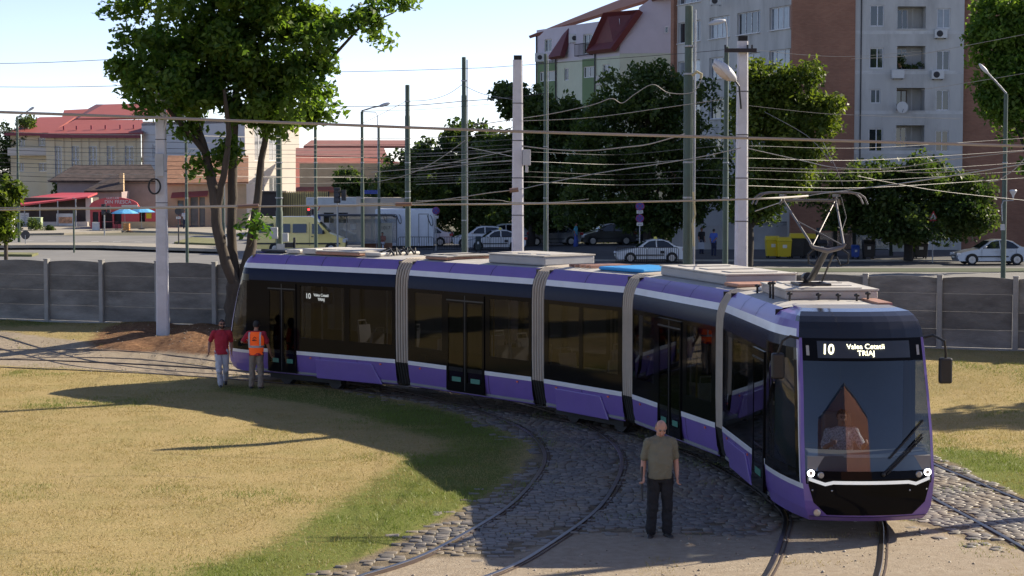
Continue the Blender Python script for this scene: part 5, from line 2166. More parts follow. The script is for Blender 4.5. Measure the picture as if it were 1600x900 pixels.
BT = [
    # label, base px x, Y, limbs, clumps, nsub, material, seed
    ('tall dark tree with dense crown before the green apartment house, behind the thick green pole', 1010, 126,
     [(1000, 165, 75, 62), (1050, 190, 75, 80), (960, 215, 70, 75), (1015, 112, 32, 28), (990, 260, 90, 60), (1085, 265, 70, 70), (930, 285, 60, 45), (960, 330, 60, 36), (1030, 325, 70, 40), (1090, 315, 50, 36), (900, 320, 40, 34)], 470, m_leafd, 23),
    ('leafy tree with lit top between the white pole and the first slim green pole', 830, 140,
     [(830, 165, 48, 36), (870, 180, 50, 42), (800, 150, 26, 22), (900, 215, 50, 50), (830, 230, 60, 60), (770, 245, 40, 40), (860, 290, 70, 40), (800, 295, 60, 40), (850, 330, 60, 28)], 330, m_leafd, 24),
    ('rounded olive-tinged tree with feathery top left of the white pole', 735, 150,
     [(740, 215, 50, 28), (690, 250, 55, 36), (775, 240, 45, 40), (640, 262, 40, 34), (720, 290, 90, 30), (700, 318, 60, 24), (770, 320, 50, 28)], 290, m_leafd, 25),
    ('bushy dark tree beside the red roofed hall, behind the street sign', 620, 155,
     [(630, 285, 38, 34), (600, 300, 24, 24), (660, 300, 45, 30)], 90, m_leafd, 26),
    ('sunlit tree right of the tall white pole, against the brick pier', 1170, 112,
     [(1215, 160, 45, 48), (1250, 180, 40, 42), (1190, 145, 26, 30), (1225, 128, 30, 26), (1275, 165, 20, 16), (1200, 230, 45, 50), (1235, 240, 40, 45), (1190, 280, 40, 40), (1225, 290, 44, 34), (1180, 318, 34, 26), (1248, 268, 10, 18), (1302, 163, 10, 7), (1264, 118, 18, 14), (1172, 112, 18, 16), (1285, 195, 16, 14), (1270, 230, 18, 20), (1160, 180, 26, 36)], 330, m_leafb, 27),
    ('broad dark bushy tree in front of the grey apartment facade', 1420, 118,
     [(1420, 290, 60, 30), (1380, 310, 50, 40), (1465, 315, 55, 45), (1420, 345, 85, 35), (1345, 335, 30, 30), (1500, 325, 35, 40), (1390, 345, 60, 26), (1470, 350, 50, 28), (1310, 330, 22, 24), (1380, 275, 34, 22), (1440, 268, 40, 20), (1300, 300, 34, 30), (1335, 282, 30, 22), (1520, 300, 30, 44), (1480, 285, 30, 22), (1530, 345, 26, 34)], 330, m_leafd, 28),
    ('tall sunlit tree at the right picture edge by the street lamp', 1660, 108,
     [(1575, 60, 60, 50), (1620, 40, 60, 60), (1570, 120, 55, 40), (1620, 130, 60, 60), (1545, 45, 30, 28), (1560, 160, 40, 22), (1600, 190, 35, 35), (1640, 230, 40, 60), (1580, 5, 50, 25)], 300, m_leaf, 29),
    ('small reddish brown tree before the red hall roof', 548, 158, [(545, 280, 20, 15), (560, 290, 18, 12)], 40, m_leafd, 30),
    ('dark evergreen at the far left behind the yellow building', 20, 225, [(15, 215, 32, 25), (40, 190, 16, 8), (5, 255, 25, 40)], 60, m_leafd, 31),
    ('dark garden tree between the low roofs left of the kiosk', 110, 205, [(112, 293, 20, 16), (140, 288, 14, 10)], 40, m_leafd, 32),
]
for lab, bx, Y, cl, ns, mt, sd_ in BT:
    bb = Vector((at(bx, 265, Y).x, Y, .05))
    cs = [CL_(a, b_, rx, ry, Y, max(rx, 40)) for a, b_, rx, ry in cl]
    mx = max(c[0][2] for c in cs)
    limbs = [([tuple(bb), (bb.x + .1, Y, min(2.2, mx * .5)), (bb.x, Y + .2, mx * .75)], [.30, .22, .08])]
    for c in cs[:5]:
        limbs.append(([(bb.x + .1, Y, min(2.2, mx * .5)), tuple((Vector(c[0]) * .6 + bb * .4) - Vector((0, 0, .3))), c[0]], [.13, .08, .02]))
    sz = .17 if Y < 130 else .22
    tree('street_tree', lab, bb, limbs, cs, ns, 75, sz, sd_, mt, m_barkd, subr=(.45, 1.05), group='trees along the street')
# far tree line closing the view between buildings
rng = np.random.default_rng(3)
cs = [((-60 + 7 * k + rng.uniform(-2, 2), 300 + rng.uniform(-6, 6), 3.5 + rng.uniform(0, 1.5)), (5, 4, 3.5)) for k in range(26)]
V, Fc, T = leaves(cs, 420, 55, .45, 77, (1.2, 2.2))
o = mesh_np('far_treeline', V, Fc, 4, m_leafd, {'tone': T})
tag(o, 'far dark treeline beyond the houses', 'trees', kind='stuff')
# shade tree clumps under the street trees: hedge added to darken the background behind the parked cars
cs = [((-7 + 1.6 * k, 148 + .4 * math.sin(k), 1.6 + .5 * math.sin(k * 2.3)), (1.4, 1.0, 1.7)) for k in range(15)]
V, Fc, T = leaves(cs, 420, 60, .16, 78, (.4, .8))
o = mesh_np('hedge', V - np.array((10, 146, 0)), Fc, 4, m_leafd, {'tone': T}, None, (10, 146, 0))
tag(o, 'dark hedge added to darken the background behind the parked cars', 'hedge')
# low shrubs by the posters
for px, w_, lab in ((27, 11, 'small dark shrub below the white posters, nearest the left edge'), (55, 12, 'small flowering shrub on the forecourt beside the green container'), (79, 5, 'lone low plant on the forecourt before the food poster')):
    bb = gnd(px, 360, .12)
    r = w_ / (F / bb.y)
    root = thing('shrub', lab, 'shrub', bb)
    V, Fc, T = leaves([((bb.x, bb.y, .12 + r * .7), (r, r, r * .8))], 22, 40, .09, int(px), (.2, .4))
    mesh_np('foliage', V - np.array(bb), Fc, 4, m_leafd, {'tone': T}, root)
    mb = MB()
    for k in range(5):
        a_ = k * 1.3
        mb.tube([bb, bb + Vector((math.cos(a_) * r * .4, math.sin(a_) * r * .4, r))], [.03, .01], 5)
    mb.build('stem', m_barkd, root, world=True)
# ================================================================ buildings
m_grey = M('grey_render', (.50, .49, .46), .9, var=.10, scale=.9, dirt=(.28, .27, .245), dirt_amt=.75, dirt_scale=.5, stretch=(1, 1, .22), bump=.15, bscale=8)
m_greyl = M('pale_render_band', (.58, .575, .55), .9, var=.12, scale=.8, dirt=(.2, .2, .2), dirt_amt=.5, dirt_scale=.5)
m_brick = brick_mat('red_brick', (.28, .12, .07), (.34, .16, .095), (.23, .14, .10))
m_wglass = M('window_glass', (.018, .022, .028), .04, var=.3, scale=.6, spec=.9)
m_wglassl = M('curtained_glass', (.17, .19, .21), .05, var=.3, scale=1.2, spec=.9)
vary(m_wglassl, .55)
m_pvc = M('white_window_frame', (.62, .62, .62), .5, var=.08)
m_wood = M('brown_window_frame', (.10, .06, .04), .6)
m_metal = M('window_sill_metal', (.30, .30, .31), .5, .3)
m_ac = M('ac_casing', (.58, .58, .56), .5, var=.05)
m_lav = M('lavender_render', (.52, .49, .54), .9, var=.05, scale=1)
m_lgreen = M('pale_green_render', (.50, .54, .42), .9, var=.06, scale=1)
m_green = M('green_render', (.145, .22, .11), .9, var=.08, scale=1)
m_rroof = M('brown_red_tiles', (.15, .06, .05), .75, var=.15, scale=1.5)
m_mans = M('dark_red_tiles', (.115, .022, .028), .6, var=.15, scale=2)
m_redroof = M('red_tile_roof', (.29, .075, .065), .65, var=.12, scale=1.6, dirt=(.25, .06, .05), dirt_amt=.4)
m_cream = M('cream_render', (.72, .60, .40), .9, var=.06, scale=.8)
m_creamw = M('pale_cream_render', (.60, .54, .47), .9, var=.05, scale=.6)
m_white = m_white
m_pgrey = M('pale_grey_render', (.50, .50, .50), .9, var=.05, scale=.6)
m_fascia = M('dark_red_fascia', (.20, .03, .045), .5)
m_dtile = M('weathered_dark_tiles', (.06, .042, .038), .85, var=.6, scale=1.6)
m_btile = M('brown_tiles', (.33, .17, .10), .85, var=.25, scale=2.5)
m_ochre = M('ochre_render', (.55, .40, .24), .9, var=.12, scale=1)
m_pinkw = M('pinkish_render', (.33, .26, .25), .9, var=.12, scale=1)
m_shadow_in = M('dark_room_shade', (.04, .035, .03), .9)  # near-black backing: the shade inside openings put in as colour

X = Vector((1, 0, 0))
# ---- apartment block
AY = 133.3
s_ = F / AY
uX = lambda px: (px - 800) / s_
zPX = lambda py: EYE - (py - HOR) / s_
apt = thing('apartment_block', 'tall grey and brick apartment block with recessed balconies on the right', 'building', (uX(1420), AY + 6, 0))
H_ = 24.
# brick pier between the wings
x0, x1 = uX(1235), uX(1333)
mb = MB()
mb.boxb((x0, AY, 0), (x1, AY + 14, H_))
mb.build('brick_pier', m_brick, apt, world=True)
# right brick flank
x2 = uX(1503)
mb = MB()
mb.boxb((x2, AY + .5, 0), (x2 + 16, AY + 14, H_))
mb.build('brick_flank', m_brick, apt, world=True)
# grey balcony facade
O = Vector((x1 + .01, AY + .12, 0))
W = x2 - x1 - .02
rows = [(10, 43, 12, 47, 15, 46), (76, 108, 73, 110, 80, 111), (140, 162, 138, 174, 141, 173), (201, 237, 196, 232, 204, 237), (262, 296, 258, 296, 266, 298), (326, 358, 322, 360, 330, 360)]
holes, meta = [], []
for k, (a0, a1, b0_, b1_, c0, c1) in enumerate(rows):
    w_ = (1358, 1374) if k == 2 else (1356, 1378)
    hA = (uX(w_[0]) - O.x, zPX(a1), uX(w_[1]) - O.x, zPX(a0), .12)
    hB = (uX(1399) - O.x, zPX(b1_), uX(1443) - O.x, zPX(b0_), 1.25)
    hC = (uX(1460) - O.x, zPX(c1), uX(1481) - O.x, zPX(c0), .12)
    for h, kd in ((hA, 'w'), (hB, 'l'), (hC, 'w')):
        if h[1] > .2:
            holes.append(h)
            meta.append((h, kd, k))
mb = MB()
facade(mb, O, X, W, H_, holes, .12, 0, 0, None)
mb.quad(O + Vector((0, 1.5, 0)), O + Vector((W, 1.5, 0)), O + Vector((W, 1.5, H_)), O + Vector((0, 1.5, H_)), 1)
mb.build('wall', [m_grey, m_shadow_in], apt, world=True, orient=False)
mb = MB()
for k in range(6):      # pale floor bands
    z = zPX(46 + k * 62 + 2)
    if z > 0:
        mb.boxb((O.x + .02, O.y - .012, z - .30), (O.x + W - .02, O.y + .01, z - .06))
mb.build('floor_band', m_greyl, apt, world=True)
for h, kd, k in meta:
    if kd == 'w':
        window(apt, O, X, h, .10, 2, m_pvc, m_wglass if (k * 2 + int(h[0])) % 5 else m_wglassl, .07, split=[.55] if h[0] < 3 else [.5])
    else:
        # recessed balcony: back wall, glazed door, ledge
        mb = MB()
        ux0, uz0, ux1, uz1 = h[:4]
        mb.boxb((O.x + ux0 + .01, O.y + 1.24, uz0 + .01), (O.x + ux1 - .01, O.y + 1.30, uz1 - .01))
        lg = mb.build('balcony_back', m_pgrey if k in (1,) else m_grey, apt, world=True)
        hh = (ux0 + .15, uz0 + .05, ux0 + (ux1 - ux0) * .48, uz1 - .12)
        window(lg, O, X, hh, 1.18, 2, m_pvc if k != 2 else m_wood, m_wglass, .06, name='balcony_window')
        mb = MB()
        mb.boxb((O.x + ux0 - .03, O.y - .05, uz0 - .06), (O.x + ux1 + .03, O.y + .12, uz0 + .03))
        mb.boxb((O.x + ux0 + (ux1 - ux0) * .60, O.y + .7, uz0 + .02), (O.x + ux0 + (ux1 - ux0) * .62, O.y + .74, uz1 - .02))
        mb.build('ledge', m_grey, apt, world=True)
mb = MB()
mb.tube([(O.x + .42, O.y - .05, 0), (O.x + .42, O.y - .05, H_)], .045, 6)
mb.build('downpipe', m_dark, apt, world=True)


def ac_unit(px, py, Y, label, w=.85, h=.6, n=(0, -1, 0), flat=False):
    c = at(px, py, Y)
    root = thing('air_conditioner', label, 'air conditioner', c - Vector((0, 0, h / 2)), 0, 'outdoor air conditioning units on facades')
    mb = MB()
    mb.box(c + Vector((0, -.2, 0)), (w, .34, h))
    cs = mb.build('casing', m_ac, root, world=True, bevel=.02, segs=1)
    mb = MB()
    if not flat:
        mb.lathe([(.22, 0), (.22, .012), (.05, .02)], (0, 0, 0), 18, 0, 'Y')
        mb.v = [(a + c.x - .1, -b + c.y - .372, z + c.z) for a, b, z in mb.v]
        mb.build('fan_grille', m_dark, cs, world=True)
    mb = MB()
    for sg in (-1, 1):
        mb.boxb((c.x + sg * w * .35 - .02, c.y - .35, c.z - h / 2 - .06), (c.x + sg * w * .35 + .02, c.y + .05, c.z - h / 2 - .005))
    mb.build('bracket', m_dark, root, world=True)


ac_unit(1469, 53, AY + .12, 'white air conditioner under the top right window of the grey facade')
ac_unit(1464, 117, AY + .12, 'white air conditioner under the right window one floor lower, beside the balcony with plants')
ac_unit(1402, 116, AY + .12, 'white air conditioner hung at the left foot of the balcony with plants', flat=True)
c = at(1408, 168, AY + .1)
dish = thing('satellite_dish', 'pale satellite dish fixed below a balcony of the grey facade', 'satellite dish', c)
mb = MB()
mb.lathe([(.40, .10), (.36, .06), (.25, .02), (.02, 0)], (0, 0, 0), 20, 0, 'Y')
mb.v = [(a + c.x, -b + c.y - .35, z + c.z) for a, b, z in mb.v]
mb.build('reflector', m_ac, dish, world=True, smooth=40)
mb = MB()
mb.tube([(c.x, c.y - .3, c.z), (c.x, c.y, c.z - .05)], .03, 6)
mb.tube([(c.x, c.y - .38, c.z - .38), (c.x, c.y - .8, c.z - .12)], .015, 6)
mb.build('arm', m_dark, dish, world=True)
# balcony plants
for px, py, r, lab in ((1406, 98, .42, 'large leafy pot plant at the left of a recessed balcony'), (1428, 104, .45, 'row of low reddish plants along the ledge of the same balcony')):
    c = at(px, py, AY + .45)
    root = thing('potted_plant', lab, 'plant', c - Vector((0, 0, .3)))
    V, Fc, T = leaves([((c.x, c.y, c.z + .05), (r * (1.5 if px > 1420 else .8), .25, r * (.5 if px > 1420 else 1)))], 14, 40, .07, px, (.15, .3))
    mesh_np('foliage', V - np.array(c - Vector((0, 0, .3))), Fc, 4, m_leafd, {'tone': T}, root)
    mb = MB()
    mb.lathe([(.12, 0), (.17, .3)], (c.x, c.y, c.z - .32), 12)
    mb.build('pot', m_btile, root, world=True)

# left wing, running back from the brick pier
B0, B1 = Vector((12.9, 151, 0)), Vector((19.38, 133.7, 0))
ux = (B1 - B0).normalized()
WW = (B1 - B0).length
mb = MB()


def wing_u(px):
    k = (px - 800) / F
    return (k * B0.y - B0.x) / (ux.x - k * ux.y)


holes, meta = [], []
for (pxa, pxb) in ((1057.5, 1093), (1106, 1138), (1149, 1186), (1199, 1234)):
    for k in range(6):
        u0, u1 = wing_u(pxa), wing_u(pxb)
        zt = 17.05 - 3.0 * k + (3.0 if k == 0 else 3.0) - 0
        h = (u0 + .05, zt - 1.6, u1 - .05, zt, .22)
        if h[1] > .4:
            holes.append(h)
            meta.append(h)
facade(mb, B0, ux, WW, H_, holes, .22)
mb.build('wing_wall', m_grey, apt, world=True, orient=False)
for i, h in enumerate(meta):
    window(apt, B0, ux, h, .18, 4, m_pvc, m_wglassl if i % 4 in (0, 2, 3) else m_wglass, .07, split=[[.22, .5, .75], [.3, .55, .8], [.25, .62]][i % 3], sill=True)
mb = MB()
nrm = ux.cross(UP)
c = B0 - ux * .25
mb.box((c.x, c.y, H_ / 2), (.55, .6, H_), rz=math.atan2(ux.y, ux.x))
mb.build('brick_corner', m_brick, apt, world=True)
mb = MB()
mb.slab([B0 - nrm * .3 + UP * H_, B1 - nrm * .3 + UP * H_, B1 - nrm * 10 + UP * H_, B0 - nrm * 10 + UP * H_], .3)
mb.build('roof', m_dark, apt, world=True)
ac_unit(1118, 2, 142.4, 'air conditioner high on the left wing of the grey block, at the top picture edge')

# ---- low white annexe with a garden wall below the wing
an = thing('annexe', 'low pale annexe with barred openings behind the garden wall, under the trees', 'building', (uX(1150), AY + 6, 0))
mb = MB()
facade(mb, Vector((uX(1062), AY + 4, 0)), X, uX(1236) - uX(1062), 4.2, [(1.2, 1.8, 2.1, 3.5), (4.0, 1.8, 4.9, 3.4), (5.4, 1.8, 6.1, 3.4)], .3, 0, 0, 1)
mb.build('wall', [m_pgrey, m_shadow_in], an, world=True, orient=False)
mb = MB()
mb.boxb((uX(1060), AY + 3.6, 4.2), (uX(1237), AY + 8, 4.4))
mb.build('roof', m_dark, an, world=True)
mb = MB()
mb.boxb((uX(1052), AY + .8, 0), (uX(1234), AY + 1.0, 1.75))
gw = one(mb, 'garden_wall', M('white_garden_wall', (.42, .42, .42), .9, var=.12, scale=.8), 'whitewashed garden wall with short railing left of the yellow bins', 'garden wall')
mb = MB()
for k in range(40):
    x = uX(1178) + k * .062
    mb.boxb((x, AY + .88, 1.75), (x + .02, AY + .90, 1.98))
mb.boxb((uX(1178), AY + .87, 1.98), (uX(1233), AY + .91, 2.02))
mb.build('railing', m_dark, gw, world=True)

# ---- green and lavender apartment house
G0, G1 = Vector((at(838, 200, 182).x, 182, 0)), Vector((at(968, 200, 168).x, 168, 0))
ux = (G1 - G0).normalized()
nrm = ux.cross(UP)
gh = thing('apartment_house', 'green and lavender apartment house with dark red mansard roof, behind the trees', 'building', (G0.x + 6, G0.y, 0))


def gu(px):
    k = (px - 800) / F
    return (k * G0.y - G0.x) / (ux.x - k * ux.y)


def gz(px, py):
    p_ = G0 + ux * gu(px)
    return EYE - (py - HOR) * p_.y / F


hs = []
for a, b, t0, t1 in ((851, 862, 62, 83), (911, 925, 54, 86), (843, 868, 111, 129), (881, 888, 107, 127), (911, 928, 104, 123), (941, 953, 101, 120), (881, 890, 156, 176), (912, 930, 152, 172), (943, 955, 150, 170)):
    hs.append((gu(a), gz(a, t1), gu(b), gz(b, t0), .15))
mb = MB()
gw_ = (G1 - G0).length
facade(mb, G0, ux, gw_, 17.4, hs, .15)
me_o = mb.build('wall', [m_lgreen], gh, world=True, orient=False)
mb = MB()
ang = math.atan2(ux.y, ux.x)


def gpanel(pa, pb, ya, yb, mat, name, off=.02):
    """coloured render panel, leaving out the windows"""
    mb_ = MB()
    ua, ub = gu(pa), gu(pb)
    za, zb = gz((pa + pb) / 2, yb), gz((pa + pb) / 2, ya)
    o_ = G0 + ux * ua + nrm * off
    hh = [(max(h[0] - ua, .0), h[1], min(h[2] - ua, ub - ua), h[3], .03) for h in hs if h[0] > ua - .05 and h[2] < ub + .05 and h[1] > za and h[3] < zb]
    facade(mb_, o_, ux, ub - ua, zb, hh, .03, z0=za)
    mb_.build(name, mat, gh, world=True, orient=False)


gpanel(838.4, 967.5, 40, 95, m_lav, 'upper_render')
gpanel(840, 869, 96, 185, m_green, 'green_render')
gpanel(909.5, 929.5, 93, 185, m_green, 'green_render')
for h in hs:
    window(gh, G0, ux, h, .12, 2, m_pvc, m_wglass, .08)
# gable end
g2 = Vector((at(1052, 100, 167.6).x, 167.6, 0))
mb = MB()
d2 = (g2 - G1)
zt0 = EYE + (HOR - 75) * 168 / F
zt1 = EYE + (HOR + 25) * 168 / F
n2 = Vector((d2.y, -d2.x, 0)).normalized()
zmid = EYE + (HOR - 85) * 168 / F
mb.slab([G1 + UP * 0, g2, g2 + UP * zmid, G1 + UP * zmid], .3, 0)
gp = at(998, 18, 167.9)
mb.slab([G1 + UP * (zmid + .01), g2 + UP * (zmid + .01), g2 + UP * zt1, Vector((gp.x, gp.y, zt1 - 2.2)), Vector((gp.x, gp.y, gp.z)), G1 + UP * (zt0 + .4)], .3, 1)
mb.build('gable_wall', [m_lgreen, m_lav], gh, world=True)
f_ = window(gh, G1, d2.normalized(), (at(1039, 0, 167.7).x - G1.x, EYE + (HOR - 54) * 167.7 / F, at(1045, 0, 167.7).x - G1.x, EYE + (HOR - 43) * 167.7 / F), -.03, 1, m_pvc, m_wglass, .07)
# roof: front slope with deep eave, and the two steep dark red panels
e0, e1 = at(826, 56, 182.6), at(1056, -14, 165.0)
r0, r1 = at(938, 11, 190), at(1075, -42, 173)
mb = MB()
mb.slab([e0, e1, r1, r0], .28)
mb.build('roof', m_rroof, gh, world=True)
for pl in (((868, 92, 0), (888, 88, 0), (888.5, 46, .35), (880, 55, .35)), ((928, 82, 0), (967.5, 77, 0), (998, 17, -.2), (959, 22, -.1))):
    pts = []
    for px, py, off in pl:
        p_ = G0 + ux * gu(px) + nrm * (.9 - off * 2.4)
        if px > 970:
            p_ = Vector((at(px, py, 167.2).x, 167.2, 0))
        pts.append(Vector((p_.x, p_.y, EYE - (py - HOR) * p_.y / F)))
    mb = MB()
    mb.slab(pts, .5)
    mb.build('mansard_panel', m_mans, gh, world=True)
for px, y0_, y1_ in ((839.5, 58, 200), (869.5, 92, 200), (930.5, 84, 200)):
    p_ = G0 + ux * gu(px) + nrm * .12
    mb = MB()
    mb.tube([(p_.x, p_.y, EYE - (y0_ - HOR) * p_.y / F), (p_.x, p_.y, EYE - (y1_ - HOR) * p_.y / F)], .07, 6)
    mb.build('downpipe', m_dark, gh, world=True)
mb = MB()
a, b = G0 + ux * gu(904) + nrm * .45, G0 + ux * gu(926) + nrm * .45
za, zb = gz(915, 88), gz(915, 70)
mb.tube([(a.x, a.y, zb), (b.x, b.y, zb)], .04, 6)
mb.tube([(a.x, a.y, za), (b.x, b.y, za)], .04, 6)
for k in range(12):
    p_ = a.lerp(b, k / 11)
    mb.tube([(p_.x, p_.y, za), (p_.x, p_.y, zb)], .025, 5)
for p_ in (a, b):
    mb.tube([(p_.x, p_.y, za), (p_.x - nrm.x * .45, p_.y - nrm.y * .45, za)], .04, 5)
mb.build('balcony_rail', m_dark, gh, world=True)
ac_unit(899, 60, 175.4, 'white air conditioner beside the small railed balcony of the lavender wall', 1.2, .8)
ac_unit(845, 90, 181, 'white air conditioner at the left end of the green house', 1.1, .8)
ac_unit(941, 126, 170.6, 'white air conditioner low on the green house near its gable', 1.1, .8)

# ---- yellow building with red roofs, far left
YY_ = 222.
sy = F / YY_
yx, yz = (lambda px: (px - 800) / sy), (lambda py: EYE - (py - HOR) / sy)
yb = thing('yellow_building', 'long yellow building with tiered red roofs and tall windows, far left', 'building', (yx(150), YY_ + 6, 0))
mb = MB()
O = Vector((yx(74), YY_, 0))
hs = [(yx(a) - O.x, yz(300), yx(b) - O.x, yz(228), .25) for a, b in ((87, 98), (113, 126), (140, 153), (168, 182), (196, 211))]
facade(mb, O, X, yx(222) - O.x, yz(212), hs, .25)
O2 = Vector((yx(13), YY_ + 1.5, 0))
hs2 = [(yx(a) - O2.x, yz(b1), yx(b) - O2.x, yz(b0), .2) for a, b, b0, b1 in ((24, 36, 216, 229), (57, 68, 215, 228), (57, 70, 254, 268), (24, 34, 254, 268))]
facade(mb, O2, X, yx(74) - O2.x, yz(210), hs2, .2)
mb.quad(O, O + Vector((0, 10, 0)), O + Vector((0, 10, yz(212))), O + Vector((0, 0, yz(212))))
mb.quad(O2, O2 + Vector((0, 10, 0)), O2 + Vector((0, 10, yz(210))), O2 + Vector((0, 0, yz(210))))
mb.build('wall', m_cream, yb, world=True, orient=False)
for h in hs:
    window(yb, O, X, h, .22, 2, m_pvc, m_wglass, .16, rows=(.35, .7))
for h in hs2:
    window(yb, O2, X, h, .18, 2, m_pvc, m_wglass, .12)
mb = MB()
for px in (86, 100, 112, 127, 139, 155, 167, 182.5, 195, 212):
    mb.boxb((yx(px) - .12, YY_ - .10, 0), (yx(px) + .12, YY_ - .003, yz(213)))
mb.build('pilaster', m_cream, yb, world=True)
mb = MB()
mb.boxb((yx(13), YY_ + .2, yz(243)), (yx(74), YY_ + 1.49, yz(241)))
mb.boxb((yx(13), YY_ + .2, yz(241) + .02), (yx(74), YY_ + .35, yz(231)))
mb.build('balcony', m_creamw, yb, world=True)
mb = MB()
mb.boxb((yx(68), YY_ - 1.0, yz(216)), (yx(223), YY_ - .6, yz(209)))
mb.boxb((yx(8), YY_ + .6, yz(212)), (yx(76), YY_ + 1.0, yz(208)))
mb.build('gutter', m_fascia, yb, world=True)


def roofq(*pts):
    return [at(px, py, Y) for px, py, Y in pts]


mb = MB()
mb.slab(roofq((68, 211, 221), (223, 207, 221), (223, 187, 231), (118, 187, 231)), .2)
mb.slab(roofq((68, 211, 221), (118, 187, 231), (118, 187, 246), (60, 211, 250)), .2)
mb.slab(roofq((122, 185, 232), (285, 183, 232), (285, 160, 244), (162, 163, 244)), .2)
mb.slab(roofq((122, 185, 232), (162, 163, 244), (150, 163, 258), (110, 185, 262)), .2)
mb.slab(roofq((6, 209, 223), (80, 207, 223), (118, 182, 236), (62, 183, 236)), .2)
mb.slab(roofq((95, 190, 240), (150, 188, 240), (160, 169, 250), (100, 172, 250)), .2)
mb.build('roof', m_redroof, yb, world=True)
mb = MB()
mb.boxb((yx(124), YY_ + 10.5, yz(190)), (yx(285), YY_ + 11, yz(184) - .2))
mb.build('upper_wall', m_creamw, yb, world=True)
mb = MB()
for px in (100, 120, 143, 165, 188, 209):
    p_ = at(px, 203 - (px - 100) * .02, 224.0)
    mb = MB()
    mb.boxb((p_.x - .08, p_.y - .2, p_.z), (p_.x + .08, p_.y + .1, p_.z + .45))
    mb.build('snow_guard', m_fascia, yb, world=True)

# ---- pale corner building behind the tree
cb = thing('pale_building', 'pale cream corner building rising behind the multi-stemmed tree', 'building', (at(385, 265, 214).x, 218, 0))
c0, c1, c2 = at(222, 265, 222.5), at(383, 265, 207), at(468, 265, 216)
zt = EYE + (HOR - 190) * 214 / F
for a, b, nm, mt, hl in ((c0, c1, 'wall', m_pgrey, [(.11, .62, .14, .80)]), (c1, c2, 'side_wall', m_creamw, [(.17, .60, .34, .98), (.17, .30, .34, .5), (.43, .60, .60, .98), (.43, .16, .60, .48)])):  # grey left face has its shade painted in, cream right face is sunlit
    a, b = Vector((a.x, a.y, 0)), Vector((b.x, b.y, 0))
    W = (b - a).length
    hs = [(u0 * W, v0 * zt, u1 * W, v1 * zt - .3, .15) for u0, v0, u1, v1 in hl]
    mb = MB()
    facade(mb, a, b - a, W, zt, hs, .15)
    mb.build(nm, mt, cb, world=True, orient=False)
    for h in hs:
        window(cb, a, b - a, h, .12, 2, m_pvc, m_wglassl, .10)
mb = MB()
mb.slab([Vector((q_.x, q_.y, zt)) for q_ in (c0, c1, c2)] + [Vector((c2.x - 3, c2.y + 14, zt)), Vector((c0.x + 3, c0.y + 14, zt))], .3)
mb.build('roof', m_rroof, cb, world=True)

# ---- hall with a large red roof
m_hallroof = M('dark_faded_roof', (.23, .09, .075), .8, var=.15, scale=1.2)
hb = thing('hall', 'low ochre hall with a large faded red roof, left of the dark trees', 'building', (at(555, 265, 190).x, 200, 0))
mb = MB()
x0, x1 = at(468, 265, 185).x, at(655, 265, 185).x
zw = EYE + (HOR - 255) * 185 / F
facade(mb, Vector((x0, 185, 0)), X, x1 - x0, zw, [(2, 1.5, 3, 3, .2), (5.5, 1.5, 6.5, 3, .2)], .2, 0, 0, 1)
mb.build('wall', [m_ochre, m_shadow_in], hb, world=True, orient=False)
mb = MB()
mb.slab(roofq((462, 298, 184), (560, 296, 184), (596, 248, 193), (462, 244, 193)), .25)
mb.slab(roofq((560, 296, 184), (668, 262, 184), (596, 248, 193)), .25)
mb.build('roof', M('faded_red_roof', (.36, .12, .085), .8, var=.15, scale=1.2), hb, world=True)
mb = MB()
mb.slab(roofq((462, 243, 194), (606, 246, 194), (600, 231, 200), (462, 231, 200)), .25)
mb.build('upper_roof', m_hallroof, hb, world=True)
mb = MB()
mb.slab(roofq((474, 228, 206), (640, 228, 206), (635, 219, 214), (486, 219, 214)), .25)
mb.build('ridge_roof', m_hallroof, hb, world=True)

# ---- old low houses behind the shops
ho = thing('tiled_house', 'low old house with a large weathered dark tile roof behind the kiosk', 'house', (at(170, 265, 203).x, 206, 0))
mb = MB()
p0, p1 = at(84, 280, 201), at(246, 280, 201)
mb.boxb((p0.x + .3, 201.2, 0), (p1.x, 209, p0.z - .05))
mb.build('wall', m_pinkw, ho, world=True)
mb = MB()
mb.slab(roofq((78, 282, 200.5), (250, 282, 200.5), (236, 257, 206), (116, 258, 206)), .2)
mb.slab(roofq((78, 282, 200.5), (116, 258, 206), (116, 258, 212), (74, 282, 214)), .2)
mb.slab(roofq((131, 298, 196), (192, 297, 196), (191, 272, 200), (166, 278, 200)), .2)
mb.build('roof', m_dtile, ho, world=True)
mb = MB()
c = at(191, 286, 198)
mb.boxb((c.x - .2, 197.6, c.z - 1.2), (c.x + .2, 198.1, c.z + 1.0))
mb.build('chimney', m_ochre, ho, world=True)
mb = MB()
p0, p1 = at(133, 298, 196.6), at(190, 298, 196.6)
mb.boxb((p0.x, 196.6, 0), (p1.x, 200.5, p0.z - .1))
mb.build('porch', m_pinkw, ho, world=True)

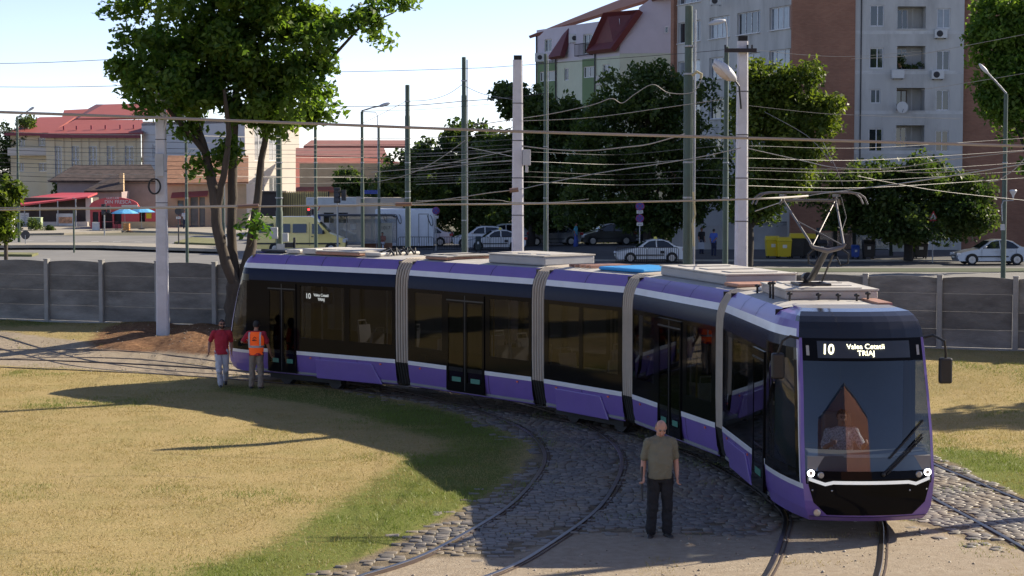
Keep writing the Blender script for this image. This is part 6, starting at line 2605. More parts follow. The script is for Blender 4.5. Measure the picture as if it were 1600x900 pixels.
sh = thing('corner_shop', 'ochre corner shop with brown tiled roof and small red awning behind the tree trunks', 'shop', (at(310, 265, 188).x, 190, 0))
p0, p1 = at(260, 285, 187), at(385, 285, 187)
mb = MB()
W = p1.x - p0.x
su = lambda px: at(px, 285, 187).x - p0.x
sz = lambda py: EYE - (py - HOR) * 187 / F
facade(mb, Vector((p0.x, 187, 0)), X, W, p0.z, [(su(277), .1, su(287), sz(313), .3), (su(297), .1, su(309), sz(307), .25), (su(311), .1, su(320), sz(308), .25)], .25, 0, 0, 1)
mb.build('wall', [m_ochre, m_wglassl], sh, world=True, orient=False)
mb = MB()
mb.slab(roofq((258, 286, 186.4), (388, 284, 186.4), (388, 243, 192), (262, 243, 192)), .2)
mb.build('roof', m_btile, sh, world=True)
mb = MB()
q0, q1 = at(269, 308, 186.9), at(326, 305, 186.9)
mb.slab([q0 + Vector((0, -.9, -.05)), q1 + Vector((0, -.9, -.05)), q1 + Vector((0, -.05, .45)), q0 + Vector((0, -.05, .45))], .06)
mb.build('awning', m_redroof, sh, world=True)
# ================================================================ vehicles
m_tyre = M('tyre_rubber', (.018, .018, .018), .85)
m_rim = M('alloy_rim', (.45, .45, .46), .35, .7)
m_carglass = M('car_glass', (.012, .016, .022), .04, spec=.9)
m_tail = M('tail_lamp', (.35, .01, .015), .25, spec=.8)
m_headl = M('head_lamp', (.6, .62, .65), .12, spec=.9)
m_plate = M('number_plate', (.7, .7, .66), .5)
m_trim = M('black_trim', (.02, .02, .02), .6)
m_tax = M('taxi_sign', (.75, .62, .12), .5)


def paint(name, c, metal=0.):
    return M(name, c, .30, metal, var=.04, coat=.8)


SEDAN = dict(L=4.4, prof=[(.10, .22), (.0, .42), (.03, .60), (.22, .72), (.70, .84), (1.25, .94), (1.95, 1.40), (2.35, 1.49), (2.90, 1.48), (3.30, 1.38), (3.80, 1.06), (4.30, 1.00), (4.39, .72), (4.37, .42), (4.25, .22)],
             win=[[(1.50, .96), (2.06, 1.36), (2.48, 1.42), (2.48, .96)], [(2.56, .96), (2.56, 1.42), (3.0, 1.40), (3.28, 1.29), (3.62, 1.02), (3.5, .96)]],
             ws=((1.32, .98), (1.92, 1.375)), rw=((3.34, 1.345), (3.76, 1.085)), wx=(.86, 3.50), belt=.94)
HATCH = dict(L=4.0, prof=[(.10, .22), (.0, .42), (.03, .60), (.22, .74), (.65, .88), (1.1, .98), (1.75, 1.42), (2.15, 1.52), (3.1, 1.50), (3.55, 1.40), (3.88, 1.02), (3.98, .80), (3.98, .42), (3.88, .22)],
             win=[[(1.35, .99), (1.85, 1.37), (2.3, 1.44), (2.3, .99)], [(2.38, .99), (2.38, 1.44), (3.1, 1.42), (3.4, 1.32), (3.55, 1.02), (3.4, .99)]],
             ws=((1.17, 1.02), (1.72, 1.40)), rw=((3.58, 1.36), (3.86, 1.06)), wx=(.80, 3.22), belt=.97)
VAN = dict(L=6.2, prof=[(.12, .30), (.0, .50), (.04, .85), (.20, 1.02), (1.05, 1.38), (1.78, 2.12), (2.05, 2.42), (2.4, 2.50), (6.1, 2.48), (6.2, 2.30), (6.2, .45), (6.1, .30)],
           win=[[(1.38, 1.40), (1.82, 1.98), (2.25, 2.0), (2.25, 1.32), (1.42, 1.32)], [(2.62, 1.40), (2.62, 2.0), (3.55, 2.0), (3.55, 1.40)], [(3.72, 1.40), (3.72, 2.0), (4.55, 2.0), (4.55, 1.40)], [(4.85, 1.40), (4.85, 2.0), (6.0, 2.0), (6.0, 1.40)]],
           ws=((1.10, 1.44), (1.75, 2.10)), rw=None, wx=(.98, 4.75), belt=1.35)


def car(name, label, cat, px, Y, kind, mat, rz=0., scale=1., z=0., taxi=False, hatch_open=False, group=None):
    """front bumper at picture column px when rz=0 (facing left)"""
    K = kind
    big = K is VAN
    hw = .95 if big else .85
    c = at(px, 265, Y)
    root = thing(name, label, cat, (c.x, Y, z), rz, group)
    root.scale = (scale,) * 3
    top = max(q_[1] for q_ in K['prof'])

    def wid(zz):
        if zz < K['belt']:
            return hw - .05 * max(0, (.45 - zz) / .3) - .02 * max(0, zz - .7)
        t_ = (zz - K['belt']) / (top - K['belt'])
        return hw - (.02 if not big else .01) - (.24 if not big else .13) * t_ ** 1.15
    P = K['prof']
    # densify
    D = []
    for a, b in zip(P, P[1:] + P[:1]):
        for k in range(3):
            D.append((a[0] + (b[0] - a[0]) * k / 3, a[1] + (b[1] - a[1]) * k / 3))
    mb = MB()
    n = len(D)
    rows = []
    xm, L = .0, K['L']
    for s_y in (-1, -.86, 0, .86, 1):
        row = []
        for x, zz in D:
            w_ = wid(zz)
            endt = 1 - .10 * max(0, 1 - min(x, L - x) / .45) ** 2
            ins = 0 if abs(s_y) < 1 else .035
            cx, cz = L / 2, top * .45
            v = Vector((x - cx, zz - cz))
            v *= (1 - ins / max(.3, v.length))
            row.append((v.x + cx, s_y * w_ * endt, v.y + cz))
        rows.append(row + [row[0]])
    mb.grid(rows)
    mb.poly(rows[0][:-1])
    mb.poly(rows[-1][:-1])
    body = mb.build('body', mat, root, smooth=35)

    def sidepts(poly, sg, off):
        return [(x, sg * (wid(zz) + off), zz) for x, zz in poly]
    for sg in (-1, 1):
        for poly in K['win']:
            m = MB()
            m.poly(sidepts(poly, sg, .010))
            m.build('side_window', m_carglass, body)
        m = MB()
        if big:
            for x in (2.42, 4.7):
                m.boxb((x, sg * (hw + .004) - .004, .5), (x + .02, sg * (hw + .004) + .004, 2.1))
            m.boxb((.35, sg * hw - .012, .62), (6.0, sg * hw + .012, .72))
        else:
            for x in (1.42, 2.52, 3.45):
                m.boxb((x, sg * (hw + .003) - .004, .35), (x + .012, sg * (hw + .003) + .004, .92))
            m.boxb((1.2, sg * hw - .012, .46), (3.0, sg * hw + .014, .53))
        m.build('side_trim', m_trim, body)
        m = MB()
        for x in ((2.2, 3.1) if not big else (2.15,)):
            m.boxb((x, sg * (hw - .004) - .016, .80 if not big else 1.12), (x + .16, sg * (hw - .004) + .016, .835 if not big else 1.17))
        m.build('handle', mat if not big else m_trim, body)
        m = MB()
        mx_ = K['win'][0][0][0] + .1
        m.box((mx_, sg * (hw + .09), K['belt'] + .10), (.12, .18, .13 if not big else .26))
        m.build('mirror', m_trim if big else mat, root, bevel=.02, segs=1)
        for x in K['wx']:
            R_ = .31 if not big else .34
            m = MB()
            m.lathe([(.18, -.09), (R_ - .02, -.09), (R_, -.06), (R_, .06), (R_ - .02, .09), (.19, .09)], (0, 0, 0), 24, 0, 'Y')
            m.v = [(a + x, -b * sg * -1 + sg * (hw - .085), q_ + R_) for a, b, q_ in m.v]
            wl = m.build('wheel', m_tyre, root, smooth=35)
            m = MB()
            for k in range(5):
                an = k * 2 * math.pi / 5
                m.box((x + math.cos(an) * .10, sg * (hw + .008), R_ + math.sin(an) * .10), (.20, .02, .055), rot=Matrix.Rotation(-an, 3, 'Y'))
            m.lathe([(.20, 0), (.205, .015), (.175, .02)], (0, 0, 0), 20, 0, 'Y')
            m.v[40:] = [(a + x, sg * (hw + .0) + b * sg * -1 * -1 * .5, q_ + R_) for a, b, q_ in m.v[40:]]
            m.build('rim', m_rim, wl)
            m = MB()    # dark arch
            arc = [(x + math.cos(t_) * (R_ + .06), R_ + math.sin(t_) * (R_ + .06)) for t_ in [math.pi * k / 12 for k in range(13)]]
            m.poly([(a, sg * (wid(min(b, .8)) + .004), b) for a, b in arc] + [(x - R_ - .05, sg * (hw - .04), .24), (x + R_ + .05, sg * (hw - .04), .24)])
            m.build('wheel_arch', m_trim, body)
    for nm, seg in (('windscreen', K['ws']), ('rear_window', K['rw'])):
        if not seg:
            continue
        (xa, za), (xb, zb) = seg
        dn = Vector((-(zb - za), 0, (xb - xa)))
        dn.normalize()
        if dn.z < 0:
            dn = -dn
        o_ = dn * .012
        m = MB()
        m.quad((xa + o_.x, -wid(za) + .06, za + o_.z), (xb + o_.x, -wid(zb) + .05, zb + o_.z), (xb + o_.x, wid(zb) - .05, zb + o_.z), (xa + o_.x, wid(za) - .06, za + o_.z))
        m.build(nm, m_carglass, body)
    for sg in (-1, 1):
        m = MB()
        zl_ = .62 if not big else .86
        m.box((.13, sg * (hw - .22), zl_), (.22, .34, .16 if not big else .24), rz=sg * .35)
        m.build('headlight', m_headl, root, bevel=.03)
        m = MB()
        m.box((L - .10, sg * (hw - .13), .86 if not big else 1.1), (.26, .26, .2 if not big else .5), rz=-sg * .25)
        m.build('taillight', m_tail, root, bevel=.03)
    m = MB()
    m.boxb((-.015, -.35, .40), (.05, .35, .56 if not big else .8))
    m.build('grille', m_trim, root, bevel=.01, segs=1)
    for x in (-.025, L + .012):
        m = MB()
        m.box((x, 0, .46), (.02, .5, .11))
        m.build('number_plate', m_plate, root)
    m = MB()
    m.boxb((.5, -hw + .12, .17), (L - .5, hw - .12, .28))
    m.build('underbody', m_trim, root)
    if taxi:
        m = MB()
        m.add([(2.45, -.18, top), (2.65, -.18, top), (2.65, .18, top), (2.45, .18, top), (2.49, -.14, top + .14), (2.61, -.14, top + .14), (2.61, .14, top + .14), (2.49, .14, top + .14)],
              [(0, 1, 5, 4), (1, 2, 6, 5), (2, 3, 7, 6), (3, 0, 4, 7), (4, 5, 6, 7)])
        m.build('roof_sign', m_tax, root)
        for sg in (-1, 1):
            m = MB()
            m.box((2.9, sg * (hw + .004), .68), (.26, .006, .18))
            m.build('door_emblem', m_trim, body)
    if hatch_open:
        m = MB()
        m.slab([(3.1, -.62, top + .02), (3.1, .62, top + .02), (4.1, .58, top + .42), (4.1, -.58, top + .42)], .07)
        hl = m.build('hatch', mat, root)
        m = MB()
        m.slab([(3.3, -.5, top + .105), (3.3, .5, top + .105), (3.8, .48, top + .305), (3.8, -.48, top + .305)], .01)
        m.build('hatch_window', m_carglass, hl)
    return root


p_white, p_silver, p_yel = paint('white_car_paint', (.70, .71, .73)), paint('silver_car_paint', (.36, .38, .42), .35), paint('faded_yellow_paint', (.90, .68, .17))
p_black, p_dgrey = paint('black_car_paint', (.012, .012, .015)), paint('grey_car_paint', (.10, .105, .115), .3)
car('taxi', 'white taxi sedan with roof sign parked alone behind a railing, under two stacked round signs', 'taxi', 962, 117.0, SEDAN, p_white, .06, .96, 0, taxi=True, group='parked cars')
car('sedan', 'silver sedan parked at the kerb by the right picture edge', 'car', 1492, 114.4, SEDAN, p_silver, .04, 1.02, 0, group='parked cars')
car('minibus', 'faded yellow minibus driving past behind the rear of the tram', 'minibus', 541, 130.3, VAN, p_yel, math.pi, 1.0, -.0, group=None)
car('taxi', 'white taxi behind the railing, a dark litter bin in front of it', 'taxi', 727, 133, SEDAN, p_white, .12, .95, .08, taxi=True, group='parked cars')
car('hatchback', 'white hatchback parked left of the railed taxi, nose just past the green pole', 'car', 706, 138.5, HATCH, p_white, .08, 1.0, .08, group='parked cars')
car('sedan', 'white sedan with its tail sticking out beside the white container', 'car', 612, 140, SEDAN, p_white, .05, 1.0, .08, group='parked cars')
car('hatchback', 'pale car with its tailgate raised behind the taxis', 'car', 738, 142, HATCH, paint('pale_blue_paint', (.36, .42, .47)), .05, 1.05, .08, hatch_open=True, group='parked cars')
car('sedan', 'dull grey sedan in the shade just right of the tall white pole', 'car', 816, 141, SEDAN, p_dgrey, .25, 1.0, .08, group='parked cars')
car('hatchback', 'black car in deep shade behind the woman in the blue skirt', 'car', 905, 142, HATCH, p_black, .2, 1.05, .08, group='parked cars')
car('hatchback', 'black car parked under the trees right of the other black one', 'car', 958, 145, HATCH, p_black, .1, 1.0, .08, group='parked cars')

# ================================================================ street furniture
m_gpole = M('green_pole_paint', (.055, .085, .058), .5, var=.2, scale=3, dirt=(.12, .07, .04), dirt_amt=.3, dirt_scale=1.2)
m_wpole = M('whitewashed_concrete', (.60, .59, .60), .85, var=.08, scale=2, bump=.25, bscale=15, dirt=(.36, .34, .33), dirt_amt=.5, dirt_scale=1.2)
m_galv = M('galvanised_steel', (.33, .34, .35), .5, .5)
m_blk = M('black_cable', (.012, .012, .012), .6)
m_lampw = M('lamp_housing', (.50, .51, .53), .5)
m_lampg = M('lamp_bowl', (.48, .40, .33), .2, spec=.7)
m_boxw = M('junction_box', (.45, .45, .44), .6)


def white_pole(label, px, ytop, wt, wb, Y, zb, extra=None):
    c = at(px, 265, Y)
    s = F / Y
    zt = EYE + (HOR - ytop) / s
    root = thing('concrete_pole', label, 'pole', (c.x, Y, zb), 0, 'white concrete poles')
    mb = MB()
    a, b = wt / s / 2, wb / s / 2
    ring = lambda h, z: [(c.x + x * h, Y + y * h, z) for x, y in ((-1, -.75), (-.75, -1), (.75, -1), (1, -.75), (1, .75), (.75, 1), (-.75, 1), (-1, .75))]
    vs = ring(b, zb - .3) + ring(a, zt)
    mb.add(vs, [(k, (k + 1) % 8, 8 + (k + 1) % 8, 8 + k) for k in range(8)] + [tuple(range(8, 16))])
    mb.build('shaft', m_wpole, root, world=True)
    mb = MB()
    mb.box((c.x, Y, zt + .06), (a * 1.7, a * 1.7, .12))
    mb.build('cap', m_under, root, world=True)
    mb = MB()
    for k in range(4):
        z = zb + (zt - zb) * (.5 + .12 * k)
        h = b + (a - b) * ((z - zb) / (zt - zb))
        mb.add(ring(h * 1.05, z) + ring(h * 1.05, z + .02), [(q_, (q_ + 1) % 8, 8 + (q_ + 1) % 8, 8 + q_) for q_ in range(8)])
    mb.build('clamp', m_dark, root, world=True)
    return root, c, s, zt


p1, c, s, zt = white_pole('white concrete pole left of the tree, a black cable coil hung on it', 252, 112, 14, 19, 59.6, tzf(at(252, 265, 59.6).x, 59.6))
mb = MB()
cz = EYE + (HOR - 291) / s
cx = at(244, 265, 59.6).x
for k in range(3):
    mb.tube([(cx + math.cos(a) * .18, 59.33 - .03 * k, cz + math.sin(a) * .23) for a in [2 * math.pi * i / 24 for i in range(25)]], .026, 6, caps=False)
one(mb, 'cable_coil', m_blk, 'black cable coil hung on the leftmost white pole', 'cable coil')
mb = MB()
zz = EYE + (HOR - 258) / s
mb.boxb((c.x - .13, 59.25, zz - .35), (c.x + .13, 59.40, zz + .35))
mb.build('meter_box', m_boxw, p1, world=True, bevel=.01)
mb = MB()
zz = EYE + (HOR - 178) / s
mb.tube([(c.x + .1, 59.5, zz - .6), (c.x + .25, 59.4, zz - .1), (c.x + .22, 59.1, zz + .05)], .03, 6)
mb.sphere((c.x + .18, 59.0, zz + .1), (.10, .16, .16), 10, 7)
mb.build('lamp', m_lampw, p1, world=True, smooth=60)
p2, c, s, zt = white_pole('white concrete pole behind the middle of the tram, with a grey box on its right', 809, 95, 15, 22, 51.3, .3)
mb = MB()
q_ = at(823, 246, 51.1)
mb.box(q_, (.21, .18, .42))
mb.box(q_ - Vector((0, 0, .30)), (.08, .06, .2))
mb.build('switch_box', m_boxw, p2, world=True, bevel=.012)
p3, c, s, zt = white_pole('tallest white concrete pole behind the tram front carrying a big street lamp', 1159, 66, 16, 22, 45.3, .2)
mb = MB()
a = at(1133, 110, 45.0)
mb.tube([at(1158, 170, 45.1), at(1155, 135, 45.0), at(1147, 124, 45.0), at(1143, 118, 45.0)], .022, 8)
mb.boxb((c.x - .45, 45.05, EYE + (HOR - 84) / s), (c.x + .30, 45.15, EYE + (HOR - 78) / s))
for px in (1133, 1168, 1175):
    mb.tube([at(px, 82, 45.1), at(px, 70, 45.1)], .025, 6)
ar = mb.build('bracket', m_dark, p3, world=True)
mb = MB()
mb.sphere((0, 0, 0), (.36, .22, .13), 18, 10)
rot = Matrix.Rotation(.75, 3, 'Y')
mb.v = [tuple(rot @ Vector(v) + a) for v in mb.v]
lh = mb.build('lamp_head', m_lampw, p3, world=True, smooth=60)
mb = MB()
mb.sphere((-.03, 0, -.07), (.30, .19, .12), 18, 10)
mb.v = [tuple(rot @ Vector(v) + a) for v in mb.v]
mb.build('lamp_bowl', m_lampg, lh, world=True, smooth=60)


def green_pole(label, px, ytop, w, Y, zb=0., step=None, conduit=False, bands=(), group='green tram poles'):
    c = at(px, 265, Y)
    s = F / Y
    zt = EYE + (HOR - ytop) / s
    r = w / s / 2
    root = thing('tram_pole', label, 'pole', (c.x, Y, zb), 0, group)
    mb = MB()
    zs = zb + (zt - zb) * .55 if step is None else EYE + (HOR - step) / s
    mb.lathe([(r * 1.12, zb - .2 - zs), (r * 1.12, -.02), (r * .95, .04), (r * .92, zt - zs), (r * .6, zt - zs + .02)], (c.x, Y, zs), 14)
    mb.build('shaft', m_gpole, root, world=True, smooth=40)
    for y_ in list(bands) + [HOR - 10, HOR + 45]:
        mb = MB()
        z = EYE + (HOR - y_) / s
        mb.lathe([(r * 1.2, 0), (r * 1.22, .02), (r * 1.2, .05)], (c.x, Y, z), 14)
        mb.build('collar', m_galv, root, world=True)
    if conduit:
        mb = MB()
        mb.tube([(c.x + r * 1.45, Y - r * .5, max(zb, 0)), (c.x + r * 1.45, Y - r * .5, zt - .1)], r * .28, 8)
        mb.build('conduit', m_galv, root, world=True)
    return root, c, s, r, zt


gp, c, s, r, zt = green_pole('thick dark green pole with pale conduit just behind the tram, taller than its neighbours', 1075, 12, 13, 54.2, .3, 120, True, (75, 118))
mb = MB()
mb.tube([at(1084, 385, 53.8), at(1082, 350, 53.8), at(1086, 335, 53.8), at(1083, 300, 53.8)], .035, 6)
mb.tube([at(1081, 118, 53.8), at(1089, 112, 53.8), at(1096, 116, 53.8), at(1095, 123, 53.8)], .04, 8)
mb.build('hose', M('pale_hose', (.45, .38, .2), .6), gp, world=True)
gp, c, s, r, zt = green_pole('dark green pole with pale switch boxes rising in front of the yellow minibus', 436, 200, 10, 76, 0, 330)
mb = MB()
for px, py, w_, h_ in ((428, 364, .30, .45), (446, 371, .22, .34), (439, 387, .32, .3)):
    q_ = at(px, py, 75.6)
    mb.box(q_, (w_, .2, h_))
sb = mb.build('switch_box', m_boxw, gp, world=True, bevel=.015)
mb = MB()
q_ = at(452, 383, 75.6)
mb.box(q_, (.3, .2, .2))
mb.tube([q_ + Vector((.2, 0, -.2)), q_ + Vector((.2, 0, .3))], .05, 8)
mb.build('motor', m_dark, gp, world=True)
green_pole('slim green pole in front of the hall roof, right of the minibus', 493, 197, 5, 112)
green_pole('dark green pole standing in front of the white container', 637, 134, 7.5, 86, 0, 182, False, (160, 300))
green_pole('tall green pole with pale edge at the nose of the white hatchback', 725, 91, 7, 86, 0, 150, True, (128, 345))
green_pole('slim green pole with conduit behind the dull grey sedan', 852, 86, 5.5, 96, 0, 345, True, (230,))
green_pole('slim dark pole between the white pole and the maple trunks', 291, 205, 4.5, 110, group='slim dark poles')
green_pole('thin dark pole just right of the left double street lamp', 592, 198, 4, 118, group='slim dark poles')
green_pole('thin green pole standing among the maple trunks', 348, 278, 4, 100, 0, None, True, group='slim dark poles')
green_pole('short steel pole at the end of the traffic island, left', 114, 326, 2.5, 131, group='slim dark poles')


def lamp(label, px, ytop, w, Y, tip, mat=None, second=None):
    gp, c, s, r, zt = green_pole(label, px, ytop, w, Y, 0, None, False, (), 'street lamps')
    gp.name = 'street_lamp'
    gp['category'] = 'street lamp'
    tp = at(tip[0], tip[1], Y - .2)
    mb = MB()
    if tp.z - zt > abs(tp.x - c.x) * 2:      # swan neck
        mb.tube([(c.x, Y, zt - .1), (c.x, Y, zt + (tp.z - zt) * .55), (c.x - .02, Y, zt + (tp.z - zt) * .85), (c.x + (tp.x - c.x) * .4, Y - .1, tp.z + .08), tp], r * .3, 8)
    else:
        mb.tube([(c.x, Y, zt - .1), (c.x, Y, zt + .05), tuple(Vector((c.x, Y, zt)).lerp(tp, .5) + Vector((0, 0, .05))), tp], r * .45, 8)
    if second:
        q_ = at(second[0], second[1], Y)
        mb.tube([(c.x, Y, zt), (q_.x - .1, Y, q_.z + .25), (q_.x, Y, q_.z), (q_.x, Y, q_.z - 2.4)], r * .3, 6)
    am = mb.build('arm', mat or m_galv, gp, world=True)
    d = (tp - Vector((c.x, Y, zt))).normalized()
    if abs(d.x) < .5:
        d = Vector((math.copysign(.96, d.x), 0, -.2))
    mb = MB()
    mb.sphere((0, 0, 0), (.36, .16, .10) if w > 4.5 else (.3, .14, .1), 14, 8)
    an = math.atan2(d.z, d.x)
    rt = Matrix.Rotation(-an, 3, 'Y')
    mb.v = [tuple(rt @ Vector(v) + tp + d * .2) for v in mb.v]
    mb.build('lamp_head', m_lampw, gp, world=True, smooth=60)
    return gp, c, s, r, zt


lamp('street lamp with one raised arm against the sky, right of the maple crown', 566, 175, 5, 110, (596, 165), second=(590, 182))
lamp('street lamp with small white head before the left wing of the grey block', 1134, 75, 8, 76, (1128, 33))
g_, c, s, r, zt = lamp('street lamp with large pale head and small side lantern by the right tree', 1570, 148, 7, 98, (1541, 112))
mb = MB()
q_ = at(1583, 305, 97.7)
mb.tube([at(1566, 345, 97.7), at(1565, 320, 97.7), at(1568, 314, 97.7), at(1583, 313, 97.7), q_], .03, 6)
sa = mb.build('side_arm', m_galv, g_, world=True)
mb = MB()
mb.lathe([(.16, .28), (.20, .22), (.07, .0), (.04, -.12)], q_, 12)
mb.build('lantern', m_lampw, sa, world=True, smooth=50)
mb = MB()
q_ = at(1566, 355, 97.7)
mb.boxb((q_.x - .1, 97.55, q_.z - .15), (q_.x + .1, 97.68, q_.z + .15))
mb.build('fuse_box', m_boxw, g_, world=True)
lamp('distant street lamp in front of the yellow building at the far left', 28, 185, 4, 150, (46, 172))

# ---- signs
m_red = M('sign_red', (.45, .02, .03), .5)
m_signb = M('sign_blue', (.03, .06, .30), .5)
m_signw = M('sign_white', (.62, .62, .60), .5)
m_purp = M('faded_sign_red', (.22, .03, .14), .6)
m_signk = M('sign_back', (.06, .06, .065), .6, .3)


def disc(mb, x, y, z, r, m=0, th=.012, n=24):
    k = len(mb.v)
    mb.lathe([(r, 0), (r, th)], (0, 0, 0), n, m, 'Y')
    mb.v[k:] = [(a + x, b + y - th, c_ + z) for a, b, c_ in mb.v[k:]]


def sign_post(label, px, Y, ybase, items, cat='road sign', ztop=None, r=.035, mat=None):
    """items: (kind, py, size px)"""
    c = at(px, 265, Y)
    s = F / Y
    root = thing('road_sign', label, cat, (c.x, Y, 0.0), 0, 'road signs')
    zt = EYE + (HOR - min(i[1] for i in items)) / s
    mb = MB()
    mb.tube([(c.x, Y, 0), (c.x, Y, zt)], r, 8)
    mb.build('post', mat or m_galv, root, world=True)
    for kd, py, sz in items:
        z, h = EYE + (HOR - py) / s, sz / s / 2
        y = Y - r - .01
        mb = MB()
        if kd == 'nostop':
            disc(mb, c.x, y, z, h, 0)
            disc(mb, c.x, y - .014, z, h * .78, 1)
            mb.box((c.x, y - .030, z), (h * 1.5, .006, h * .2), m=0, rot=Matrix.Rotation(.78, 3, 'Y'))
            mb.box((c.x, y - .034, z), (h * 1.5, .006, h * .2), m=0, rot=Matrix.Rotation(-.78, 3, 'Y'))
            mb.build('no_stopping_disc', [m_purp, m_signb], root, world=True)
        elif kd == 'plate':
            mb.box((c.x, y, z), (h * 2, .012, h))
            mb.box((c.x, y - .009, z), (h * 1.4, .004, h * .16), m=1)
            mb.build('plate', [m_signw, m_signk], root, world=True)
        elif kd == 'warn':
            tri = lambda q_, dy: [(c.x - q_, y - dy, z - q_ * .8), (c.x + q_, y - dy, z - q_ * .8), (c.x, y - dy, z + q_ * .95)]
            mb.slab(tri(h * 1.15, 0), .012, 0)
            mb.slab(tri(h * .72, .016), .004, 1)
            mb.box((c.x, y - .03, z - h * .05), (h * .16, .006, h * .62), m=2)
            mb.box((c.x, y - .03, z - h * .46), (h * .18, .006, h * .14), m=2)
            mb.build('warning_triangle', [m_red, m_signw, m_signk], root, world=True)
        elif kd == 'yield':
            tri = lambda q_, dy: [(c.x - q_, y - dy, z + q_ * .8), (c.x, y - dy, z - q_ * .9), (c.x + q_, y - dy, z + q_ * .8)]
            mb.slab(tri(h * 1.15, 0), .012, 0)
            mb.slab(tri(h * .62, .016), .004, 1)
            mb.build('yield_triangle', [m_red, m_signw], root, world=True)
        elif kd == 'ped':
            mb.box((c.x, y, z), (h * 2, .012, h * 2), m=0)
            mb.slab([(c.x - h * .6, y - .012, z - h * .5), (c.x + h * .6, y - .012, z - h * .5), (c.x, y - .012, z + h * .6)], .004, 1)
            mb.build('crossing_sign', [m_signb, m_signw], root, world=True)
        elif kd == 'back':
            disc(mb, c.x, y + r * 2 + .03, z, h, 0)
            mb.build('disc', m_signk, root, world=True)
        elif kd == 'round':
            disc(mb, c.x, y, z, h, 0)
            mb.build('disc', m_signk, root, world=True)
    return root


sign_post('post with red warning triangle above a faded no-stopping disc, left of the silver sedan', 1459, 116.5, 410, [('warn', 338, 16), ('nostop', 355, 14), ('plate', 366, 10)])
sign_post('post with two stacked no-stopping discs behind the lone taxi', 1000, 119.3, 395, [('nostop', 322, 14), ('plate', 331, 10), ('nostop', 341, 13), ('plate', 350, 10)])
sign_post('single faded no-stopping disc with a plate above the tail of the white sedan', 681, 132, 392, [('nostop', 329, 12), ('plate', 339, 8)])
sign_post('yield triangle over a blue crossing sign above the minibus roof', 495, 138, 390, [('yield', 326, 12), ('plate', 332, 8), ('ped', 340, 11)])
sign_post('round sign seen from behind on a short post at the traffic island, far left', 38, 138, 388, [('back', 367, 14)])
sign_post('round dark sign on a black post by the kerb right of the white pole', 278, 140, 387, [('round', 330, 11), ('plate', 340, 7)], r=.05, mat=m_signk)


def traffic_light(label, px, Y, py, h, red=False):
    c = at(px, 265, Y)
    s = F / Y
    root = thing('traffic_light', label, 'traffic light', (c.x, Y, 0), 0, 'traffic lights')
    z = EYE + (HOR - py) / s
    mb = MB()
    mb.tube([(c.x, Y, 0), (c.x, Y, z + h / s / 2)], .06, 8)
    mb.build('post', m_galv, root, world=True)
    mb = MB()
    hh = h / s
    mb.box((c.x, Y - .2, z), (hh * .42, .22, hh))
    hs_ = mb.build('housing', m_signk, root, world=True, bevel=.03)
    mb = MB()
    for k in (-1, 0, 1):
        mb.tube([(c.x, Y - .3, z + k * hh * .31), (c.x, Y - .5, z + k * hh * .31 + .04)], [hh * .15, hh * .16], 12)
    mb.box((c.x + hh * .42, Y - .1, z), (hh * .3, .2, hh * .7))
    mb.build('visor', m_signk, root, world=True)
    mb = MB()
    disc(mb, c.x, Y - .503, z + hh * .31, hh * .13)
    mb.build('lamp', M('red_signal', (.5, .02, .02), .3, emit=((1, .03, .03), 2.5)) if red else m_dark, root, world=True)


traffic_light('traffic light before the red kiosk, facing the junction', 162, 165, 327, 17)
traffic_light('dark cluster of signal heads above the minibus bonnet', 527, 120, 305, 24)
traffic_light('signal showing red left of the yield triangle', 483, 139, 331, 13, True)

# ---- railings


def railing(label, pxa, pxb, Y, z=.08, h=1.0):
    a, b = at(pxa, 265, Y).x, at(pxb, 265, Y).x
    root = thing('railing', label, 'railing', ((a + b) / 2, Y, z), 0, 'black pedestrian railings')
    n = max(1, round((b - a) / 2.0))
    w = (b - a) / n
    for k in range(n):
        x0 = a + k * w
        mb = MB()
        mb.tube([(x0 + .04, Y, z), (x0 + .04, Y, z + h - .1), (x0 + .14, Y, z + h), (x0 + w - .14, Y, z + h), (x0 + w - .04, Y, z + h - .1), (x0 + w - .04, Y, z)], .022, 6)
        mb.tube([(x0 + .04, Y, z + .14), (x0 + w - .04, Y, z + .14)], .016, 5)
        m_ = 15
        for i in range(1, m_):
            x = x0 + .04 + (w - .08) * i / m_
            mb.boxb((x - .013, Y - .013, z + .14), (x + .013, Y + .013, z + h))
        mb.build('railing_panel', m_blk, root, world=True)


railing('black railing in front of the white container, right of the bus shelter', 621, 678, 130.5)
railing('black railing running in front of the white taxi and hatchback', 683, 806, 130.5)
railing('black railing in front of the lone white taxi', 962, 1062, 114.8, 0)

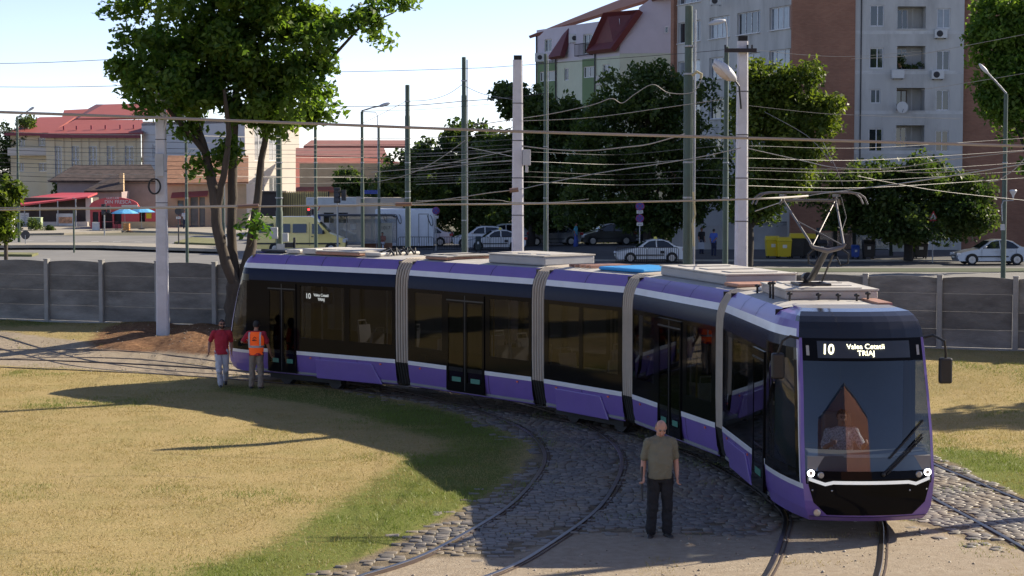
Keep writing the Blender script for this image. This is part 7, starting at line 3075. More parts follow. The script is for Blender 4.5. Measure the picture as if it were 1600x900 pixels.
# ---- minor buildings by the stop
m_cont = M('white_container_paint', (.76, .79, .83), .5, var=.05, dirt=(.33, .34, .36), dirt_amt=.3)
c = at(631, 265, 137)
ct = thing('container', 'white box container with scribbled marks beside the bus shelter', 'container', (c.x, 138, .08))
s = F / 137
a, b = at(586, 265, 137).x, at(677, 265, 137).x
zt = EYE + (HOR - 327) / s
mb = MB()
mb.boxb((a, 137, .2), (b, 140.2, zt))
mb.build('box', m_cont, ct, world=True, bevel=.04)
mb = MB()
d0_, d1_ = at(654, 265, 137).x, at(669, 265, 137).x
for x in (d0_, d1_):
    mb.boxb((x - .03, 136.985, .4), (x + .03, 136.999, zt - .3))
mb.boxb((d0_, 136.985, zt - .36), (d1_, 136.999, zt - .30))
mb.build('door_frame', m_galv, ct, world=True)
mb = MB()
for x0, zc, k in ((at(622, 0, 137).x, zt - .7, .34), (at(671, 0, 137).x, zt - .8, .40), (at(600, 0, 137).x, zt - .6, .3)):
    mb.tube([(x0 + math.sin(t_ * 1.7) * k * .5, 136.985, zc + math.cos(t_ * 2.3) * k) for t_ in [i * .35 for i in range(14)]], .02, 5)
mb.build('scribble', m_signk, ct, world=True)
c = at(560, 265, 150)
kk = thing('white_kiosk', 'long flat white kiosk with a blue fascia behind the bus shelter', 'kiosk', (c.x, 152, .1))
s = F / 150
a, b = at(483, 265, 150).x, at(632, 265, 150).x
zt = EYE + (HOR - 309) / s
mb = MB()
facade(mb, Vector((a, 150, 0)), X, b - a, zt, [(1.1, 1.5, 1.9, 2.3, .3), (2.2, 1.5, 3.0, 2.3, .3)], .3, 0, 0, 1)
mb.quad((a, 150, zt), (b, 150, zt), (b, 155, zt), (a, 155, zt))
mb.quad((b, 150, 0), (b, 155, 0), (b, 155, zt), (b, 150, zt))
mb.build('body', [m_creamw, m_carglass], kk, world=True, orient=False)
mb = MB()
mb.boxb((a - .2, 149.5, zt - .55), (at(556, 0, 150).x, 149.95, zt + .05))
mb.build('fascia', M('blue_grey_fascia', (.50, .54, .56), .5), kk, world=True)
mb = MB()
mb.boxb((at(556, 0, 150).x, 149.4, 0), (at(563, 0, 150).x, 149.9, zt + .1))
mb.build('column', m_creamw, kk, world=True)
q_ = at(580, 300, 148)
mb = MB()
mb.boxb((q_.x - .6, 148, q_.z - .15), (q_.x + .5, 148.05, q_.z + .15))
mb.tube([(q_.x - .6, 148.1, 0), (q_.x - .6, 148.1, q_.z + .3)], .04, 6)
one(mb, 'direction_sign', m_signb, 'small blue direction sign above the white kiosk', 'sign')
fx0, fx1 = at(440, 265, 165).x, at(513, 265, 165).x
fz = EYE + (HOR - 299) * 165 / F
fn = thing('metal_fence', 'tall yellow striped sheet metal fence behind the minibus', 'fence', ((fx0 + fx1) / 2, 165, 0))
mb = MB()
n = 26
for k in range(n):
    x = fx0 + (fx1 - fx0) * k / n
    mb.boxb((x, 165, .3), (x + (fx1 - fx0) / n * .62, 165.05, fz))
mb.build('slats', M('yellow_sheet', (.55, .43, .17), .6), fn, world=True)
mb = MB()
for z in (.6, fz - .3):
    mb.boxb((fx0, 165.055, z), (fx1, 165.12, z + .12))
for x in (fx0, (fx0 + fx1) / 2, fx1):
    mb.boxb((x - .06, 165.06, 0), (x + .06, 165.16, fz))
mb.boxb((fx0, 165.2, .1), (fx1, 165.25, fz - .1))
mb.build('frame', m_signk, fn, world=True)
fx0, fx1 = at(404, 265, 164).x, at(439, 265, 164).x
mb = MB()
mb.boxb((fx0, 164, 0), (fx1, 167, fz - .1))
mb.boxb((fx0 - .1, 163.8, fz - .095), (fx1 + .1, 167.1, fz + .03))
one(mb, 'shed', M('dark_shed', (.05, .04, .038), .8), 'dark flat-roofed shed left of the yellow striped fence', 'shed')

# ---- bus shelters
m_shglass = glass_mat('shelter_glass', (.78, .80, .80), f0=.05, film=(.5, .5, .5), film_amt=.22)
c = at(566, 265, 133.5)
s = F / 133.5
a, b = at(512, 265, 133.5).x, at(619, 265, 133.5).x
z0, zt = .08, EYE + (HOR - 336) / s
b1 = thing('bus_shelter', 'glass bus shelter with dark curved roof edge and a poster, right of the minibus', 'bus shelter', (c.x, 133.5, z0))
mb = MB()
mb.tube([(a - .6, 133.0, zt), (b - .3, 133.0, zt), (b, 133.0, zt - .12)], .07, 8)
mb.slab([(a - .6, 132.9, zt), (b - .1, 132.9, zt), (b - .1, 134.8, zt + .05), (a - .6, 134.8, zt + .05)], .06)
mb.build('roof', m_signk, b1, world=True)
for px in (512, 539, 566, 592, 618):
    mb = MB()
    x = at(px, 265, 133.5).x
    mb.boxb((x - .03, 134.6, z0), (x + .03, 134.68, zt - .03))
    mb.build('post', m_galv if px < 590 else m_signk, b1, world=True)
for p0, p1_ in ((512, 539), (539, 566), (566, 592), (592, 618)):
    x0, x1 = at(p0, 265, 133.5).x + .04, at(p1_, 265, 133.5).x - .04
    mb = MB()
    mb.boxb((x0, 134.63, z0 + .45), (x1, 134.65, zt - .1))
    mb.build('pane', m_shglass, b1, world=True)
mb = MB()
x0, x1 = at(566, 0, 133.5).x, at(610, 0, 133.5).x
mb.boxb((x0, 134.5, z0), (x1, 134.75, z0 + .44))
mb.build('base', m_btile, b1, world=True)
mb = MB()
q_ = at(550, 355, 133.5)
mb.boxb((q_.x - .2, 134.55, q_.z - .2), (q_.x + .2, 134.6, q_.z + .2))
mb.build('timetable', m_signw, b1, world=True)
q_ = at(601, 357, 133.5)
mb = MB()
mb.boxb((q_.x - .45, 134.55, q_.z - 1.25), (q_.x + .45, 134.6, q_.z + .35))
ps = mb.build('poster', M('pale_poster', (.48, .46, .38), .6), b1, world=True)
text('poster_text', '1017', .34, m_signk, Vector((q_.x, 134.54, q_.z)) - Vector((c.x, 133.5, z0)), (math.pi / 2, 0, 0), ps, .002)
mb = MB()
x0, x1 = at(520, 0, 133.5).x, at(590, 0, 133.5).x
mb.boxb((x0, 134.0, z0 + .42), (x1, 134.4, z0 + .47))
for x in (x0 + .2, x1 - .2):
    mb.boxb((x - .03, 134.1, z0), (x + .03, 134.3, z0 + .42))
mb.build('bench', m_galv, b1, world=True)

Y2 = 124
s = F / Y2
z0, zt = .08, EYE + (HOR - 358) / s
a, b = at(1277, 265, Y2).x, at(1426, 265, Y2).x
m_dgreen = M('dark_green_frame', (.018, .032, .034), .5)
b2_ = thing('bus_shelter', 'long dark green bus shelter with a lit advertisement panel at its right end', 'bus shelter', ((a + b) / 2, Y2, z0))
mb = MB()
mb.boxb((a, Y2 - 1.2, zt - .06), (b, Y2 + .1, zt + .10))
mb.build('roof', m_dgreen, b2_, world=True)
for px in (1279, 1306, 1336, 1366, 1394, 1425):
    x = at(px, 265, Y2).x
    mb = MB()
    mb.boxb((x - .12, Y2 - .06, z0), (x + .12, Y2 + .06, zt - .07))
    mb.build('post', m_dgreen, b2_, world=True)
for p0, p1_ in ((1279, 1306), (1306, 1336), (1336, 1366), (1366, 1394)):
    x0, x1 = at(p0, 265, Y2).x + .13, at(p1_, 265, Y2).x - .13
    mb = MB()
    mb.boxb((x0, Y2 - .02, z0 + .5), (x1, Y2, zt - .2))
    mb.build('pane', m_shglass, b2_, world=True)
x0, x1 = at(1399, 0, Y2).x, at(1421, 0, Y2).x
za, zb_ = EYE + (HOR - 393) / s, EYE + (HOR - 361) / s
mb = MB()
mb.boxb((x0, Y2 - .12, za), (x1, Y2 - .07, zb_))
ad_ = mb.build('advertisement', M('white_poster', (.52, .55, .56), .4), b2_, world=True)
mb = MB()
for k, (dx, dz, w_, h_) in enumerate(((.0, .10, .34, .10), (-.1, 0, .2, .26), (.12, -.02, .16, .18), (0, -.14, .38, .08), (0, .52, .6, .05), (-.05, .44, .4, .03))):
    mb.box(((x0 + x1) / 2 + dx, Y2 - .123 - .002 * k, (za + zb_) / 2 + dz), (w_, .004, h_), rot=Matrix.Rotation(.25 * (k % 3 - 1) if k < 4 else 0, 3, 'Y'))
mb.build('artwork', m_signk, ad_, world=True)
mb = MB()
mb.boxb((a + .4, Y2 - .5, z0 + .42), (b - 1.6, Y2 - .1, z0 + .48))
mb.build('bench', m_dgreen, b2_, world=True)

# ---- bins
m_ybin, m_kbin, m_bbin = M('yellow_plastic', (.62, .46, .01), .45, var=.06), M('black_plastic', (.018, .018, .02), .5), M('blue_plastic', (.015, .06, .32), .45)


def bin_(label, px, w, h, body, lid, Y=121, z=.08):
    c = at(px, 265, Y)
    W = w * Y / F
    Hh = h * Y / F
    root = thing('waste_bin', label, 'waste bin', (c.x, Y, z), 0, 'waste bins by the kerb')
    mb = MB()
    b, t_ = W / 2 * .86, W / 2
    mb.add([(-b, -b, .12), (b, -b, .12), (b, b, .12), (-b, b, .12), (-t_, -t_, Hh * .82), (t_, -t_, Hh * .82), (t_, t_, Hh * .82), (-t_, t_, Hh * .82)],
           [(0, 1, 5, 4), (1, 2, 6, 5), (2, 3, 7, 6), (3, 0, 4, 7), (4, 5, 6, 7), (3, 2, 1, 0)])
    mb.build('body', body, root, bevel=.03)
    mb = MB()
    t2 = t_ * 1.05
    mb.add([(-t2, -t2, Hh * .825), (t2, -t2, Hh * .825), (t2, t2, Hh * .825), (-t2, t2, Hh * .825), (-t2 * .9, -t2 * .5, Hh), (t2 * .9, -t2 * .5, Hh), (t2 * .9, t2 * .8, Hh * 1.02), (-t2 * .9, t2 * .8, Hh * 1.02)],
           [(0, 1, 5, 4), (1, 2, 6, 5), (2, 3, 7, 6), (3, 0, 4, 7), (4, 5, 6, 7), (3, 2, 1, 0)])
    mb.build('lid', lid, root, bevel=.03)
    for sx in (-1, 1):
        for sy_ in (-1, 1):
            mb = MB()
            mb.lathe([(.09, -.03), (.09, .03)], (sx * b * .8, sy_ * b * .9, .09), 12, 0, 'X')
            mb.build('wheel', m_tyre, root)
    mb = MB()
    mb.box((0, -t_ * .97 + .01, Hh * .6), (W * .3, .02, Hh * .18))
    mb.build('label_plate', m_signw if lid is body else m_kbin, root)


bin_('all yellow waste bin, leftmost of the row of bins', 1208, 22, 34, m_ybin, m_ybin)
bin_('all yellow waste bin, second in the row, left of the black bins', 1226, 22, 33, m_ybin, m_ybin, 120.4)
bin_('black waste bin with raised yellow lid beside the all yellow ones', 1246, 22, 38, m_kbin, m_ybin)
bin_('black waste bin with yellow lid, right one of its pair', 1265, 21, 37, m_kbin, m_ybin, 121.4)
bin_('small all black waste bin right of the yellow lidded bins', 1285, 16, 28, m_kbin, m_kbin)
bin_('narrow blue waste bin before the bus shelter', 1338, 12, 22, m_bbin, m_bbin, 119.6)
bin_('tall dark waste bin right of the blue bin', 1358, 18, 30, m_kbin, m_kbin, 119.8)
bin_('big dark waste bin standing alone right of the advertisement panel', 1439, 22, 28, m_kbin, m_kbin, 120.5)
bin_('dark green litter bin before the railed white taxi', 747, 9, 24, m_dgreen, m_dgreen, 130.2)

# ---- red roofed stall and kiosk with parasols
m_kred, m_kredd = M('kiosk_red', (.55, .07, .075), .5, var=.1), M('kiosk_dark', (.03, .02, .02), .7)
Ys = 189.
s = F / Ys
st_ = thing('market_stall', 'long dark walled stall under a sloping red sheet roof, left of the kiosk', 'stall', (at(80, 265, Ys).x, Ys + 2, .12))
a, b = at(15, 265, Ys).x, at(140, 265, Ys).x
mb = MB()
mb.boxb((a, Ys, .1), (b, Ys + 4, EYE + (HOR - 309) / s))
mb.build('wall', M('dark_brown_board', (.085, .065, .055), .8, var=.15), st_, world=True)
mb = MB()
mb.slab(roofq((14, 322, Ys - 2.5), (38, 319, Ys - 2.5), (137, 307, Ys - 1.5), (152, 301, Ys + 4), (95, 301, Ys + 6), (20, 312, Ys + 5)), .15)
mb.build('roof', m_kred, st_, world=True)
mb = MB()
for px in (38, 62, 90, 118):
    q_ = at(px, 320 - (px - 38) * .13, Ys - 2)
    mb.boxb((q_.x - .05, Ys - 2.0, .12), (q_.x + .05, Ys - 1.9, q_.z - .05))
mb.build('post', m_galv, st_, world=True)
mb = MB()
q_ = at(135, 265, Ys - .6)
mb.boxb((q_.x - .1, Ys - .7, .1), (q_.x + .45, Ys - .05, EYE + (HOR - 309) / s))
mb.build('end_pier', m_creamw, st_, world=True)
mb = MB()
mb.boxb((a, Ys - 1.2, .05), (b, Ys - .02, .55))
mb.build('plinth', m_creamw, st_, world=True)
m_food = M('food_picture', (.50, .26, .14), .5, var=.8, scale=3.5)
for (p0, p1_, y0, y1, pic, lab) in ((10, 26, 332, 350, 0, 'white printed poster, leftmost on the stall'), (30, 44, 332, 350, 0, 'white printed poster beside the post, second on the stall'), (87, 113, 333, 352, 1, 'wide food poster with brown picture on the stall wall')):
    x0, x1 = at(p0, 0, Ys - .3).x, at(p1_, 0, Ys - .3).x
    za, zb_ = EYE + (HOR - y1) / s, EYE + (HOR - y0) / s
    root = thing('poster', lab, 'poster', ((x0 + x1) / 2, Ys - 1.3, za), 0, 'posters on the stall')
    mb = MB()
    mb.boxb((x0, Ys - 1.32, za), (x1, Ys - 1.26, zb_))
    mb.build('board', m_signw, root, world=True)
    mb = MB()
    w_ = x1 - x0
    h_ = zb_ - za
    if pic:
        mb.boxb((x0 + w_ * .05, Ys - 1.335, za + h_ * .2), (x1 - w_ * .05, Ys - 1.322, zb_ - h_ * .28))
    else:
        for k in range(5):
            mb.boxb((x0 + w_ * .15, Ys - 1.335, za + h_ * (.15 + .15 * k)), (x1 - w_ * (.15 + .1 * (k % 2)), Ys - 1.322, za + h_ * (.20 + .15 * k)))
    mb.build('print', m_food if pic else m_galv, root, world=True)
Yk = 181.
s = F / Yk
kx = lambda px: (px - 800) / s
kz = lambda py: EYE - (py - HOR) / s
ki = thing('red_kiosk', 'red snack kiosk with an arched lettered front and dark entrance', 'kiosk', (kx(180), Yk + 2, .12))
mb = MB()
facade(mb, Vector((kx(141), Yk, 0)), X, kx(246) - kx(141), kz(325), [(kx(145) - kx(141), kz(357), kx(154) - kx(141), kz(331), .1), (kx(156) - kx(141), .13, kx(176) - kx(141), kz(331), .8), (kx(178) - kx(141), kz(350), kx(190) - kx(141), kz(331), .4), (kx(218) - kx(141), .13, kx(227) - kx(141), kz(331), .5)], .3, 0, 0, 1)
mb.boxb((kx(141), Yk + .9, .1), (kx(246), Yk + 4, kz(326)))
mb.build('body', [m_kred, m_kredd], ki, world=True, orient=False)
mb = MB()
n = 20
top = [(kx(141) + (kx(219) - kx(141)) * k / n, kz(323 - 15 * math.sin(math.pi * min(1, max(0, (k / n) * 1.0))) ** .45)) for k in range(n + 1)]
for yo in (-.35, .0):
    mb.grid([[(x, Yk + yo - .01, kz(326)) for x, z in top], [(x, Yk + yo - .01, z) for x, z in top]])
mb.grid([[(x, Yk + yo - .01, z) for x, z in top] for yo in (-.35, .0)])
mb.grid([[(x, Yk + yo - .01, kz(326)) for x, z in top] for yo in (-.35, .0)])
fr_ = mb.build('arched_front', m_kred, ki, world=True)
org = Vector((kx(180), Yk + 2, .12))
for body, size, px, py in (('DIN FRESCA', .46, 186, 315.5), ('GUSTARI', .30, 178, 309.5)):
    text('lettering', body, size, m_signw, Vector((kx(px), Yk - .37, kz(py))) - org, (math.pi / 2, 0, 0), fr_, .004)
mb = MB()
mb.boxb((kx(192), Yk - .5, kz(325.5)), (kx(217), Yk - .02, kz(320)))
mb.build('white_panel', m_creamw, ki, world=True)
mb = MB()
mb.boxb((kx(229), Yk - .06, kz(341)), (kx(237), Yk - .01, kz(333)))
mb.build('yellow_notice', m_ybin, ki, world=True)
mb = MB()
mb.boxb((kx(190), Yk - .08, .1), (kx(246), Yk - .005, .75))
mb.build('plinth', m_ochre, ki, world=True)
m_par = M('blue_parasol', (.10, .36, .62), .6, var=.35, scale=2.5)
for px, py, Y, lab in ((195, 331, 176, 'blue and white parasol over the kiosk tables, lower and left of the other'), (221, 329, 178, 'blue parasol set further right before the kiosk doorway')):
    q_ = at(px, py, Y)
    root = thing('parasol', lab, 'parasol', (q_.x, Y, .12), 0, 'blue parasols')
    mb = MB()
    mb.lathe([(.02, .35), (.45, .24), (1.0, .02), (1.3, -.14), (1.28, -.16), (.9, .0), (.02, .28)], q_, 8)
    mb.build('canopy', m_par, root, world=True)
    mb = MB()
    mb.tube([(q_.x, Y, .1), (q_.x, Y, q_.z + .42)], .025, 6)
    mb.build('pole', m_galv, root, world=True)
    mb = MB()
    mb.lathe([(.3, 0), (.3, .06), (.06, .1)], (q_.x, Y, .12), 12)
    mb.build('foot', m_dark, root, world=True)
q_ = gnd(172, 359, .12)
tb = thing('cafe_table', 'dark cafe table with a maroon cloth before the kiosk', 'table', q_)
mb = MB()
mb.box(q_ + Vector((0, 0, .72)), (1.4, .8, .05))
mb.build('tabletop', M('maroon_cloth', (.13, .02, .03), .8), tb, world=True)
for dx in (-.6, .6):
    for dy in (-.3, .3):
        mb = MB()
        mb.tube([q_ + Vector((dx, dy, 0)), q_ + Vector((dx, dy, .69))], .03, 6)
        mb.build('leg', m_dark, tb, world=True)
q_ = gnd(198, 360, .12)
mb = MB()
for k in range(4):
    for sd_ in ((0, -.28, .5, .02), (0, .28, .5, .02), (-.25, 0, .02, .56), (.25, 0, .02, .56)):
        mb.box(q_ + Vector((sd_[0], sd_[1], .08 + .16 * k)), (sd_[2], sd_[3], .11))
for sx in (-.24, .24):
    for sy_ in (-.27, .27):
        mb.box(q_ + Vector((sx, sy_, .32)), (.05, .05, .64))
one(mb, 'crate', M('orange_crate', (.52, .26, .08), .7), 'orange slatted crate on the ground below the left parasol', 'crate')
q_ = gnd(150, 360, .12)
mb = MB()
mb.box(q_ + Vector((0, 0, .35)), (.6, .5, .7))
mb.box(q_ + Vector((0, 0, .725)), (.64, .54, .05))
one(mb, 'freezer', m_signw, 'small white chest freezer at the left corner of the kiosk', 'freezer', bevel=.03)
q_ = gnd(12, 363, .12)
mb = MB()
mb.box(q_ + Vector((0, 0, .75)), (1.1, .8, 1.5))
mb.box(q_ + Vector((0, 0, 1.53)), (1.16, .86, .06))
for k in range(4):
    mb.box(q_ + Vector((-.4 + .27 * k, -.41, .75)), (.04, .02, 1.3))
one(mb, 'utility_cabinet', m_signw, 'white utility cabinet with ribbed doors at the far left edge of the forecourt', 'cabinet', bevel=.015)
q_ = gnd(52, 360, .12)
mb = MB()
mb.box(q_ + Vector((0, .8, .6)), (1.2, .8, 1.0))
mb.box(q_ + Vector((0, .8, 1.13)), (1.26, .86, .08))
one(mb, 'garden_box', M('pale_green_plastic', (.36, .42, .26), .6), 'pale green box behind the flowering shrub', 'box', bevel=.04)

# ---- background people
UPR = dict(torso=TORSO, armL=((.205, .0, 1.40), (.25, .04, 1.14), (.24, -.03, .90)), armR=((-.205, .0, 1.40), (-.25, .04, 1.14), (-.24, -.03, .90)),
           legL=((.085, 0, .90), (.095, -.01, .49), (.10, .02, .085)), legR=((-.085, 0, .90), (-.095, -.03, .49), (-.10, .02, .085)), toeL=(.12, -.12, .03), toeR=(-.12, -.12, .03))
m_bluep = M('blue_cotton', (.07, .12, .42), .9)
m_navyc = M('navy_cotton', (.02, .025, .06), .9)
m_cyanc = M('turquoise_cotton', (.10, .38, .50), .9)


def mini(label, px, Y, z, rz, shirt, tr, hair='full', P=None, sc=1., face=False):
    c = at(px, 265, Y)
    d = dict(UPR)
    d['hair'] = hair
    d.update(P or {})
    return person(label, (c.x, Y, z), rz, d, dict(skin=m_skin2, shirt=shirt, trousers=tr, shoe=m_shoe, hair=m_hairb, lips=m_lips), scale=sc, voxel=.02, face=face)


mini('man in a blue polo shirt and dark trousers standing by the white garden wall', 1116, 124, .08, 2.6, m_bluep, m_navyc, P=dict(armR=((-.205, 0, 1.40), (-.27, .14, 1.16), (-.10, .17, 1.0))))
mini('dark-clothed person holding a pale bag left of the man in blue', 1097, 127, .08, .6, m_blackc, m_navyc)
mini('woman in turquoise top and long blue skirt by the black parked cars', 900, 139, .08, 1.2, m_cyanc, m_bluep, 'long', dict(flare=1.9))
c = at(1096, 265, 126.6)
mb = MB()
mb.add([(c.x - .2, 126.5, .42), (c.x + .22, 126.5, .42), (c.x + .22, 126.66, .42), (c.x - .2, 126.66, .42), (c.x - .17, 126.5, .86), (c.x + .19, 126.5, .86), (c.x + .19, 126.66, .86), (c.x - .17, 126.66, .86)],
       [(0, 1, 5, 4), (1, 2, 6, 5), (2, 3, 7, 6), (3, 0, 4, 7), (4, 5, 6, 7), (3, 2, 1, 0)])
mb.tube([(c.x - .1, 126.58, .86), (c.x - .06, 126.58, 1.02), (c.x + .06, 126.58, 1.02), (c.x + .1, 126.58, .86)], .012, 5)
one(mb, 'shopping_bag', M('pale_bag', (.45, .48, .55), .7), 'pale shopping bag carried by the dark-clothed person', 'bag', bevel=.03)
mini('seated woman in brown top and white trousers on the shelter bench, looking at her hands', 597, 133.9, -.40, -.1, M('brown_top', (.28, .12, .09), .9), m_whitej, 'long', dict(
    nod=.4, legL=((.09, 0, .93), (.12, -.42, .94), (.12, -.44, .54)), legR=((-.09, 0, .93), (-.12, -.42, .94), (-.12, -.44, .54)), toeL=(.12, -.58, .48), toeR=(-.12, -.58, .48),
    armL=((.19, 0, 1.40), (.24, -.12, 1.16), (.08, -.34, 1.24)), armR=((-.19, 0, 1.40), (-.24, -.12, 1.16), (-.08, -.34, 1.24))), .97)
mini('person in a white shirt at the corner shop door, left of the tree trunks', 288, 180, .12, .3, m_whitej, m_navyc)

# ---- unseen neighbours whose shadows and reflections the photo shows
mb = MB()
zt = 8.6
mb.lathe([(.19, 0), (.16, 4.5), (.13, zt), (.08, zt + .02)], (12.6, 33.1, 0), 12)
one(mb, 'tram_pole', m_gpole, 'green pole outside the right picture edge whose shadow crosses the dirt yard', 'pole', group='green tram poles', smooth=40)
tb_ = Vector((22.5, 49.3, .3))
tree('yard_tree', 'tree outside the right picture edge shading the right lawn', tb_, [([tuple(tb_), (22.6, 49.3, 3), (22.4, 49.4, 6)], [.25, .2, .08])],
     [((22, 49, 6.5), (2.4, 2.2, 1.8)), ((23.5, 50, 8), (2.2, 2.2, 2.0)), ((20.5, 48.6, 7.2), (1.2, 1.4, 1.0))], 70, 60, .16, 51, m_leaf, m_bark)
db = thing('depot_building', 'tall brown depot building behind the viewpoint, mirrored in the tram windscreen', 'building', (6, -16, 0))
mb = MB()
K_ = [Vector((6.0, -7, 0)), Vector((-9, -20, 0)), Vector((6, -34, 0)), Vector((21, -20, 0))]
for a, b in zip(K_, K_[1:] + K_[:1]):
    W = (b - a).length
    hs = [(W * (.12 + .22 * k), 1.2, W * (.12 + .22 * k) + 1.6, 3.4, .15) for k in range(4)]
    facade(mb, b, a - b, W, 20., hs, .15, 0, 0, 1)
mb.build('wall', [M('brown_render', (.36, .15, .07), .85, var=.1, scale=.5), m_wglass], db, world=True, orient=False)
mb = MB()
mb.slab([v + UP * 20.3 for v in K_[::-1]], .3)
mb.build('roof', m_dark, db, world=True)
# ================================================================ overhead wires
m_wire = M('weathered_wire', (.36, .34, .30), .55, var=.15, scale=2)
m_wired = M('dark_wire', (.05, .045, .045), .6)
m_insul = M('brown_insulator', (.20, .13, .10), .4)


def wire(label, pts, w, mat=None, Y=None, extra=None, cat='overhead wire'):
    """pts: (px, py, depth)"""
    p = [at(a, b, c) for a, b, c in ([(q_[0], q_[1], q_[2] if len(q_) > 2 else Y) for q_ in pts])]
    fine = []
    for i in range(len(p) - 1):
        a, b = p[i], p[i + 1]
        c0 = p[max(i - 1, 0)]
        d1 = p[min(i + 2, len(p) - 1)]
        for k in range(6):
            t = k / 6
            fine.append(.5 * ((2 * a) + (b - c0) * t + (2 * c0 - 5 * a + 4 * b - d1) * t * t + (-c0 + 3 * a - 3 * b + d1) * t ** 3))
    fine.append(p[-1])
    mb = MB()
    rs = [max(.003, w * (.5 if q_.y < 25 else .36) * q_.y / F) for q_ in fine]
    mb.tube(fine, rs, 6)
    o = one(mb, 'overhead_wire', mat or m_wire, label, cat, 'overhead wires', smooth=60)
    if extra:
        for nm, a, b, r, m in extra:
            m2 = MB()
            A, B = at(*a), at(*b)
            m2.tube([A, B], r, 8)
            m2.v = [tuple(Vector(v) - o.location) for v in m2.v]
            m2.build(nm, m, o)
    return o


wire('thick pale cable crossing the whole view just above the roofs', [(-60, 173, 12), (300, 186, 11.8), (800, 205, 12), (1250, 218, 12), (1660, 230, 12)], 5.0)
wire('pale contact wire with brown insulators running level above the tram roof', [(-60, 329, 15), (380, 323, 15), (640, 320, 15), (860, 318, 15), (1060, 314, 15), (1200, 310, 15), (1262, 306, 16)], 3.2,
     extra=[('insulator', (372, 323, 15), (404, 321.5, 15), .016, m_insul), ('insulator', (618, 319.5, 15), (643, 319, 15), .016, m_insul)])
wire('second pale contact wire close below the level one, at the left', [(-60, 325, 15.5), (200, 324, 15.5), (372, 321, 15.5)], 2.2)
wire('pale contact wire bending from the green pole to the white pole left of the middle', [(560, 318, 30), (640, 317, 30), (700, 311, 30), (760, 302, 30), (803, 297, 30)], 2.4, extra=[('insulator', (796, 298, 30), (810, 296, 30), .035, m_insul)])
wire('contact wire humped behind the level one near the middle white pole', [(650, 314, 32), (730, 312, 32), (780, 313, 32), (800, 316, 32), (860, 316.5, 32), (920, 311, 32)], 1.8)
wire('contact wire rising from the middle white pole to the tallest white pole', [(812, 296, 42), (880, 281, 42), (950, 268, 42), (1030, 256, 42), (1100, 244, 42), (1158, 231, 42)], 2.2)
wire('slack thick cable sagging between the middle white pole and the thick green pole', [(815, 228, 40), (870, 234, 40), (925, 235, 40), (975, 230, 40), (1015, 225, 40), (1070, 209, 40)], 2.8)
wire('looping slack cable swinging up to the hooked hose of the thick green pole', [(740, 196, 52), (800, 187, 52), (860, 178, 52), (925, 164, 52), (955, 154, 52), (972, 161, 52), (992, 147, 52), (1020, 132, 52), (1045, 145, 52), (1082, 144, 52), (1097, 122, 52)], 2.0)
wire('thin wire from the middle white pole up across the trees to the lamp pole', [(812, 189, 50), (920, 184, 50), (1040, 168, 50), (1130, 155, 50)], 1.6)
wire('dark wire high in the sky right of the maple crown', [(400, 111, 80), (545, 112, 80), (725, 107, 80), (800, 103, 80), (1060, 84, 80), (1150, 76, 80)], 1.2, m_wired)
wire('upper dark wire in the sky left of the maple crown', [(-40, 99.5, 80), (60, 98, 80), (182, 92.5, 80), (300, 86, 80)], 1.3, m_wired)
wire('lower dark wire in the sky left of the maple crown', [(-40, 135.5, 80), (80, 136, 80), (190, 134, 80), (300, 130, 80)], 1.3, m_wired)
wire('dark wire crossing between the slim green poles above the street lamp', [(520, 166, 84), (637, 165, 84), (725, 158, 84), (778, 154, 84), (852, 146, 84)], 1.7, m_wired)
wire('second dark wire just below the one above the street lamp', [(520, 171, 84), (640, 172, 84), (775, 162, 84)], .9, m_wired)
wire('sagging span wire between the two tall green poles left of the middle', [(637, 158, 85), (670, 156, 85), (700, 147, 85), (725, 130, 85)], 1.2, m_wired)
wire('sagging span wire from the tall green pole to the middle white pole', [(725, 134, 85), (752, 146, 80), (780, 152, 70), (805, 156, 52)], 1.2, m_wired)
wire('stay wire running down left from the dark green pole behind the street lamp', [(637, 157, 85), (600, 176, 90), (560, 196, 95)], .9, m_wired)
wire('pale diagonal wire falling from the tall green pole to the hall roof', [(727, 219, 60), (690, 246, 60), (660, 263, 60), (630, 275, 60), (590, 284, 60)], 2.0)
wire('upper pale wire between hall and middle white pole', [(580, 269, 58), (660, 262, 58), (730, 249, 58), (803, 234, 55)], 1.8)
wire('lower pale wire between hall and middle white pole', [(640, 268, 58), (680, 264, 58), (730, 257, 58), (803, 250, 55)], 1.8)
wire('crossing wire descending from the tall green pole to the middle white pole', [(730, 230, 60), (770, 238, 58), (803, 245, 55)], 1.6)
wire('pale wire running from the tallest white pole over the bins to the pantograph stay', [(1165, 231, 46), (1250, 250, 45), (1310, 262, 44), (1400, 262, 44), (1480, 250, 44), (1610, 235, 44)], 1.8)
wire('level wire before the apartment block above the pantograph', [(1170, 262, 44), (1260, 264, 44), (1370, 265, 44), (1440, 270, 44), (1530, 265, 44)], 1.6)
wire('long slanting wire from the pantograph toward the right lamp', [(1340, 275, 50), (1400, 287, 52), (1480, 300, 55), (1610, 314, 58)], 1.3)
wire('bright curved wire end at the right picture edge', [(1610, 236, 36), (1592, 258, 36), (1575, 272, 36), (1555, 283, 36), (1530, 281, 36)], 2.2)
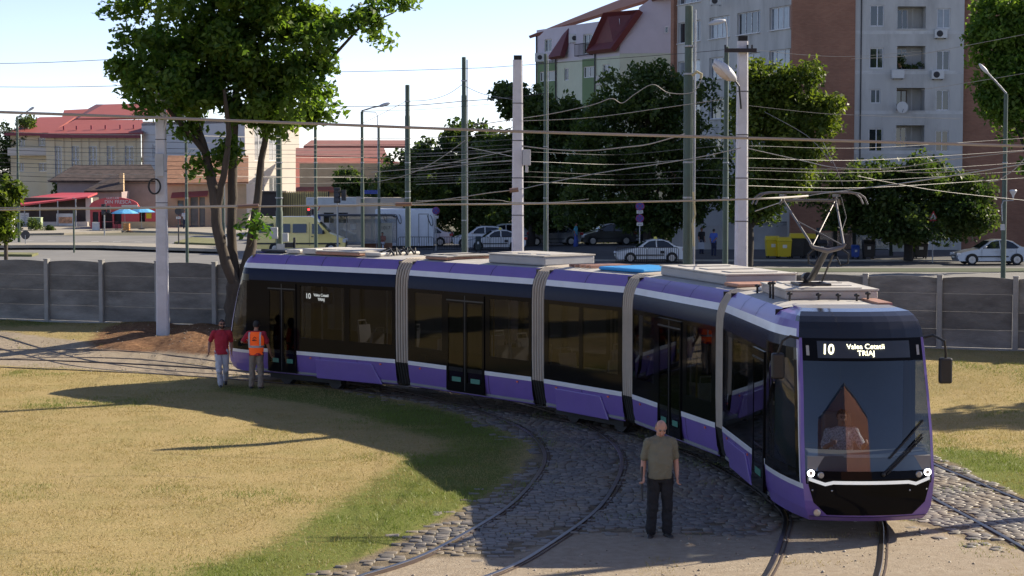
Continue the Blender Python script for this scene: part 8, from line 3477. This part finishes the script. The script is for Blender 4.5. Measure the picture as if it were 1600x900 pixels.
wire('wire at the right edge crossing the brick flank', [(1330, 92, 60), (1420, 87, 60), (1500, 73, 60), (1610, 52, 60)], 1.2)
wire('lower wire at the right edge in front of the right tree', [(1440, 140, 60), (1520, 128, 60), (1610, 113, 60)], 1.2)
wire('thin pale wire across the brick pier and grey facade', [(1180, 78, 70), (1260, 86, 70), (1335, 88, 70), (1440, 80, 70)], .9)
wire('wire across the lower brick pier', [(1170, 165, 60), (1270, 176, 60), (1340, 180, 60), (1500, 186, 60)], .9)
wire('stay from the collector head up to the left wires', [(1317, 290, 33.2), (1306, 262, 34), (1295, 240, 36), (1283, 215, 38)], 1.4, m_wired)
wire('contact wire over the tram resting on the collector head', [(1180, 330, 46), (1215, 318, 40), (1262, 306, 34), (1325, 297, 30), (1420, 285, 24), (1640, 250, 16)], 2.0)
wire('steep wire dropping from the brick pier to the tram collector', [(1195, 175, 50), (1250, 205, 44), (1275, 225, 40), (1300, 255, 36)], 1.2, m_wired)
LW = [(208, 214), (219, 224), (229, 232), (236, 238), (242, 243), (249, 250), (256, 262), (262, 258), (270, 275), (276, 271), (284, 282)]
PLACE = ['first', 'second', 'third', 'fourth', 'fifth', 'sixth', 'seventh', 'eighth', 'ninth', 'tenth', 'eleventh']
for k, (y0, y1) in enumerate(LW):
    wire('thin wire before the yellow building and tree trunks, %s from the top of the bundle' % PLACE[k],
         [(-40, y0 - 4, 62), (120, y0 + 2, 62), (255, y0 + 3, 60), (440, (y0 + y1) / 2 + 4, 66), (640, y1 + 2, 70), (800, y1 - 6, 56)], 1.0 if k % 3 else 1.2, m_wired if k % 4 else m_wire)
RW = [(237, 228), (252, 247), (268, 266), (276, 279), (284, 290)]
for k, (y0, y1) in enumerate(RW):
    wire('thin wire in front of the dark street trees, %s from the top of that bundle' % PLACE[k],
         [(650, y0 + 4, 66), (800, y0, 55), (960, y0 + 5, 62), (1075, (y0 + y1) / 2, 56), (1160, y1, 48), (1360, y1 + 3, 60), (1600, y1 - 12, 70)], 1.0, m_wire if k % 3 == 1 else m_wired)
